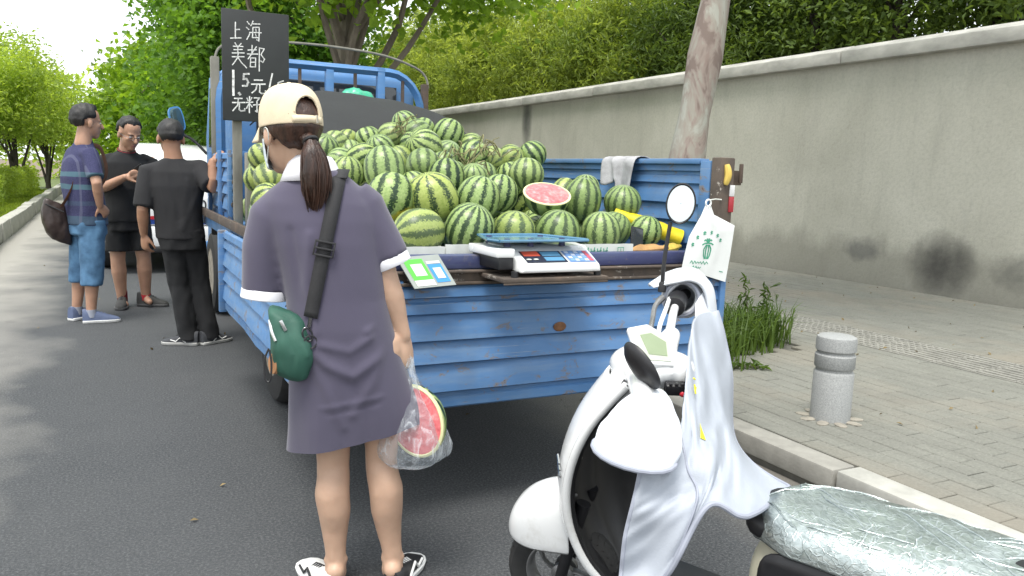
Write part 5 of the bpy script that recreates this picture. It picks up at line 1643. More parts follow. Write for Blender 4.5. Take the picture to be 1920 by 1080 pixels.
# legs
for hip, kn, an, sg in ((W(-.085, 0, .78), W(-.083, .01, .40), W(-.073, -.005, .075), -1), (W(.050, 0, .78), W(.072, .01, .41), W(.112, -.005, .072), 1)):
    calf = kn.lerp(an, .30) + wdir*-.012 + wsd*sg*.004
    lp = [hip, hip.lerp(kn, .5), kn + Vector((0, 0, .07)), kn + wdir*.004, kn.lerp(an, .15) - wdir*.005, calf, kn.lerp(an, .48) - wdir*.008, kn.lerp(an, .66), kn.lerp(an, .85), an, an - Vector((0, 0, .04))]
    lr = [.085, .072, .0550, .0510, .0515, .0548, .0515, .0430, .0345, .0322, .036]
    cp_ = catmull(lp, 4)
    mb.tube(cp_, [float(np.interp(i/4, range(len(lr)), lr)) for i in range(len(cp_))], 22, round_ends=True)
    for q in (-1, 1): mb.ell(an + wsd*q*.024, (.016, .016, .018), n=10, m=8)
    mb.tube([an - Vector((0, 0, .03)) - wdir*.025, an + wdir*.05 - Vector((0, 0, .03)), an + wdir*.14 - Vector((0, 0, .048))], [.03, .032, .026], 12, round_ends=True)
# right arm, hanging with the bag; left arm bent in front
shR, elR, wrR = W(.015, 0, 1.228), W(.082, -.01, 1.005), W(.136, -.005, .825)
mb.tube([shR, shR.lerp(elR, .5), elR, elR.lerp(wrR, .3), elR.lerp(wrR, .75), wrR], [.040, .041, .0375, .039, .029, .0245], 16, round_ends=True)
hd = (wsd*.16 + wdir*.05 + Vector((0, 0, -1)))
hand_shapes(mb, wrR, hd, wsd*.75 - wdir*.62, (72, 80, 52), 3, .93, 34, right=False, thumb_curl=60)
shL, elL, wrL = W(-.255, 0, 1.205), W(-.285, .03, .975), W(-.16, .215, 1.02)
mb.tube([shL, shL.lerp(elL, .5), elL, elL.lerp(wrL, .35), wrL], [.042, .042, .038, .037, .025], 16, round_ends=True)
hand_shapes(mb, wrL, wrL-elL, Vector((0, 0, 1)), (20, 30, 25), 5, .93, 40, right=False)
kl = []
for kx in (-.083, .072):
    for dz_, h_ in ((.000, -.0035), (.022, -.002)):
        kl.append(([W(kx-.034, -.05, .405+dz_), W(kx, -.052, .398+dz_), W(kx+.034, -.05, .407+dz_)], .006, h_))
    kl.append(([W(kx-.020, -.055, .30), W(kx-.012, -.055, .17)], .012, .002)); kl.append(([W(kx, -.05, .16), W(kx, -.04, .09)], .008, .003))
link('body', remesh(mb, .0058, 5, disp=folds(.0016, (18, 18, 12), 6, kl)), M_SKINL, woman)
link('hair', hair_shell(hC, hA, 1.0, .08, -.085, .011, -.05, 3), M_HAIRB, woman)
# ponytail gathered low under the cap
B0 = hC + hA @ Vector((0, -.105, -.020))
pt = catmull([B0 + hf*.03, B0 - hf*.012 + Vector((0, 0, -.006)), B0 - hf*.034 + Vector((0, 0, -.045)) - wsd*.002, B0 - hf*.040 + Vector((0, 0, -.105)) + wsd*.002, B0 - hf*.036 + Vector((0, 0, -.160)) + wsd*.004, B0 - hf*.030 + Vector((0, 0, -.205)) + wsd*.006], 6)
N = len(pt)
prof_p = [float(np.interp(i/(N-1), [0, .12, .22, .30, .42, .58, .74, .88, 1], [.020, .024, .020, .022, .034, .041, .036, .020, .003])) for i in range(N)]
hb = MB().tube(pt, prof_p, 34, flat=.75, side=wsd)
me = hb.mesh(angle=180)
displace(me, lambda p, n: .0045*noise.noise(Vector((p.x*85, p.y*85, p.z*5))) + .003*noise.noise(Vector((p.x*210, p.y*210, p.z*9))))
pony = link('ponytail', me, M_HAIRB, woman)
st = MB()
rs = random.Random(9)
for k in range(230):
    a = rs.uniform(0, 6.28); w0 = rs.uniform(.80, 1.08); i0 = rs.randint(7, 13); fly = rs.uniform(-.35, .5) if rs.random() < .35 else rs.uniform(-.1, .12)
    pts = []
    last = N-1 - rs.randint(0, 5)
    for i in range(i0, last+1, 2):
        q = (i-i0)/max(1, last-i0)
        rr = prof_p[i]*w0*(1 + fly*q*q)
        pts.append(pt[i] + wsd*(math.cos(a)*rr) + wdir*(math.sin(a)*rr*.78) + Vector((0, 0, -.030*q*q*rs.uniform(.4, 1.2))) + wsd*(fly*.010*q*q))
    if len(pts) > 2: st.tube(pts, [.0015]*(len(pts)-1) + [.0004], 4)
tag(st.obj('stray_hair', M_HAIRB, pony), kind='stuff')
MB().torus(Matrix.Translation(pt[7]) @ (pt[9]-pt[6]).to_track_quat('Z', 'Y').to_matrix().to_4x4(), .019, .0055, 18, 8).obj('hair_tie', M_BLACK, pony)
# nape wisps
# face mask with ear loops
mk = MB(); rows = []
for i in range(9):
    z = -.012 - .088*i/8; row = []
    for k in range(15):
        a = R(-78 + 156*k/14); rr = .083 - .020*max(0, (i-4)/4)**2
        y = .012 + rr*math.cos(a)*1.02 + (.018*math.cos(a)**6)*(1-abs(i-3)/6)
        x = (.068 - .010*(i/8))*math.sin(a)*1.04
        row.append(hC + hA @ Vector((x, y, z + .0018*math.sin(i*2.4))))
    rows.append(row)
mk.grid(rows)
mo = link('face_mask', with_mods(mk.mesh(angle=180), [('SOLIDIFY', dict(thickness=.002, offset=1))]), pm('mask_cloth', (.66, .74, .80), .8, var=.04), woman)
for sx in (-1, 1):
    MB().tube(catmull([hC + hA @ Vector((sx*.070, .025, -.022)), hC + hA @ Vector((sx*.083, -.006, .014)), hC + hA @ Vector((sx*.083, -.028, -.006)), hC + hA @ Vector((sx*.066, .022, -.085))], 5), .0016, 5).obj('ear_loop', M_CARD, mo)
# cap: six panel crown with an arched opening and strap at the back, curved peak
capm = pm('cream_cotton', (.66, .56, .40), .85, var=.06, scale=30, bump=.25, bscale=420)
cm = MB(); rows = []; NA, NR = 72, 26
def capr(a, q):
    # q 0 = brim edge, 1 = crown top
    z = -.012 + .128*math.sin(q*math.pi/2)**.95 if q > 0 else -.012
    rad = math.cos(q*math.pi/2)**.62
    x, y = math.cos(a), math.sin(a)
    e = .004*abs(math.sin(3*a))*math.sin(q*3.14)            # panels swell between the seams
    return Vector(((.0875+e)*x*rad, -.012 + (.1085+e)*y*rad, .030 + z))
for i in range(NR+1):
    q = i/NR*.995
    rows.append([hC + hA @ capr(2*math.pi*k/NA, q) for k in range(NA)])
vs = [p for r in rows for p in r]; fs = []
ca = 270
def in_hole(i, k):
    a = (360*(k+.5)/NA - ca + 180) % 360 - 180; q = (i+.5)/NR
    return q > .105 and (a/27.0)**2 + ((q-.105)/.31)**2 < 1
for i in range(NR):
    for k in range(NA):
        if in_hole(i, k): continue
        k2 = (k+1) % NA
        fs.append((i*NA+k, i*NA+k2, (i+1)*NA+k2, (i+1)*NA+k))
fs.append(tuple(range(NR*NA, NR*NA+NA)))
cm.add(vs, fs)
me = with_mods(cm.mesh(angle=180), [('SOLIDIFY', dict(thickness=.0028, offset=-1)), ('SUBSURF', dict(levels=1, render_levels=1))])
cap = link('cap', me, capm, woman)
edge = []
for k in range(25):
    th = R(7.2*k); a = R(ca) + R(27.5)*math.cos(th); q = .11 + .315*math.sin(th)
    edge.append(hC + hA @ (capr(a, q)*1.004))
MB().tube(edge, .0030, 6).obj('opening_trim', capm, cap)
strapm = MB(); rws = []
for j in range(2):
    rws.append([hC + hA @ (capr(R(ca-32+64*k/12), .012 + .085*j)*1.028) for k in range(13)])
strapm.grid(rws)
so = link('adjuster_strap', with_mods(strapm.mesh(angle=180), [('SOLIDIFY', dict(thickness=.003, offset=0))]), capm, cap)
MB().tube([hC + hA @ (capr(R(ca+14), q)*1.045) for q in (.005, .06, .105)], .0045, 4).obj('buckle', pm('pale_metal', (.55, .52, .45), .35, metal=.7), so)
MB().ell(hC + hA @ Vector((0, -.012, .1475)), (.009, .009, .005), hA, 12, 6).obj('button', capm, cap)
br_ = MB(); rws = []
for i in range(7):
    q = i/6; row = []
    for k in range(17):
        a = R(90-62 + 124*k/16)
        w_ = math.sin((k/16)*math.pi)**.55
        row.append(hC + hA @ (Vector((.0875*math.cos(a)*(1+.06*q), -.012+.1085*math.sin(a) + .074*q*w_, .020 - .026*q - .020*abs(math.cos(a))**2*q))))
    rws.append(row)
br_.grid(rws)
link('peak', with_mods(br_.mesh(angle=180), [('SOLIDIFY', dict(thickness=.004, offset=0))]), capm, cap)
# dress
mb = MB()
def drow(x, z, hw, hd, tilt=0.0, y=0.0):
    return (W(x, y, z), wsd + Vector((0, 0, tilt)), hw, hd)
rowsD = [(.006, .38, .244, .100, .0), (.000, .478, .230, .104, .0), (-.010, .56, .212, .110, 0), (-.026, .65, .192, .115, 0), (-.042, .76, .172, .118, 0), (-.058, .86, .158, .122, 0), (-.074, .95, .153, .118, 0), (-.090, 1.04, .158, .118, 0), (-.104, 1.12, .167, .118, 0), (-.114, 1.19, .176, .110, 0), (-.120, 1.24, .172, .098, 0), (-.126, 1.28, .140, .084, 0), (-.131, 1.315, .096, .072, 0), (-.135, 1.34, .066, .062, 0)]
rings = []
for x, z, hw, hd_, _ in rowsD:
    k = max(0, (.70-z)/.25)
    ring = []
    for p in ring_at(W(x, 0, z), wsd, wdir, hw, hd_, 40):
        sx = (p - W(x, 0, z)).dot(wsd)/hw
        ang = math.atan2((p-W(x, 0, z)).dot(wdir), (p-W(x, 0, z)).dot(wsd))
        flare = 1 + .045*k*math.sin(5*ang+.6) + .03*k*math.sin(8*ang+2)
        c = W(x, 0, z)
        ring.append(c + (p-c)*flare + Vector((0, 0, .044*k*sx)))
    rings.append(ring)
mb.loft(rings)
cuL, cuR = W(-.292, .012, .962), W(.086, -.005, 1.076)
mb.tube([W(-.215, 0, 1.235), W(-.262, 0, 1.19), W(-.286, .004, 1.10), cuL + Vector((0, 0, .02)), cuL], [.070, .070, .066, .066, .066], 22, flat=.95, side=wsd)
mb.tube([W(-.02, 0, 1.255), W(.012, 0, 1.235), W(.050, -.004, 1.155), cuR], [.064, .066, .062, .060], 22, flat=.95, side=wsd)
bk = lambda x, z: W(x, -.112, z)
ln = [([bk(-.20, .86), bk(-.10, .76), bk(-.02, .72), bk(.06, .78), bk(.13, .86)], .016, .010), ([bk(-.20, .92), bk(-.12, .82), bk(-.03, .80), bk(.03, .84)], .013, .007),
      ([bk(-.16, .80), bk(-.10, .68), bk(-.05, .56)], .016, .005), ([bk(.08, .80), bk(.04, .70), bk(-.02, .60)], .016, .005), ([bk(-.03, .70), bk(.02, .60), bk(.03, .50)], .020, -.004),
      ([bk(-.21, 1.16), bk(-.19, 1.02), bk(-.20, .90)], .014, -.012), ([bk(.02, 1.20), bk(.045, 1.06), bk(.05, .95)], .014, -.012), ([bk(-.15, 1.15), bk(-.16, 1.0), bk(-.13, .86)], .014, .006), ([bk(.12, .93), bk(.08, .90), bk(.02, .86)], .010, .007),
      ([bk(-.12, .62), bk(0, .64), bk(.10, .66)], .007, .0035), ([bk(-.10, .60), bk(0, .615), bk(.09, .64)], .005, -.003)]
M_DRESS = pm('dress_jersey', (.072, .065, .103), .9, var=.06, scale=5, bump=.18, bscale=500, sheen=.25)
dme = remesh(mb, .0075, 5, disp=folds(.009, (5.5, 5.5, 2.2), 2, ln))
bmh = bmesh.new(); bmh.from_mesh(dme)
hl, hr = W(-.228, 0, .452), W(.203, 0, .545)
hn = (hr-hl).normalized().cross(wdir); hn = hn if hn.z > 0 else -hn
bmesh.ops.bisect_plane(bmh, geom=bmh.verts[:]+bmh.edges[:]+bmh.faces[:], plane_co=hl, plane_no=hn, clear_inner=True)
bmh.to_mesh(dme); bmh.free()
dress = link('dress', dme, M_DRESS, woman, world=False)
dvs = [v.co.copy() for v in dme.vertices]; dbvh = BVHTree.FromPolygons(dvs, [tuple(p.vertices) for p in dme.polygons])
dme.transform(mat_of(woman).inverted())
# hem stitch line, collar, cuffs
M_WHITEC = pm('white_rib', (.70, .70, .74), .85, var=.05, bump=.2, bscale=300)
def band(ca_, d, r, h, name, flat=.95):
    d = Vector(d).normalized(); s = (wsd - d*wsd.dot(d)).normalized(); u = d.cross(s)
    rr = [circle(ca_ + d*(h*t), s, u, r*q, r*q*flat, 30) for t, q in ((-.5, 1.02), (-.42, 1.05), (.42, 1.07), (.5, 1.04), (.5, .93), (-.4, .92))]
    return MB().loft(rr, cap=False).obj(name, M_WHITEC, dress)
band(cuL + Vector((0, 0, -.006)), (-.10, .02, -1), .0655, .030, 'cuff'); 
band(cuR + Vector((.006, 0, -.012)), cuR - W(.050, -.004, 1.155), .0590, .030, 'cuff')
cr = []
for t, rx, ry, z in ((0, .093, .082, 1.300), (.3, .082, .075, 1.330), (.6, .068, .065, 1.362), (.8, .058, .058, 1.378), (1, .056, .056, 1.366)):
    cr.append([p + Vector((0, 0, .014*((p-W(-.138, .004, z)).dot(wdir)*-8) - .016*max(0, (p-W(-.138, .004, z)).dot(wdir)/.06))) for p in circle(W(-.147, .004, z), wsd, wdir, rx, ry, 36)])
link('collar', with_mods(MB().loft(cr, cap=False).mesh(angle=180), [('SOLIDIFY', dict(thickness=.004, offset=0))]), M_WHITEC, dress)
def on_back(x, z, lift=.004):
    h = dbvh.ray_cast(W(x, -.6, z), wdir)
    return (h[0] - wdir*lift) if h[0] else W(x, -.13, z)
# shoes
M_SHOEB = pm('shoe_black', (.02, .02, .022), .5, var=.2); M_SHOEW = pm('shoe_white', (.72, .72, .70), .55, var=.06)
shoe(woman, W(-.083, -.055, 0), wdir*1 - wsd*.42, .245, .092, M_SHOEW, M_SHOEW, lace=M_SHOEB, mark=M_SHOEB, tall=.075)
shoe(woman, W(.108, -.055, 0), wdir*1 + wsd*.42, .245, .092, M_SHOEB, M_SHOEW, lace=M_SHOEW, mark=M_SHOEW, tall=.075)

# shoulder bag: strap over the right shoulder, pouch at the left hip
M_STRAP = pm('black_webbing', (.020, .020, .022), .7, var=.15, scale=3, bump=.5, bscale=260)
bagt = thing('shoulder_bag', 'small dark green sling bag with a black strap hanging at the woman\'s left hip', 'bag', W(-.205, -.06, .70))
sx0, sx1 = (-.066, 1.320), (-.146, .905)
rowL, rowR = [], []
for i in range(25):
    t = i/24; x = sx0[0] + (sx1[0]-sx0[0])*t; z = sx0[1] + (sx1[1]-sx0[1])*t
    w_ = .0205
    rowL.append(on_back(x-w_*.98, z + w_*.17, .006)); rowR.append(on_back(x+w_*.98, z - w_*.17, .006))
rowM = [(a+b)*.5 - wdir*.003 for a, b in zip(rowL, rowR)]
# over the shoulder and down the front
fr = catmull([rowM[0], W(-.058, -.02, 1.345), W(-.062, .05, 1.335), W(-.075, .095, 1.28), W(-.12, .135, 1.15), W(-.17, .150, .98), W(-.215, .10, .90)], 5)
link('strap', with_mods(MB().grid([rowL, rowM, rowR]).mesh(angle=180), [('SOLIDIFY', dict(thickness=.003, offset=0))]), M_STRAP, bagt)
fl, frr = [], []
for i, p in enumerate(fr): fl.append(p - wsd*.023); frr.append(p + wsd*.023)
link('strap', with_mods(MB().grid([fl, frr]).mesh(angle=180), [('SOLIDIFY', dict(thickness=.003, offset=0))]), M_STRAP, bagt)
# slider buckle
i = 12; c = rowM[i]; dd = (rowM[13]-rowM[11]).normalized(); ss = (rowR[i]-rowL[i]).normalized(); nn = ss.cross(dd)
bm_ = MB(); Mf = Matrix(((ss.x, dd.x, -wdir.x, c.x), (ss.y, dd.y, -wdir.y, c.y), (ss.z, dd.z, -wdir.z, c.z), (0, 0, 0, 1)))
for (x0, x1, y0, y1) in ((-.030, -.025, -.022, .022), (.025, .030, -.022, .022), (-.030, .030, .017, .023), (-.030, .030, -.023, -.017), (-.027, .027, -.003, .003)):
    bm_.box(x0, x1, y0, y1, .001, .008, Mf)
bm_.obj('slider', M_BLACK, bagt, bevel=.0015)
e = rowM[-1]
sw = MB(); sw.tube([e, e - Vector((0, 0, .028)) - wsd*.004], .006, 8); 
sw.torus(Matrix.Translation(e + Vector((0, 0, -.050)) - wsd*.008 - wdir*.006) @ Matrix.Rotation(R(90), 4, 'X') @ Matrix.Rotation(R(20), 4, 'Z') @ Matrix.Scale(1.5, 4, (0, 1, 0)), .014, .0026, 18, 6)
sw.torus(Matrix.Translation(e + Vector((0, 0, -.072)) - wsd*.000 - wdir*.006) @ Matrix.Rotation(R(90), 4, 'X') @ Matrix.Rotation(R(-40), 4, 'Z'), .019, .0026, 18, 6)
sw.obj('clasp', pm('dark_metal', (.12, .12, .13), .3, metal=.9), bagt)
M_BAGG = pm('green_nylon', (.022, .088, .062), .6, var=.15, scale=14, bump=.25, bscale=300)
bmx = MB(); rows_b = []
bc = lambda x, y, z: W(-.205 + x, -.075 + y, .820 + z)
for q in range(13):
    t = q/12; z = .100 - .205*t
    cx = -.018 + .030*math.sin(t*2.6) - .012*t; hw = .058 + .018*math.sin(t*3.0); hd_ = .040 + .030*math.sin(t*2.8)
    if q == 0: hw, hd_ = .050, .022
    if q == 12: hw *= .8; hd_ *= .75
    rows_b.append(circle(bc(cx, 0, z - .10*(cx+.02) + .0), (wsd*.85 + Vector((0, 0, -.28))), wdir, hw, hd_, 28, .72))
bmx.loft(rows_b)
me = remesh(bmx, .0055, 5, disp=folds(.006, (16, 16, 9), 5, [([bc(-.01, -.07, .05), bc(.015, -.075, -.02), bc(.01, -.07, -.09)], .007, -.006), ([bc(.03, -.07, .03), bc(.05, -.06, -.03)], .007, .005)]))
bg_o = link('pouch', me, M_BAGG, bagt)
MB().tube([bc(-.055, -.028, .085), bc(-.02, -.036, .088), bc(.02, -.036, .070), bc(.05, -.030, .045), bc(.062, -.02, .02)], .0036, 6).obj('flap_piping', M_BAGG, bg_o)
MB().tube(catmull([bc(-.060, -.030, .075), bc(-.052, -.052, .045), bc(-.040, -.064, .018)], 4), .0045, 6).obj('zip', pm('silver_zip', (.62, .63, .63), .3, metal=.8), bg_o)
MB().box(-.005, .005, -.003, .003, -.035, 0, Matrix.Translation(bc(-.026, -.062, .080)) @ Matrix.Rotation(R(-25), 4, 'Y')).obj('zip_puller', pm('silver_zip', (.6, .6, .6)), bg_o, bevel=.002)
MB().loft([circle(bc(-.044, -.034, -.055), wsd*.7 - wdir*.6, Vector((0, 0, 1)), .022, .034, 16), circle(bc(-.052, -.046, -.055), wsd*.7 - wdir*.6, Vector((0, 0, 1)), .018, .030, 16)]).obj('tan_patch', pm('tan_leather', (.42, .21, .10), .6, var=.15), bg_o)
MB().tube(catmull([bc(-.060, -.060, -.005), bc(-.072, -.062, -.04), bc(-.070, -.066, -.095), bc(-.056, -.068, -.100), bc(-.052, -.066, -.05), bc(-.058, -.062, -.008)], 5), .0030, 6).obj('cord_pull', M_BLACK, bg_o)

# half melon in a thin carrier bag held in the right hand
HB = wrR + hd.normalized()*.085 - wdir*.01
mel = thing('melon_half', 'cut half watermelon with its red face showing inside the clear bag the woman carries', 'watermelon', W(.205, -.06, .44))
mc = W(.178, -.030, .548)
fdir = (-wdir*.86 - wsd*.50 + Vector((0, 0, .08))).normalized()
qd = fdir.to_track_quat('Z', 'Y').to_matrix().to_4x4()
Mm = Matrix.Translation(mc) @ qd @ Matrix.Rotation(R(24), 4, 'Z') @ Matrix.Scale(.80, 4, (1, 0, 0)) @ Matrix.Scale(1.12, 4)
MB().lathe([(.003, -.098), (.036, -.093), (.067, -.078), (.090, -.052), (.103, -.022), (.106, -.001), (.100, .001)], 40, Mm, cap=False).obj('rind', melon_mat('cut_melon_rind_two', LG, DG, 0, 9), mel)
MB().lathe([(.1065, -.004), (.105, .001), (.099, .0035), (.096, .002)], 40, Mm, cap=False).obj('white_rim', pm('melon_pith', (.66, .66, .36), .5), mel)
rows = [[Mm @ Vector((r*math.cos(2*math.pi*k/40), r*math.sin(2*math.pi*k/40), .002 + .005*(1-(r/.097)**2))) for k in range(41)] for r in (.0005, .02, .04, .06, .078, .089, .097)]
MB().grid(rows).obj('flesh', M_FLESH, mel, angle=180)
def film():
    m, nt, b = new_mat('clear_film')
    out = nt.nodes['Material Output']
    v = coords(nt, 1.0)
    n = noisef(nt, coords(nt, (1.4, 1.4, .6)), 26, 4, .6, 1.0)
    tr = node(nt, 'ShaderNodeBsdfTransparent'); tr.inputs[0].default_value = (.93, .95, .97, 1)
    b.inputs['Base Color'].default_value = (.72, .76, .80, 1); b.inputs['Roughness'].default_value = .16
    mx = node(nt, 'ShaderNodeMixShader')
    lw = node(nt, 'ShaderNodeLayerWeight'); lw.inputs[0].default_value = .35
    f = mth(nt, 'ADD', mth(nt, 'MULTIPLY', lw.outputs['Facing'], .42), ramp(nt, n, [(.5, .10), (.72, .50)]))
    nt.links.new(f, mx.inputs[0]); nt.links.new(tr.outputs[0], mx.inputs[1]); nt.links.new(b.outputs[0], mx.inputs[2])
    nt.links.new(mx.outputs[0], out.inputs['Surface'])
    set_bump(nt, b, n, .8, .01)
    return m
pb_ = thing('plastic_bag', 'clear thin plastic bag hanging from the woman\'s right hand', 'bag', W(.21, -.06, .41))
rings = []
prof = [(0.0, .012, .012, .03), (.05, .026, .018, .02), (.12, .045, .035, .03), (.17, .080, .070, .040), (.23, .106, .100, .042), (.29, .116, .112, .045), (.325, .108, .104, .045), (.345, .075, .075, .044), (.352, .02, .02, .044)]
for dz, ra, rb, sh_ in prof:
    c = HB + Vector((0, 0, -dz+.015)) + wsd*(sh_*.9 - .02) + wdir*.0
    rg_ = []
    for k, p in enumerate(circle(c, wsd, wdir, ra, rb, 40)):
        a = 2*math.pi*k/40
        f = 1 + (.10*math.sin(7*a + dz*9) + .05*math.sin(13*a+1))*max(0, 1 - dz/.30) + .035*noise.noise(p*22)
        q = c + (p-c)*f
        if .26 < dz < .35 and -0.5 < a < .6: q += wsd*.022*(1-abs(a)/.7)      # a stiff lower corner
        rg_.append(q)
    rings.append(rg_)
me = MB().loft(rings, cap=False).mesh(angle=180)
me = with_mods(me, [('SUBSURF', dict(levels=2, render_levels=2))])
displace(me, lambda p, n: .0035*noise.noise(p*38))
pbo = link('bag', me, film(), pb_)
for sg in (-1, 1):
    MB().tube(catmull([HB + Vector((0, 0, -.03)) + wsd*.012*sg, HB + Vector((0, 0, .012)) + wsd*.010*sg, HB + Vector((0, 0, .020)) - wsd*.006*sg], 4), [.008, .007, .006, .006, .006, .006, .006, .006, .006], 8, flat=.4).obj('handle', film() if False else pbo.data.materials[0], pbo)

# ------------------------------------------------------------------ the three men by the cab
def man(name_label, foot, joints, skin, hairkw, clothes, s_head=1.0, facing=(0, 1, 0), look=None, tors=None):
    t = thing('person', name_label, 'person', foot)
    F = Vector(foot); J = {k: F + Vector(v) for k, v in joints.items()}
    return t, J

def arm(mb, a, b, c, r=(.050, .044, .040, .041, .033, .027)):
    mb.tube([a, a.lerp(b, .5), b, b.lerp(c, .3), b.lerp(c, .75), c], list(r), 14, round_ends=True)
def leg(mb, a, b, c, r=(.085, .072, .056, .058, .046, .038)):
    mb.tube([a, a.lerp(b, .5), b, b.lerp(c, .28), b.lerp(c, .65), c, c - Vector((0, 0, .05))], list(r) + [.038], 14, round_ends=True)

# --- man in the checked shirt, side on, hand on hip
f = Vector((-.15, 7.5, 0))
m1 = thing('person', 'man in a blue checked polo shirt and denim shorts with his hand on his hip', 'person', f)
P = lambda x, y, z: f + Vector((x, y, z))
fw = Vector((.86, .42, 0)).normalized(); sd_ = Vector((fw.y, -fw.x, 0))
hC = P(.062, .02, 1.650); hA = axes(Vector((.93, .36, -.05)))
mb = MB(); head_shapes(mb, hC, hA, 1.13); neck_shape(mb, P(.025, 0, 1.47), hC, hA, r=.058)
shN, shF = P(.075, -.13, 1.385), P(-.035, .22, 1.40)
torso(mb, [(P(.03, 0, .84), sd_, .15, .11), (P(.02, 0, 1.0), sd_, .15, .11), (P(.0, .01, 1.2), sd_, .165, .115), (P(.01, .03, 1.38), sd_, .17, .095), (P(.025, .02, 1.47), sd_, .07, .06)])
elN, wrN = P(.115, -.26, 1.155), P(.130, -.185, .985)
arm(mb, shN, elN, wrN); hand_shapes(mb, wrN, Vector((.30, .34, -.45)), Vector((.35, -.95, .1)), (12, 22, 22), 7, 1.0, 55, right=True)
elF, wrF = P(-.02, .33, 1.13), P(.10, .26, .95)
arm(mb, shF, elF, wrF); hand_shapes(mb, wrF, Vector((.5, -.4, -.5)), Vector((.3, .9, .1)), (15, 25, 22), 6, 1.0, 50, right=False)
hips = [(P(.075, -.075, .86), P(.055, -.075, .45), P(.035, -.075, .085)), (P(.0, .09, .86), P(-.035, .10, .46), P(-.075, .10, .085))]
for a, b, c in hips:
    leg(mb, a, b, c)
    mb.tube([c - Vector((0, 0, .03)), c - Vector((0, 0, .045)) + fw*.10], [.036, .028], 10, round_ends=True)
link('body', remesh(mb, .0075, 4), M_SKIN, m1)
face_bits(m1, hC, hA, 1.13)
link('hair', hair_shell(hC, hA, 1.13, .066, -.055, .017, .004, 5, .010), M_HAIR, m1)
def checked():
    m, nt, b = new_mat('checked_polo')
    v = coords(nt, 1.0)
    sx = node(nt, 'ShaderNodeSeparateXYZ'); nt.links.new(v, sx.inputs[0])
    z = mth(nt, 'ADD', sx.outputs[2], mth(nt, 'MULTIPLY', noisef(nt, v, 6, 2), .015))
    n = noisef(nt, v, 160, 3, .6)
    base = ramp(nt, n, [(.35, (.020, .024, .070)), (.65, (.045, .045, .115))])
    st = (.060, .125, .165)
    def band_(z0, z1, col, amt=.9):
        a = mth(nt, 'GREATER_THAN', z, z0); c = mth(nt, 'LESS_THAN', z, z1)
        return mth(nt, 'MULTIPLY', mth(nt, 'MULTIPLY', a, c), amt)
    c = base
    for z0, z1, a in ((1.215, 1.255, .95), (1.115, 1.155, .95), (.83, .90, .5), (.985, 1.02, .25)):
        c = mixc(nt, band_(z0, z1, st, a), c, st)
    # faint upright lines of the check
    fx = mth(nt, 'FRACT', mth(nt, 'MULTIPLY', mth(nt, 'ADD', sx.outputs[0], mth(nt, 'MULTIPLY', sx.outputs[1], .6)), 9))
    c = mixc(nt, mth(nt, 'MULTIPLY', mth(nt, 'LESS_THAN', fx, .12), .35), c, (.14, .15, .22))
    nt.links.new(c, b.inputs['Base Color']); b.inputs['Roughness'].default_value = .9
    return m
M_CHECK = checked()
mb = MB()
torso(mb, [(P(.035, 0, .815), sd_, .178, .140), (P(.025, 0, .92), sd_, .180, .138), (P(.01, 0, 1.05), sd_, .182, .138), (P(-.005, .01, 1.2), sd_, .190, .134), (P(0, .02, 1.33), sd_, .195, .118), (P(.012, .03, 1.415), sd_, .165, .095), (P(.022, .02, 1.46), sd_, .09, .075), (P(.028, .02, 1.485), sd_, .07, .068)])
mb.tube([P(.03, -.06, 1.37), shN, shN.lerp(elN, .45), shN.lerp(elN, .78)], [.070, .072, .067, .066], 18); mb.tube([P(0, .12, 1.38), shF, shF.lerp(elF, .8)], [.07, .07, .064], 18)
me = remesh(mb, .0095, 4, disp=folds(.011, (7, 7, 4), 4)); 
sh1 = link('polo_shirt', me, M_CHECK, m1)
nk = [circle(P(.028, .02, z), sd_, fw, r, r*.95, 24) for z, r in ((1.455, .078), (1.485, .074), (1.515, .066), (1.51, .061))]
link('collar', with_mods(MB().loft(nk, cap=False).mesh(angle=180), [('SOLIDIFY', dict(thickness=.004))]), pm('navy_cotton', (.02, .022, .05), .9), sh1)
M_DENIM = pm('blue_denim', (.055, .14, .27), .9, var=.35, scale=9, bump=.4, bscale=300, c2=(.10, .22, .37))
mb = MB()
torso(mb, [(P(.035, 0, .74), sd_, .165, .130), (P(.035, 0, .82), sd_, .170, .132), (P(.03, 0, .88), sd_, .165, .125)])
for a, b, c in hips:
    mb.tube([a, a.lerp(b, .5), b, b.lerp(c, .36)], [.098, .096, .086, .083], 20)
link('denim_shorts', remesh(mb, .0095, 4, disp=folds(.012, (9, 9, 6), 8)), M_DENIM, m1)
M_SOCKG = pm('grey_sock', (.30, .32, .38), .9)
M_SHOEBL = pm('shoe_blue', (.10, .13, .22), .75, var=.15, scale=20, bump=.3, bscale=200)
for c, lab in ((P(.035, -.075, 0), 0), (P(-.075, .10, 0), 1)):
    MB().tube([c + Vector((0, 0, .05)), c + Vector((0, 0, .115))], .044, 16).obj('sock', M_SOCKG, m1)
    dd = Vector((.95, .05, 0)) if lab == 0 else Vector((.55, .5, 0))
    shoe(m1, c - dd.normalized()*.065, dd, .285, .100, M_SHOEBL, M_SHOEW, lace=M_SHOEBL, tall=.118)
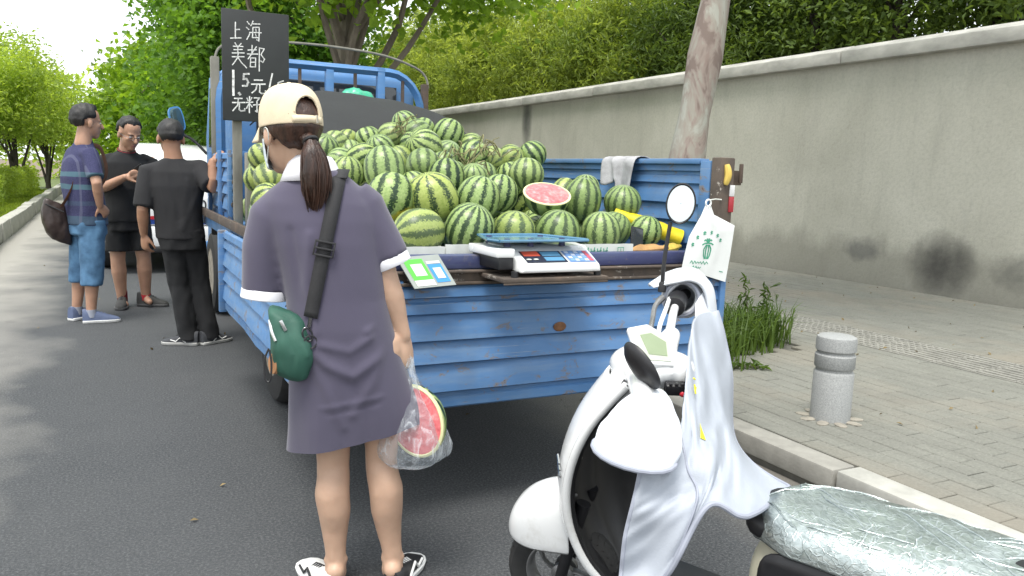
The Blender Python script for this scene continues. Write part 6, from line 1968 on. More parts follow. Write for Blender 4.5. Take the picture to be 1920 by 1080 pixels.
# his shoulder bag
sb = thing('shoulder_bag', 'dark brown leather bag on a strap behind the man in the checked shirt', 'bag', (-.37, 7.56, .70))
M_LEATH = pm('brown_leather', (.032, .020, .017), .45, var=.3, scale=12, bump=.3, bscale=60)
bx = []
for q in range(9):
    t = q/8; z = 1.000 - .335*t; hw = .085 + .035*math.sin(t*2.6); hd_ = .035 + .035*math.sin(t*2.9)
    if q == 8: hw *= .8; hd_ *= .6
    bx.append(circle(Vector((-.345 - .02*math.sin(t*3) + .035*t, 7.50, z + 0)), Vector((.80, .25, -.35)), Vector((-.25, .97, 0)), hw, hd_, 24, .6))
bb = link('pouch', remesh(MB().loft(bx), .009, 4, disp=folds(.008, (14, 14, 8), 3)), M_LEATH, sb)
MB().tube([(-.41, 7.44, .985), (-.35, 7.435, .955), (-.28, 7.44, .92)], .006, 6).obj('zip', M_BLACK, bb)
pts = catmull([(-.295, 7.44, .965), (-.212, 7.375, 1.12), (-.165, 7.395, 1.30), (-.115, 7.46, 1.43), (-.05, 7.54, 1.465), (.01, 7.62, 1.42), (.03, 7.68, 1.2), (-.13, 7.70, 1.0), (-.31, 7.58, .96)], 6)
MB().tube(pts, .019, 6, flat=.25, side=(.6, .8, 0)).obj('strap', pm('tan_strap', (.17, .075, .035), .6), sb)

# --- man in black polo and shorts, facing us, typing on a phone
f = Vector((.22, 8.15, 0)); P = lambda x, y, z: f + Vector((x, y, z))
m2 = thing('person', 'man with glasses in black polo and shorts looking down at a phone in his hands', 'person', f)
fw = Vector((.25, -.97, 0)).normalized(); sd_ = Vector((fw.y, -fw.x, 0))
hC = P(.018, -.05, 1.590); hA = axes(Vector((.42, -.86, -.36)))
mb = MB(); head_shapes(mb, hC, hA, 1.20); neck_shape(mb, P(-.012, .02, 1.41), hC, hA, r=.064)
shR, shL = P(-.205, .0, 1.335), P(.185, .05, 1.345)
torso(mb, [(P(-.02, 0, .84), sd_, .16, .12), (P(-.02, 0, 1.0), sd_, .165, .13), (P(-.02, 0, 1.2), sd_, .175, .13), (P(-.015, .01, 1.34), sd_, .19, .10), (P(-.012, .01, 1.42), sd_, .075, .065)])
elR, wrR2 = P(-.235, -.07, 1.085), P(-.035, -.255, 1.205)
elL, wrL2 = P(.205, -.06, 1.10), P(.115, -.265, 1.215)
arm(mb, shR, elR, wrR2, (.055, .050, .046, .046, .038, .030)); arm(mb, shL, elL, wrL2, (.055, .050, .046, .046, .038, .030))
hand_shapes(mb, wrR2, Vector((.85, -.20, .30)), Vector((-.10, -.75, .65)), (38, 45, 28), 5, 1.05, 40, right=True); hand_shapes(mb, wrL2, Vector((-.75, -.20, .22)), Vector((.3, -.85, -.3)), (45, 50, 30), 5, 1.05, 45, right=False)
hips = [(P(-.105, 0, .86), P(-.112, -.02, .44), P(-.088, .02, .085)), (P(.062, 0, .86), P(.105, -.02, .45), P(.115, .03, .10))]
for a, b, c in hips:
    leg(mb, a, b, c, (.09, .078, .062, .066, .052, .042)); mb.tube([c - Vector((0, 0, .03)), c - Vector((0, 0, .045)) + fw*.10], [.036, .028], 10, round_ends=True)
link('body', remesh(mb, .0075, 4), M_SKIN, m2)
face_bits(m2, hC, hA, 1.20, True)
link('hair', hair_shell(hC, hA, 1.20, .062, -.03, .011, .022, 8, .008), M_HAIR, m2)
gl = MB()
for sx in (-1, 1):
    Mg = Matrix.Translation(hC + hA @ (Vector((sx*.031, .094, -.004))*1.20)) @ hA.to_4x4() @ Matrix.Rotation(R(90), 4, 'X') @ Matrix.Scale(.78, 4, (0, 1, 0))
    gl.torus(Mg, .026, .0022, 20, 6)
    gl.tube([hC + hA @ (Vector((sx*.056, .092, 0))*1.20), hC + hA @ (Vector((sx*.080, .05, .004))*1.20), hC + hA @ (Vector((sx*.082, -.01, .006))*1.20)], .0022, 6)
gl.tube([hC + hA @ (Vector((-.008, .098, .002))*1.20), hC + hA @ (Vector((.008, .098, .002))*1.20)], .0022, 6)
gl.obj('glasses', pm('dark_metal', (.12, .12, .13), .3), m2)
M_BLK = pm('black_cotton', (.012, .0125, .014), .92, var=.25, scale=8, bump=.25, bscale=300)
M_BLK2 = pm('faded_black_cotton', (.017, .017, .019), .92, var=.25, scale=8, bump=.25, bscale=300)
mb = MB()
torso(mb, [(P(-.02, 0, .80), sd_, .192, .158), (P(-.02, 0, .95), sd_, .195, .165), (P(-.02, -.01, 1.1), sd_, .198, .165), (P(-.02, 0, 1.22), sd_, .205, .152), (P(-.015, 0, 1.33), sd_, .205, .118), (P(-.013, .01, 1.395), sd_, .14, .09), (P(-.012, .01, 1.425), sd_, .085, .075)])
mb.tube([P(-.13, 0, 1.34), shR, shR.lerp(elR, .5), shR.lerp(elR, .85)], [.075, .076, .074, .072], 18); mb.tube([P(.11, .03, 1.35), shL, shL.lerp(elL, .85)], [.075, .076, .072], 18)
s2 = link('polo_shirt', remesh(mb, .0095, 4, disp=folds(.012, (7, 7, 4), 14)), M_BLK, m2)
nk = [circle(P(-.010, .0, z), sd_, (fw + Vector((0, 0, -.35))).normalized(), r, r*1.02, 24) for z, r in ((1.405, .083), (1.432, .080), (1.452, .072), (1.448, .067))]
link('collar', with_mods(MB().loft(nk, cap=False).mesh(angle=180), [('SOLIDIFY', dict(thickness=.004))]), M_BLK, s2)
MB().torus(Matrix.Translation(P(-.010, 0, 1.446)) @ (fw + Vector((0, 0, 2.6))).to_track_quat('Z', 'Y').to_matrix().to_4x4(), .078, .0022, 24, 5).obj('red_piping', pm('red_thread', (.4, .03, .04), .8), s2)
mb = MB()
torso(mb, [(P(-.02, 0, .72), sd_, .178, .145), (P(-.02, 0, .82), sd_, .180, .148), (P(-.02, 0, .88), sd_, .175, .14)])
for a, b, c in hips: mb.tube([a, a.lerp(b, .5), a.lerp(b, .80)], [.108, .104, .100], 20)
link('shorts', remesh(mb, .0095, 4, disp=folds(.011, (9, 9, 6), 18)), M_BLK, m2)
M_SOCKR = pm('red_sock', (.40, .02, .03), .9, var=.2); M_SOCKD = pm('dark_red_sock', (.14, .012, .02), .9, var=.2)
M_SHOEG = pm('shoe_charcoal', (.05, .05, .048), .8, var=.3, scale=20, bump=.3, bscale=160); M_SOLEG = pm('sole_grey', (.10, .10, .10), .8)
for k, (c, dd) in enumerate(((P(-.085, .02, 0), Vector((-.12, -.98, 0))), (P(.115, .03, 0), Vector((.88, -.38, 0))))):
    MB().tube([c + Vector((0, 0, .06)), c + Vector((0, 0, .155))], [.046, .043], 16).obj('sock', (M_SOCKD, M_SOCKR)[k], m2)
    shoe(m2, c - dd.normalized()*.075, dd, .28, .102, M_SHOEG, M_SOLEG, lace=M_BLACK, tall=.130)
mp = thing('mobile_phone', 'small black phone in the hands of the man with glasses', 'phone', P(.075, -.30, 1.25))
MB().box(-.038, .038, -.004, .004, -.070, .070, Matrix.Translation(P(.072, -.295, 1.268)) @ Matrix.Rotation(R(50), 4, 'Y') @ Matrix.Rotation(R(40), 4, 'X')).obj('case', M_BLACK, mp, bevel=.004)

# --- man in black T-shirt and trousers, from behind, holding the side board
f = Vector((.605, 6.333, 0)); P = lambda x, y, z: f + Vector((x, y, z))
m3 = thing('person', 'man in black T-shirt and long black trousers gripping the truck side', 'person', f)
fw = Vector((.18, .98, 0)).normalized(); sd_ = Vector((fw.y, -fw.x, 0))
hC = P(-.150, .035, 1.520); hA = axes(Vector((.02, .98, -.12)))
mb = MB(); head_shapes(mb, hC, hA, 1.14); neck_shape(mb, P(-.135, .01, 1.36), hC, hA, r=.060)
shL, shR = P(-.305, .03, 1.275), P(.035, -.02, 1.300)
torso(mb, [(P(-.095, 0, .84), sd_, .14, .11), (P(-.11, 0, 1.0), sd_, .14, .105), (P(-.122, 0, 1.18), sd_, .165, .115), (P(-.13, 0, 1.29), sd_, .175, .09), (P(-.135, .01, 1.37), sd_, .07, .06)])
elL, wrL3 = P(-.352, -.02, 1.005), P(-.345, .05, .825)
arm(mb, shL, elL, wrL3); hand_shapes(mb, wrL3, Vector((.05, .10, -1)), Vector((-.80, -.55, 0)), (22, 28, 24), 5, 1.02, 38, right=False)
elR, wrR3 = P(.112, -.20, 1.175), P(.108, -.17, 1.365)
arm(mb, shR, elR, wrR3); hand_shapes(mb, wrR3, Vector((.45, .25, .45)), Vector((-.55, -.45, .7)), (45, 55, 30), 5, 1.02, 40, right=True)
hips = [(P(-.165, 0, .84), P(-.112, .02, .45), P(-.068, -.02, .075)), (P(-.035, 0, .84), P(.030, .02, .45), P(.083, -.02, .075))]
for a, b, c in hips:
    leg(mb, a, b, c); mb.tube([c - Vector((0, 0, .03)), c - Vector((0, 0, .045)) + fw*.10], [.036, .028], 10, round_ends=True)
link('body', remesh(mb, .0075, 4), M_SKIND, m3)
face_bits(m3, hC, hA, 1.14)
link('hair', hair_shell(hC, hA, 1.14, .07, -.052, .006, .006, 12, .005), M_HAIR, m3)
mb = MB()
torso(mb, [(P(-.100, 0, .80), sd_, .170, .140), (P(-.110, 0, .92), sd_, .166, .138), (P(-.116, 0, 1.06), sd_, .168, .138), (P(-.122, 0, 1.18), sd_, .190, .132), (P(-.128, 0, 1.28), sd_, .190, .108), (P(-.134, .005, 1.335), sd_, .135, .085), (P(-.136, .008, 1.375), sd_, .075, .068)])
mb.tube([P(-.22, .02, 1.29), shL, shL.lerp(elL, .5), shL.lerp(elL, .92)], [.070, .072, .068, .066], 18); mb.tube([P(-.04, 0, 1.30), shR, shR.lerp(elR, .5), shR.lerp(elR, .85)], [.070, .074, .070, .068], 18)
bkl = lambda x, z: P(x, -.13, z)
link('t_shirt', remesh(mb, .009, 4, disp=folds(.010, (8, 8, 3), 23, [([bkl(-.17, 1.25), bkl(-.13, 1.05), bkl(-.12, .95)], .022, -.006), ([bkl(-.06, 1.22), bkl(-.08, 1.0)], .022, .005), ([bkl(.04, 1.18), bkl(-.05, 1.0), bkl(-.10, .88)], .022, .006)])), M_BLK2, m3)
mb = MB()
torso(mb, [(P(-.088, 0, .72), sd_, .162, .135), (P(-.098, 0, .82), sd_, .162, .135), (P(-.10, 0, .87), sd_, .157, .13)])
for a, b, c in hips: mb.tube([a, a.lerp(b, .5), b, b.lerp(c, .5), c, c - Vector((0, 0, .035))], [.098, .090, .078, .072, .066, .070], 20)
link('trousers', remesh(mb, .009, 4, disp=folds(.014, (9, 9, 5), 28)), M_BLK, m3)
M_SHOED = pm('shoe_dark', (.045, .048, .055), .8, var=.3, scale=24, bump=.3, bscale=160); M_SOLEP = pm('sole_pale', (.42, .42, .40), .7)
for c, dd in ((P(-.068, -.02, 0), Vector((-.62, .30, 0))), (P(.083, -.02, 0), Vector((.72, .45, 0)))):
    shoe(m3, c - dd.normalized()*.08, dd, .275, .100, M_SHOED, M_SOLEP, lace=M_BLACK, tall=.105, mark=M_SHOEW)
# ================================================================== white patrol car behind the men
car = thing('parked_car', 'white car with red and blue bands across its tail parked behind the men', 'car', (.86, 12.4, 0))
M_CARW = pm('car_white', (.74, .75, .76), .22, var=.03, coat=.6)
cw = .86; cxm = .86
def sec(y, zb, zs, zr, ws, wr):
    """body section: sill height, shoulder height, roof height, half widths at shoulder and roof"""
    pts = [(-ws*.94, zb), (-ws, zb+.18), (-ws, zs-.06), (-ws*.985, zs), (-wr, zr-.06), (-wr*.86, zr), (0, zr+.018), (wr*.86, zr), (wr, zr-.06), (ws*.985, zs), (ws, zs-.06), (ws, zb+.18), (ws*.94, zb)]
    return [Vector((cxm+x, y, z)) for x, z in pts]
secs = [sec(10.62, .34, .86, .95, .70, .66), sec(10.66, .26, .92, 1.02, .80, .74), sec(10.80, .24, .95, 1.12, .86, .72), sec(11.10, .24, .96, 1.44, .89, .64), sec(11.45, .24, .96, 1.55, .90, .63), sec(12.2, .24, .96, 1.59, .90, .64), sec(12.9, .24, .95, 1.55, .90, .63), sec(13.7, .24, .93, 1.02, .89, .70), sec(14.5, .26, .86, .92, .85, .68), sec(14.75, .34, .72, .78, .74, .60)]
body = MB().loft(secs).obj('body', M_CARW, car, angle=40)
# rear screen, tail lamps, plate, bumper, side windows
a, b = Vector((cxm, 10.83, 1.085)), Vector((cxm, 11.10, 1.425))
dv = (b-a).normalized(); nv = Vector((0, -dv.z, dv.y))
Mr = Matrix(((1, 0, nv.x, cxm), (0, dv.y, nv.y, a.y), (0, dv.z, nv.z, a.z), (0, 0, 0, 1)))
MB().prism([(-.60, .02), (.60, .02), (.53, .40), (-.53, .40)], .012, Mr @ Matrix.Translation((0, 0, .006))).obj('rear_window', pm('grey_glass', (.20, .23, .25), .08, var=.1, spec=.8), car, bevel=.006)
for sx in (-1, 1):
    MB().box(cxm+sx*.70-.12, cxm+sx*.70+.12, 10.60, 10.72, .72, .90).obj('tail_lamp', M_LENSR, car, bevel=.02)
    for y0, y1, z0, z1 in ((11.35, 12.15, 1.0, 1.42), (12.25, 13.0, 1.0, 1.42)):
        x = cxm + sx*.775
        MB().prism([(y0+.05, z0), (y1-.03, z0), (y1-.06, z1), (y0+.18, z1)], .02, Matrix(((0, 0, sx*1.0, x), (1, 0, 0, 0), (0, 1, 0, 0), (0, 0, 0, 1))) @ Matrix.Rotation(0, 4, 'X')).obj('side_window', M_GLASS, car)
bmp = MB().box(cxm-.80, cxm+.80, 10.55, 10.70, .30, .58).obj('rear_bumper', M_CARW, car, bevel=.05)
MB().box(cxm-.72, cxm+.72, 10.535, 10.60, .255, .335).obj('bumper_trim', M_BLACK, car, bevel=.02)
pl = MB().box(cxm-.22, cxm+.22, 10.595, 10.612, .70, .84).obj('plate', pm('plate_blue', (.03, .08, .35), .4), car, bevel=.004)
MB().box(cxm-.88, cxm+.88, 10.575, 10.578, .60, .675).obj('blue_band', pm('livery_blue', (.02, .05, .22), .3), car)
MB().box(cxm-.52, cxm+.46, 10.572, 10.5745, .66, .70).obj('red_band', pm('livery_red', (.40, .02, .03), .3), car)
# boot lid number
boot = MB().box(cxm-.56, cxm+.56, 10.585, 10.64, .585, .93).obj('boot_lid', M_CARW, car, bevel=.015)
fc = bpy.data.curves.new('number', 'FONT'); fc.body = '03'; fc.size = .165; fc.extrude = .002; fc.align_x = 'CENTER'
tmp = bpy.data.objects.new('tmp', fc); COL.objects.link(tmp)
dg = bpy.context.evaluated_depsgraph_get(); nme = bpy.data.meshes.new_from_object(tmp.evaluated_get(dg)); bpy.data.objects.remove(tmp)
nme.materials.clear()
nme.transform(Matrix.Translation((1.150, 10.580, .785)) @ Matrix.Rotation(R(90), 4, 'X'))
link('number', nme, M_BLACK, boot)
for y in (11.35, 13.85):
    for sx in (-1, 1):
        t = MB().lathe([(.19, -.1), (.29, -.105), (.315, -.08), (.32, 0), (.315, .08), (.29, .105), (.19, .1)], 36, Matrix.Translation((cxm+sx*.79, y, .32)) @ Matrix.Rotation(R(90), 4, 'Y')).obj('wheel', M_RUBBER, car)
        MB().lathe([(.20, sx*.085), (.19, sx*.06), (.08, sx*.07), (.001, sx*.075)], 24, Matrix.Translation((cxm+sx*.79, y, .32)) @ Matrix.Rotation(R(90), 4, 'Y')).obj('rim', M_CHROME, t)
# ================================================================== white electric scooter in the foreground
SL = (1.32, 2.013, 0.0)
scoot = thing('electric_scooter', 'white electric scooter with a black inner leg shield parked in the right foreground', 'scooter', SL)
S_ = Matrix.Translation(SL) @ Matrix.Rotation(1.94, 4, 'Z') @ Matrix.Rotation(-.18, 4, 'X') @ Matrix.Scale(.888, 4)
STEER = Matrix.Translation((-.25, 0, 0)) @ Matrix.Rotation(.379, 4, 'Z') @ Matrix.Translation((.25, 0, 0))
SS = S_ @ STEER
V = Vector
M_SW = pm('scooter_white', (.70, .71, .71), .24, var=.02, coat=.7)
def scuffed_white():
    m = M_SW; nt = m.node_tree; b = nt.nodes['Principled BSDF']
    src = b.inputs['Base Color'].links[0].from_socket
    v = coords(nt, 1.0)
    d = ramp(nt, noisef(nt, v, 9, 6, .7), [(.56, 0), (.74, .35)])
    sc = mth(nt, 'MULTIPLY', ramp(nt, noisef(nt, coords(nt, (40, 3, 3)), 3, 3, .6), [(.66, 0), (.70, .4)]), ramp(nt, noisef(nt, v, 6, 2), [(.5, 0), (.6, 1)]))
    c = mixc(nt, d, src, (.40, .38, .33)); c = mixc(nt, sc, c, (.30, .30, .30))
    nt.links.new(c, b.inputs['Base Color'])
scuffed_white()
M_SBK = pm('scooter_black', (.012, .012, .014), .42, var=.2, scale=20)
M_CREAM = pm('scooter_cream', (.58, .55, .42), .4, var=.05)
M_ALLOY = pm('alloy_grey', (.22, .22, .22), .45, metal=.6, var=.3, scale=20)
M_SILV = pm('silver_cloth', (.36, .39, .44), .62, metal=.0, var=.10, scale=4, bump=.22, bscale=260)
M_QUILT = pm('white_quilt', (.62, .65, .69), .5, var=.04, scale=6, bump=.12, bscale=200)
M_PIPE = pm('grey_piping', (.30, .32, .38), .7, var=.1)
ctr = SS @ V((0, 0, .2))
Wm = SS @ Matrix.Translation((0, 0, .2)) @ Matrix.Rotation(R(90), 4, 'X')       # wheel axis = local y
tyre = MB().lathe([(.128, -.034), (.150, -.043), (.178, -.042), (.194, -.028), (.200, 0), (.194, .028), (.178, .042), (.150, .043), (.128, .034)], 56, Wm, cap=False).obj('front_wheel', M_RUBBER, scoot)
tr_ = MB()
for k in range(44):
    a = 2*math.pi*k/44
    for s in (-1, 1):
        tr_.tube([Wm @ V((.199*math.cos(a), .199*math.sin(a), s*.004)), Wm @ V((.190*math.cos(a+.06), .190*math.sin(a+.06), s*.033))], .0028, 4)
tag(tr_.obj('tread_block', M_RUBBER, tyre, smooth=False), kind='stuff')
rim = MB().lathe([(.131, -.033), (.124, -.036), (.116, -.028), (.112, 0), (.116, .028), (.124, .036), (.131, .033)], 48, Wm, cap=False).obj('rim', M_ALLOY, tyre)
for k in range(5):
    a0 = 2*math.pi*k/5 + .3
    pts = [Wm @ V((r*math.cos(a0 + (r-.03)*6.5), r*math.sin(a0 + (r-.03)*6.5), z)) for r, z in ((.030, -.012), (.055, -.016), (.080, -.018), (.100, -.016), (.117, -.010))]
    MB().tube(pts, [.017, .013, .012, .014, .020], 10, flat=.5).obj('spoke', M_ALLOY, tyre)
MB().lathe([(.040, -.012), (.040, -.030), (.030, -.040), (.016, -.042), (.014, -.058), (.002, -.060)], 24, Wm).obj('hub', M_ALLOY, tyre)
MB().lathe([(.040, .012), (.040, .030), (.030, .040), (.002, .044)], 24, Wm).obj('hub', M_ALLOY, tyre)
# front fork legs
fk = MB()
for s in (-1, 1): fk.tube([SS @ V((0, s*.062, .2)), SS @ V((-.045, s*.066, .34)), SS @ V((-.10, s*.05, .50))], [.017, .019, .022], 12)
fk.obj('fork', M_SBK, scoot)
# front fender: a deep rounded hood
rings = []
for i in range(25):
    x = -.055 + .235*i/24
    tz = .318 + .228*math.sqrt(max(0, 1-((x+.045)/(.229 if x > -.045 else .30))**2))**.85
    w_ = .098*math.sqrt(max(0, 1-((x+.045)/.2285)**4)) if x > -.045 else .098
    zb = .328 + .03*max(0, (x-.06)/.14)**2
    ring = []
    for k in range(23):
        ph = R(-90 + 180*k/22)
        ring.append(SS @ V((x, w_*math.copysign(abs(math.sin(ph))**.8, math.sin(ph)), zb + max(0.0, tz-zb)*math.cos(ph)**.62 if abs(ph) < 1.5707 else zb)))
    rings.append(ring)
me = with_mods(MB().grid(rings).mesh(angle=180), [('SOLIDIFY', dict(thickness=.006, offset=0)), ('SUBSURF', dict(levels=1, render_levels=1))])
link('front_fender', me, M_SW, scoot)

# leg shield: white bulging face outside, black panel inside
ZS = [.20, .26, .34, .44, .54, .64, .74, .83, .90, .96]
HWD = [.120, .148, .180, .200, .208, .204, .190, .168, .140, .115]
XC = [-.150, -.108, -.062, -.030, -.020, -.030, -.060, -.105, -.155, -.205]
def shield(y_t, i, inner):
    z, hw, xc = ZS[i], HWD[i], XC[i]
    y = hw*y_t
    sweep = .105*abs(y_t)**2.4
    if inner:
        return V((xc - .105*abs(y_t)**2.4 - .034 - .035*(1-abs(y_t)), y*.93, z))
    return V((xc - sweep - (.02 if abs(y_t) > .99 else 0), y, z))
US = [-1 + 2*k/24 for k in range(25)]
outer = [[S_ @ shield(t, i, False) for t in US] for i in range(len(ZS))]
me = with_mods(MB().grid(outer).mesh(angle=180), [('SUBSURF', dict(levels=2, render_levels=2)), ('SOLIDIFY', dict(thickness=.012, offset=0))])
fs = link('front_shell', me, M_SW, scoot)
inner = [[S_ @ shield(t, i, True) for t in US] for i in range(len(ZS))]
edgeL = [[outer[i][0], S_ @ (shield(-1, i, False) + V((-.012, .004, 0))), inner[i][0]] for i in range(len(ZS))]
me = with_mods(MB().grid(inner).grid([[a, b] for a, b in ((o[0], n[0]) for o, n in zip(outer, inner))]).grid([[a, b] for a, b in ((o[-1], n[-1]) for o, n in zip(outer, inner))]).mesh(angle=60), [('SOLIDIFY', dict(thickness=.008, offset=0))])
ip = link('inner_panel', me, M_SBK, scoot)
# white rim of the shell seen from behind
for sgn in (0, -1):
    MB().tube(catmull([o[sgn] for o in outer], 4), .0125, 10).obj('edge_trim', M_SW, fs)
for i, z in enumerate((.36, .56, .70)):
    MB().ell(S_ @ V((-.172 + .03*i*(i < 2), .155, z)), (.006, .006, .006), n=10, m=6).obj('screw', M_ALLOY, ip)
for t_ in (-.62, .62):
    MB().tube(catmull([S_ @ (shield(t_, i, False) + V((.0015, 0, 0))) for i in range(1, 9)], 4), .0016, 5).obj('panel_seam', M_SBK, fs)
MB().tube([S_ @ (shield(q, 8, False) + V((.002, 0, 0))) for q in [-.9+.1*k for k in range(19)]], .0016, 5).obj('panel_seam', M_SBK, fs)
# badge on the shell
em = MB()
for k in range(3): em.tube([S_ @ (shield(.80, 5, False) + V((.004, .0, .05-.022*k))), S_ @ (shield(.97, 5, False) + V((.004, .004, .045-.022*k)))], .0035, 6)
em.obj('badge', M_CHROME, fs)

# head: cowl with the dash panel
CR, CF = V((.889, -.457, 0)), V((.457, .889, 0))
dTL, dTR, dR_, dBR, dBL = V((1.258, 1.742, .920)), V((1.318, 1.748, .930)), V((1.352, 1.700, .897)), V((1.300, 1.628, .856)), V((1.222, 1.640, .868))
mb = MB()
cn = V((1.290, 1.690, .872))
mb.ell(cn + V((0, .015, -.020)), (.090, .105, .058), Matrix.Rotation(.3, 3, 'Z'), 20, 12)
mb.ell(cn + V((.055, -.035, -.030)), (.060, .06, .055)); mb.ell(cn + V((-.02, .045, -.035)), (.055, .06, .05)); mb.ell(V((1.245, 1.715, .80)), (.06, .05, .07))
mb.tube([cn + V((.02, .0, -.02)), V((1.385, 1.725, .925))], [.050, .026], 14, round_ends=True)
mb.tube([cn + V((-.02, .0, -.03)), V((1.165, 1.545, .815))], [.050, .028], 14, round_ends=True)
cow = link('headset_cowl', remesh(mb, .006, 8), M_SW, scoot)
# dash: pentagon plate with screen
u1 = (dR_-dBL).normalized(); nrm = (dR_-dBL).cross(dTL-dBL).normalized(); v1 = nrm.cross(u1)
O = (dTL+dTR+dR_+dBR+dBL)/5 + nrm*.024 + V((-.004, -.012, -.012))
poly = [(1.22*(p-O).dot(u1), 1.22*(p-O).dot(v1)) for p in (dBL, dBR, dR_, dTR, dTL)]
Md = Matrix(((u1.x, v1.x, nrm.x, O.x), (u1.y, v1.y, nrm.y, O.y), (u1.z, v1.z, nrm.z, O.z), (0, 0, 0, 1)))
dash = MB().prism([(x*1.02, y*1.02) for x, y in poly], .014, Md @ Matrix.Translation((0, 0, -.008))).obj('dash', M_SW, cow, bevel=.004)
MB().prism([(x*.84, y*.84) for x, y in poly], .002, Md @ Matrix.Translation((0, 0, .0065))).obj('dash_face', pm('dash_grey', (.42, .45, .38), .3, var=.05), cow)
MB().prism([(x*.52+.004, y*.58) for x, y in poly], .001, Md @ Matrix.Translation((0, 0, .0088))).obj('screen', pm('lcd_green', (.24, .29, .19), .18, var=.08, spec=.6), cow)
sw_ = MB().cbox((1.300, 1.590, .818), (.055, .028, .034), Matrix.Rotation(-.47, 4, 'Z') @ Matrix.Rotation(.4, 4, 'X')).obj('switch_block', M_SBK, scoot, bevel=.007)
MB().ell((1.313, 1.575, .806), (.009, .008, .009), n=12, m=8).obj('red_button', pm('button_red', (.65, .03, .05), .35), sw_)
for k in range(3): MB().cbox((1.279+.014*k, 1.582-.006*k, .833), (.009, .007, .005), Matrix.Rotation(-.47, 4, 'Z')).obj('key', M_BLACK, sw_, bevel=.001)
# right handlebar with lever, throttle housing and grip
hb_ = MB().tube(catmull([(1.345, 1.700, .905), (1.400, 1.750, .940), (1.451, 1.805, .970), (1.505, 1.860, .990)], 5), .0125, 12).obj('handlebar', M_SW, scoot)
MB().tube([(1.475, 1.832, .982), (1.525, 1.880, .996)], .031, 18).obj('throttle', M_SBK, hb_, bevel=.004)
MB().tube([(1.520, 1.875, .994), (1.640, 1.985, .992)], .0175, 14, round_ends=True).obj('grip', M_RUBBER, hb_)
MB().tube(catmull([(1.345, 1.730, .905), (1.372, 1.762, .945), (1.420, 1.80, .985), (1.470, 1.850, 1.005)], 5), .0065, 8).obj('cable', M_SW, hb_)
MB().tube(catmull([(1.462, 1.872, 1.005), (1.420, 1.850, .985), (1.375, 1.800, .955), (1.345, 1.768, .935)], 4), [.010]*3 + [.0075]*9 + [.0045], 8).obj('brake_lever', M_ALLOY, hb_)
# left handlebar stays under its cover
MB().tube([(1.240, 1.640, .845), (1.190, 1.585, .822)], .0135, 12, round_ends=True).obj('handlebar', M_SBK, scoot)
# mirrors
def mirror(stalk, c, n, u, ra, rb, th, lab):
    st_ = MB().tube(catmull(stalk, 5), .0062, 8).obj('mirror_stalk', M_SBK, scoot)
    n, u = V(n).normalized(), V(u); u = (u - n*u.dot(n)).normalized(); s = u.cross(n)
    rr = [circle(V(c) - n*th, s, u, ra*.45, rb*.45, 28), circle(V(c) - n*th*.8, s, u, ra*.82, rb*.82, 28), circle(V(c) - n*th*.3, s, u, ra, rb, 28), circle(V(c), s, u, ra*1.02, rb*1.02, 28), circle(V(c) + n*.003, s, u, ra*.97, rb*.97, 28), circle(V(c) - n*.002, s, u, ra*.90, rb*.90, 28)]
    h = MB().loft(rr).obj('mirror_head', M_SBK, st_)
    rows_ = [[p - n*.0015*(q/.9)**2 for p in circle(V(c) + n*.001, s, u, ra*q, rb*q, 29)] for q in (.02, .3, .6, .9)]
    MB().grid([r + [r[0]] for r in rows_]).obj('mirror_glass', pm('mirror_silver', (.60, .64, .64), .03, metal=1.0, var=.02), st_)
    return st_
mirror([(1.478, 1.898, 1.035), (1.480, 1.899, 1.09), (1.488, 1.903, 1.15), (1.500, 1.905, 1.225)], (1.518, 1.885, 1.281), (-.62, -.78, .10), (.10, 0, 1), .043, .060, .018, 'r')
MB().lathe([(.012, 0), (.012, .022), (.008, .03)], 12, Matrix.Translation((1.478, 1.898, 1.018))).obj('stalk_clamp', M_SBK, hb_)
mirror([(1.205, 1.590, .835), (1.200, 1.588, .858), (1.190, 1.582, .880)], (1.181, 1.574, .892), (.90, .02, .42), (-.10, .55, .80), .046, .068, .020, 'l')
MB().cbox((1.205, 1.592, .832), (.045, .035, .028), Matrix.Rotation(.6, 4, 'Z')).obj('stalk_clamp', M_SBK, scoot, bevel=.006)
# floor board, frame, battery case, rear body, seat, rear wheel
MB().loft([[S_ @ V((x, y*q, z)) for y, z in ((-.13, .20), (.13, .20), (.13, .24), (-.13, .24))] for x, q in ((-.17, .9), (-.30, 1.0), (-.70, 1.05), (-.80, .9))]).obj('footboard', M_SBK, scoot, bevel=.006)
mb = MB()
secs_ = [(-.68, .115, .22, .55), (-.74, .135, .21, .605), (-.95, .150, .24, .630), (-1.2, .150, .28, .630), (-1.42, .125, .36, .620), (-1.60, .085, .48, .610)]
mb.loft([[S_ @ V((x, y*hw, z0 + (z1-z0)*t)) for y, t in ((-.75, 0), (.75, 0), (1, .25), (1.04, .6), (.92, 1), (-.92, 1), (-1.04, .6), (-1, .25))] for x, hw, z0, z1 in secs_])
rb_ = link('rear_body', with_mods(mb.mesh(angle=180), [('SUBSURF', dict(levels=2, render_levels=2))]), M_CREAM, scoot)
mb = MB()
mb.loft([circle(S_ @ V((x, 0, z)), (S_.to_3x3() @ V((0, 1, 0))).normalized(), (S_.to_3x3() @ V((0, 0, 1))).normalized(), hw, hh, 28, .7) for x, z, hw, hh in ((-.665, .614, .045, .020), (-.69, .619, .095, .036), (-.78, .624, .118, .045), (-1.0, .619, .128, .045), (-1.22, .624, .138, .050), (-1.45, .639, .120, .048), (-1.58, .644, .07, .035))])
link('seat', with_mods(mb.mesh(angle=180), [('SUBSURF', dict(levels=1, render_levels=1))]), M_SBK, scoot)
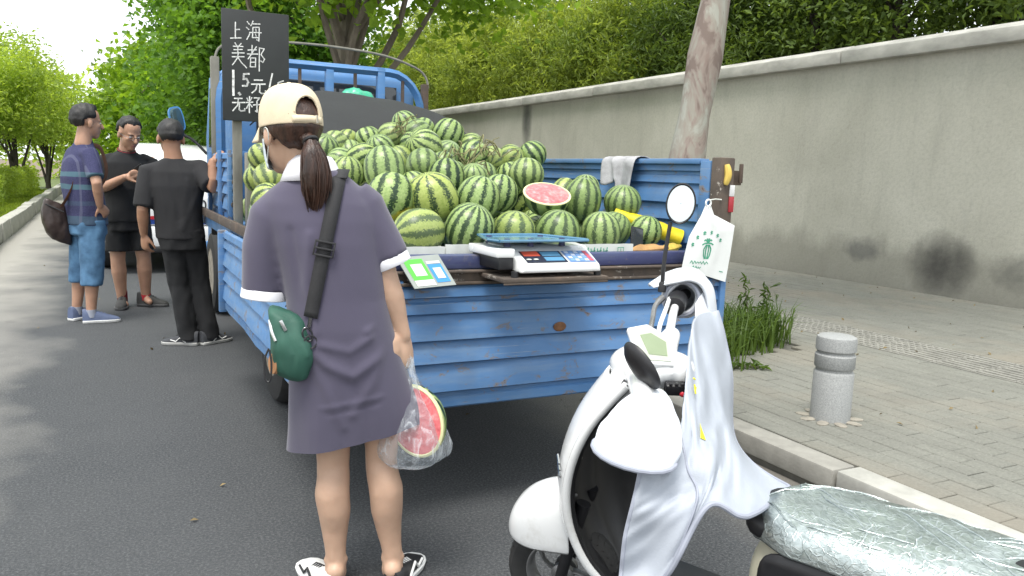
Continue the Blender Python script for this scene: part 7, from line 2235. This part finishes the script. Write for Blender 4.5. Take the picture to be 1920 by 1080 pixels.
# side cover with pale edge trim under the seat
mb = MB()
sc2 = [[S_ @ V((x, .150+.02*b, z)) for b, z in ((0, z1), (1, (z0+z1)/2), (0, z0))] for x, z0, z1 in ((-.755, .40, .60), (-.85, .27, .61), (-1.1, .27, .615), (-1.45, .40, .60))]
sd2 = link('side_cover', with_mods(MB().grid(sc2).mesh(angle=180), [('SUBSURF', dict(levels=2, render_levels=2)), ('SOLIDIFY', dict(thickness=.01))]), M_SBK, scoot)
MB().tube(catmull([S_ @ V((-.92, .172, .30)), S_ @ V((-.90, .182, .44)), S_ @ V((-.93, .182, .53)), S_ @ V((-1.05, .180, .57)), S_ @ V((-1.45, .172, .585))], 6), .008, 8).obj('edge_trim', M_SW, sd2)
rwM = S_ @ Matrix.Translation((-1.28, 0, .2)) @ Matrix.Rotation(R(90), 4, 'X')
rt = MB().lathe([(.128, -.04), (.150, -.05), (.178, -.048), (.194, -.03), (.200, 0), (.194, .03), (.178, .048), (.150, .05), (.128, .04)], 48, rwM, cap=False).obj('rear_wheel', M_RUBBER, scoot)
MB().lathe([(.131, -.033), (.10, -.03), (.09, -.045), (.002, -.05)], 32, rwM).obj('hub_motor', M_ALLOY, rt); MB().lathe([(.131, .033), (.10, .03), (.09, .045), (.002, .05)], 32, rwM).obj('hub_motor', M_ALLOY, rt)
MB().tube([S_ @ V((-.62, .10, .22)), (S_ @ V((-.66, .24, .05))).xy.to_3d() + V((0, 0, .012))], .011, 8, round_ends=True).obj('kickstand', M_ALLOY, scoot)

# bubble foil sun cover on the seat
def foil():
    m, nt, b = new_mat('crinkled_foil')
    v = coords(nt, 1.0)
    vo = node(nt, 'ShaderNodeTexVoronoi', feature='DISTANCE_TO_EDGE'); vo.inputs['Scale'].default_value = 34
    wv = node(nt, 'ShaderNodeVectorMath', operation='ADD'); nz = node(nt, 'ShaderNodeTexNoise'); nz.inputs['Scale'].default_value = 9; nz.inputs['Detail'].default_value = 3
    nt.links.new(v, nz.inputs['Vector'])
    sc = node(nt, 'ShaderNodeVectorMath', operation='SCALE'); sc.inputs['Scale'].default_value = .22
    nt.links.new(nz.outputs['Color'], sc.inputs[0]); nt.links.new(v, wv.inputs[0]); nt.links.new(sc.outputs[0], wv.inputs[1]); nt.links.new(wv.outputs[0], vo.inputs['Vector'])
    n2 = noisef(nt, coords(nt, (1, .4, 1)), 60, 5, .7, 1.5)
    h = mth(nt, 'ADD', mth(nt, 'MULTIPLY', ramp(nt, vo.outputs[0], [(0, 1), (.07, 0)]), .35), mth(nt, 'MULTIPLY', n2, .8))
    b.inputs['Metallic'].default_value = .9
    nt.links.new(ramp(nt, n2, [(.35, (.30, .345, .335)), (.6, (.52, .57, .56))]), b.inputs['Base Color'])
    b.inputs['Roughness'].default_value = .30
    set_bump(nt, b, h, .38, .005)
    return m
fo = thing('seat_foil', 'crinkled silver bubble foil laid over the scooter seat against the sun', 'seat cover', (1.60, 1.10, .60))
rows_ = []
for i in range(34):
    t = i/33; x = -.69 - .92*t
    hw = .050 + .105*min(1, (t*7)**.6) if t < .14 else .150 + .012*math.sin(t*3)
    row = []
    for k in range(25):
        q = -1 + 2*k/24
        y = hw*math.sin(q*1.45)/math.sin(1.45)
        z = .676 + .012*math.sin(t*4) - .075*abs(q)**3.2 - .05*max(0, .06-t)/.06*.7
        wv_ = .006*noise.noise(V((x*9, y*12, 1))) + .004*noise.noise(V((x*24, y*30, 5)))
        row.append(S_ @ V((x, y*1.04, z + wv_)))
    rows_.append(row)
me = with_mods(MB().grid(rows_).mesh(angle=180), [('SUBSURF', dict(levels=2, render_levels=2)), ('SOLIDIFY', dict(thickness=.004, offset=1))])
M_FOIL = foil()
fo_o = link('foil_sheet', me, M_FOIL, fo)
cr_ = MB(); rc = random.Random(6)
for k in range(40):
    i0 = rc.randint(0, 26); k0 = rc.randint(2, 18); pts = []
    di, dk = rc.choice(((1, 0), (1, 1), (1, -1), (0, 1))), 0
    for j in range(rc.randint(4, 9)):
        ii, kk = i0 + di[0]*j, k0 + di[1]*j
        if not (0 <= ii < 34 and 0 <= kk < 25): break
        pts.append(rows_[ii][kk] + V((rc.uniform(-.004, .004), rc.uniform(-.004, .004), .0045)))
    if len(pts) > 2: cr_.tube(pts, [.0006] + [.0022]*(len(pts)-2) + [.0006], 5)
tag(cr_.obj('crease', M_FOIL, fo_o), kind='stuff')

# quilted wind cover: two hand muffs and a hanging apron
cov = thing('wind_cover', 'silver and white quilted wind cover with hand muffs hanging over the scooter front', 'wind cover', (1.35, 1.55, .60))
net_ = [[[1.087, 1.428, .707], [1.217, 1.469, .742], [1.338, 1.595, .853], [1.492, 1.76, .956], [1.646, 1.84, .959]],
        [[1.066, 1.424, .615], [1.199, 1.41, .671], [1.299, 1.485, .748], [1.46, 1.638, .803], [1.635, 1.753, .806]],
        [[1.051, 1.429, .525], [1.194, 1.369, .61], [1.294, 1.408, .679], [1.443, 1.537, .686], [1.603, 1.67, .608]],
        [[1.037, 1.419, .421], [1.116, 1.36, .446], [1.192, 1.316, .627], [1.31, 1.315, .577], [1.546, 1.411, .583]]]
pt_ = patch(net_, 14, 16)
nr, nc = len(pt_), len(pt_[0])
for i in range(nr):
    for j in range(nc):
        u, v = j/(nc-1), i/(nr-1)
        p = pt_[i][j]
        w = .020*math.sin(u*15 + v*3.2)*v**.7*(.4 + .6*u) + .020*noise.noise(V((u*7, v*4, 3))) + .005*noise.noise(V((u*17, v*9, 9))) + .006*(1-2*abs(noise.noise(V((u*7+v*3, v*4, 4))))) + .010*math.sin(v*21 + u*6)*max(0, u-.45)*v*(1-v)*3
        nrm_ = -CF*.8 - CR*.15 + V((0, 0, .55))
        pt_[i][j] = p + nrm_.normalized()*w
me = with_mods(MB().grid(pt_).mesh(angle=180), [('SUBSURF', dict(levels=1, render_levels=1)), ('SOLIDIFY', dict(thickness=.007, offset=0))])
ap = link('apron', me, M_SILV, cov)
MB().tube(pt_[-1], .0065, 8).obj('piping', M_PIPE, ap)
MB().tube([r[-1] for r in pt_], .005, 8).obj('piping', M_PIPE, ap); MB().tube([r[0] for r in pt_], .0055, 8).obj('piping', M_PIPE, ap)
seam = [pt_[i][int((nc-1)*.27)] - CF*.003 + V((0, 0, .003)) for i in range(nr)]
MB().tube(seam, .0035, 6).obj('seam', M_PIPE, ap)
# warning triangle printed on the apron
def on_apron(p):
    best = min(((q-p).length, i, j) for i, r in enumerate(pt_) for j, q in enumerate(r))
    return best
M_YEL = pm('yellow_print', (.72, .66, .02), .6, var=.1)
abvh = BVHTree.FromPolygons([v.co.copy() for v in ap.data.vertices], [tuple(p.vertices) for p in ap.data.polygons])
pm_inv = mat_of(cov)
def stick(p):
    l = pm_inv.inverted() @ V(p); h = abvh.find_nearest(l)
    n = h[1]; n = n if n.dot(V((0, 0, 1.35)) - V(p)) > 0 else -n
    return pm_inv @ (h[0] + n*.010)
tri = [V((1.297, 1.492, .752)), V((1.281, 1.454, .714)), V((1.266, 1.464, .718))]
g = MB(); n_ = 6; idx = {}
for a in range(n_+1):
    for b_ in range(n_+1-a):
        p = tri[0]*(1-(a+b_)/n_) + tri[1]*(a/n_) + tri[2]*(b_/n_); idx[(a, b_)] = len(g.v); g.v.append(stick(p))
for a in range(n_):
    for b_ in range(n_-a):
        g.f.append((idx[(a, b_)], idx[(a+1, b_)], idx[(a, b_+1)]))
        if a+b_ < n_-1: g.f.append((idx[(a+1, b_)], idx[(a+1, b_+1)], idx[(a, b_+1)]))
tri_o = g.obj('warning_triangle', M_YEL, ap, smooth=False)
g = MB()
for a, b_ in (((1.336, 1.535, .845), (1.329, 1.520, .825)), ((1.342, 1.545, .860), (1.349, 1.548, .852)), ((1.333, 1.530, .833), (1.341, 1.532, .838))):
    a, b_ = stick(a), stick(b_); g.tube([a, b_], .0022, 5)
g.obj('yellow_letters', M_YEL, ap)
# muffs
def muff(rings_, name, mat, seed, open_end=True):
    mb = MB(); mb.loft(rings_, cap=False)
    n = len(rings_[0])
    mb.f.append(tuple(range(n)))
    me = with_mods(mb.mesh(angle=180), [('SUBSURF', dict(levels=2, render_levels=2)), ('SOLIDIFY', dict(thickness=.012, offset=-1))])
    displace(me, lambda p, nn: .006*noise.noise(p*13 + V((seed, 0, 0))) + .003*noise.noise(p*31))
    o = link(name, me, mat, cov)
    MB().tube(rings_[-1] + [rings_[-1][0]], .0062, 8).obj('piping', M_PIPE, o)
    return o
up_ = V((0, 0, 1))
def mring(c, s, u, ra, rb, fn=None, n=20):
    r_ = circle(V(c), V(s).normalized(), V(u).normalized(), ra, rb, n)
    return r_ if fn is None else [fn(p, 2*math.pi*k/n) for k, p in enumerate(r_)]
muff([mring((1.205, 1.568, .832), CR, CF, .018, .018), mring((1.200, 1.560, .824), CR, CF, .045, .045), mring((1.167, 1.522, .795), CR + up_*-.15, CF + up_*.3, .072, .056), mring((1.130, 1.488, .768), CR + up_*-.12, CF + up_*.35, .094, .062),
      mring((1.100, 1.466, .742), CR + up_*-.14, CF + up_*.35, .104, .066), mring((1.080, 1.452, .718), CR*1.0 + up_*-.16, CF + up_*.35, .098, .060)], 'hand_muff', M_QUILT, 2)
peak = V((1.440, 1.925, 1.040))
def pk(p, a):
    w = math.exp(-((a-2.75)/.42)**2)
    return p.lerp(peak + (p-V((1.551, 1.895, 1.001)))*.15, min(1, w*.92))
muff([mring((1.690, 2.020, .985), CR, up_, .020, .020), mring((1.672, 2.004, .988), CR, up_, .045, .045), mring((1.622, 1.958, .994), CR, up_, .070, .072), mring((1.568, 1.905, 1.000), CR, up_, .072, .074), mring((1.535, 1.875, .998), CR, up_, .052, .052)], 'hand_muff', M_QUILT, 6)
sk = [[V((1.560, 1.842, .985)), V((1.600, 1.855, 1.02)), V((1.640, 1.870, 1.00)), V((1.655, 1.880, .975))], [V((1.540, 1.815, .950)), V((1.585, 1.825, .962)), V((1.630, 1.845, .960)), V((1.662, 1.868, .945))], [V((1.500, 1.770, .905)), V((1.555, 1.782, .915)), V((1.612, 1.805, .910)), V((1.650, 1.830, .890))]]
link('muff_skirt', with_mods(MB().grid(patch(sk, 6, 6)).mesh(angle=180), [('SOLIDIFY', dict(thickness=.008, offset=0))]), M_QUILT, cov)

hood = [[V((1.468, 1.950, 1.030)), V((1.565, 1.970, 1.066)), V((1.640, 1.950, 1.062)), V((1.685, 1.920, 1.012)), V((1.690, 1.890, .925))],
        [V((1.452, 1.926, 1.038)), V((1.525, 1.918, 1.074)), V((1.592, 1.892, 1.082)), V((1.642, 1.868, 1.032)), V((1.652, 1.850, .930))],
        [V((1.458, 1.912, 1.026)), V((1.498, 1.868, 1.046)), V((1.545, 1.846, 1.058)), V((1.588, 1.834, 1.022)), V((1.606, 1.822, .935))]]
hp = patch(hood, 7, 7)
for i, r_ in enumerate(hp):
    for j, q in enumerate(r_): r_[j] = q + V((0, 0, .005*noise.noise(q*26)))
link('muff_hood', with_mods(MB().grid(hp).mesh(angle=180), [('SUBSURF', dict(levels=1, render_levels=1)), ('SOLIDIFY', dict(thickness=.008, offset=0))]), M_QUILT, cov)
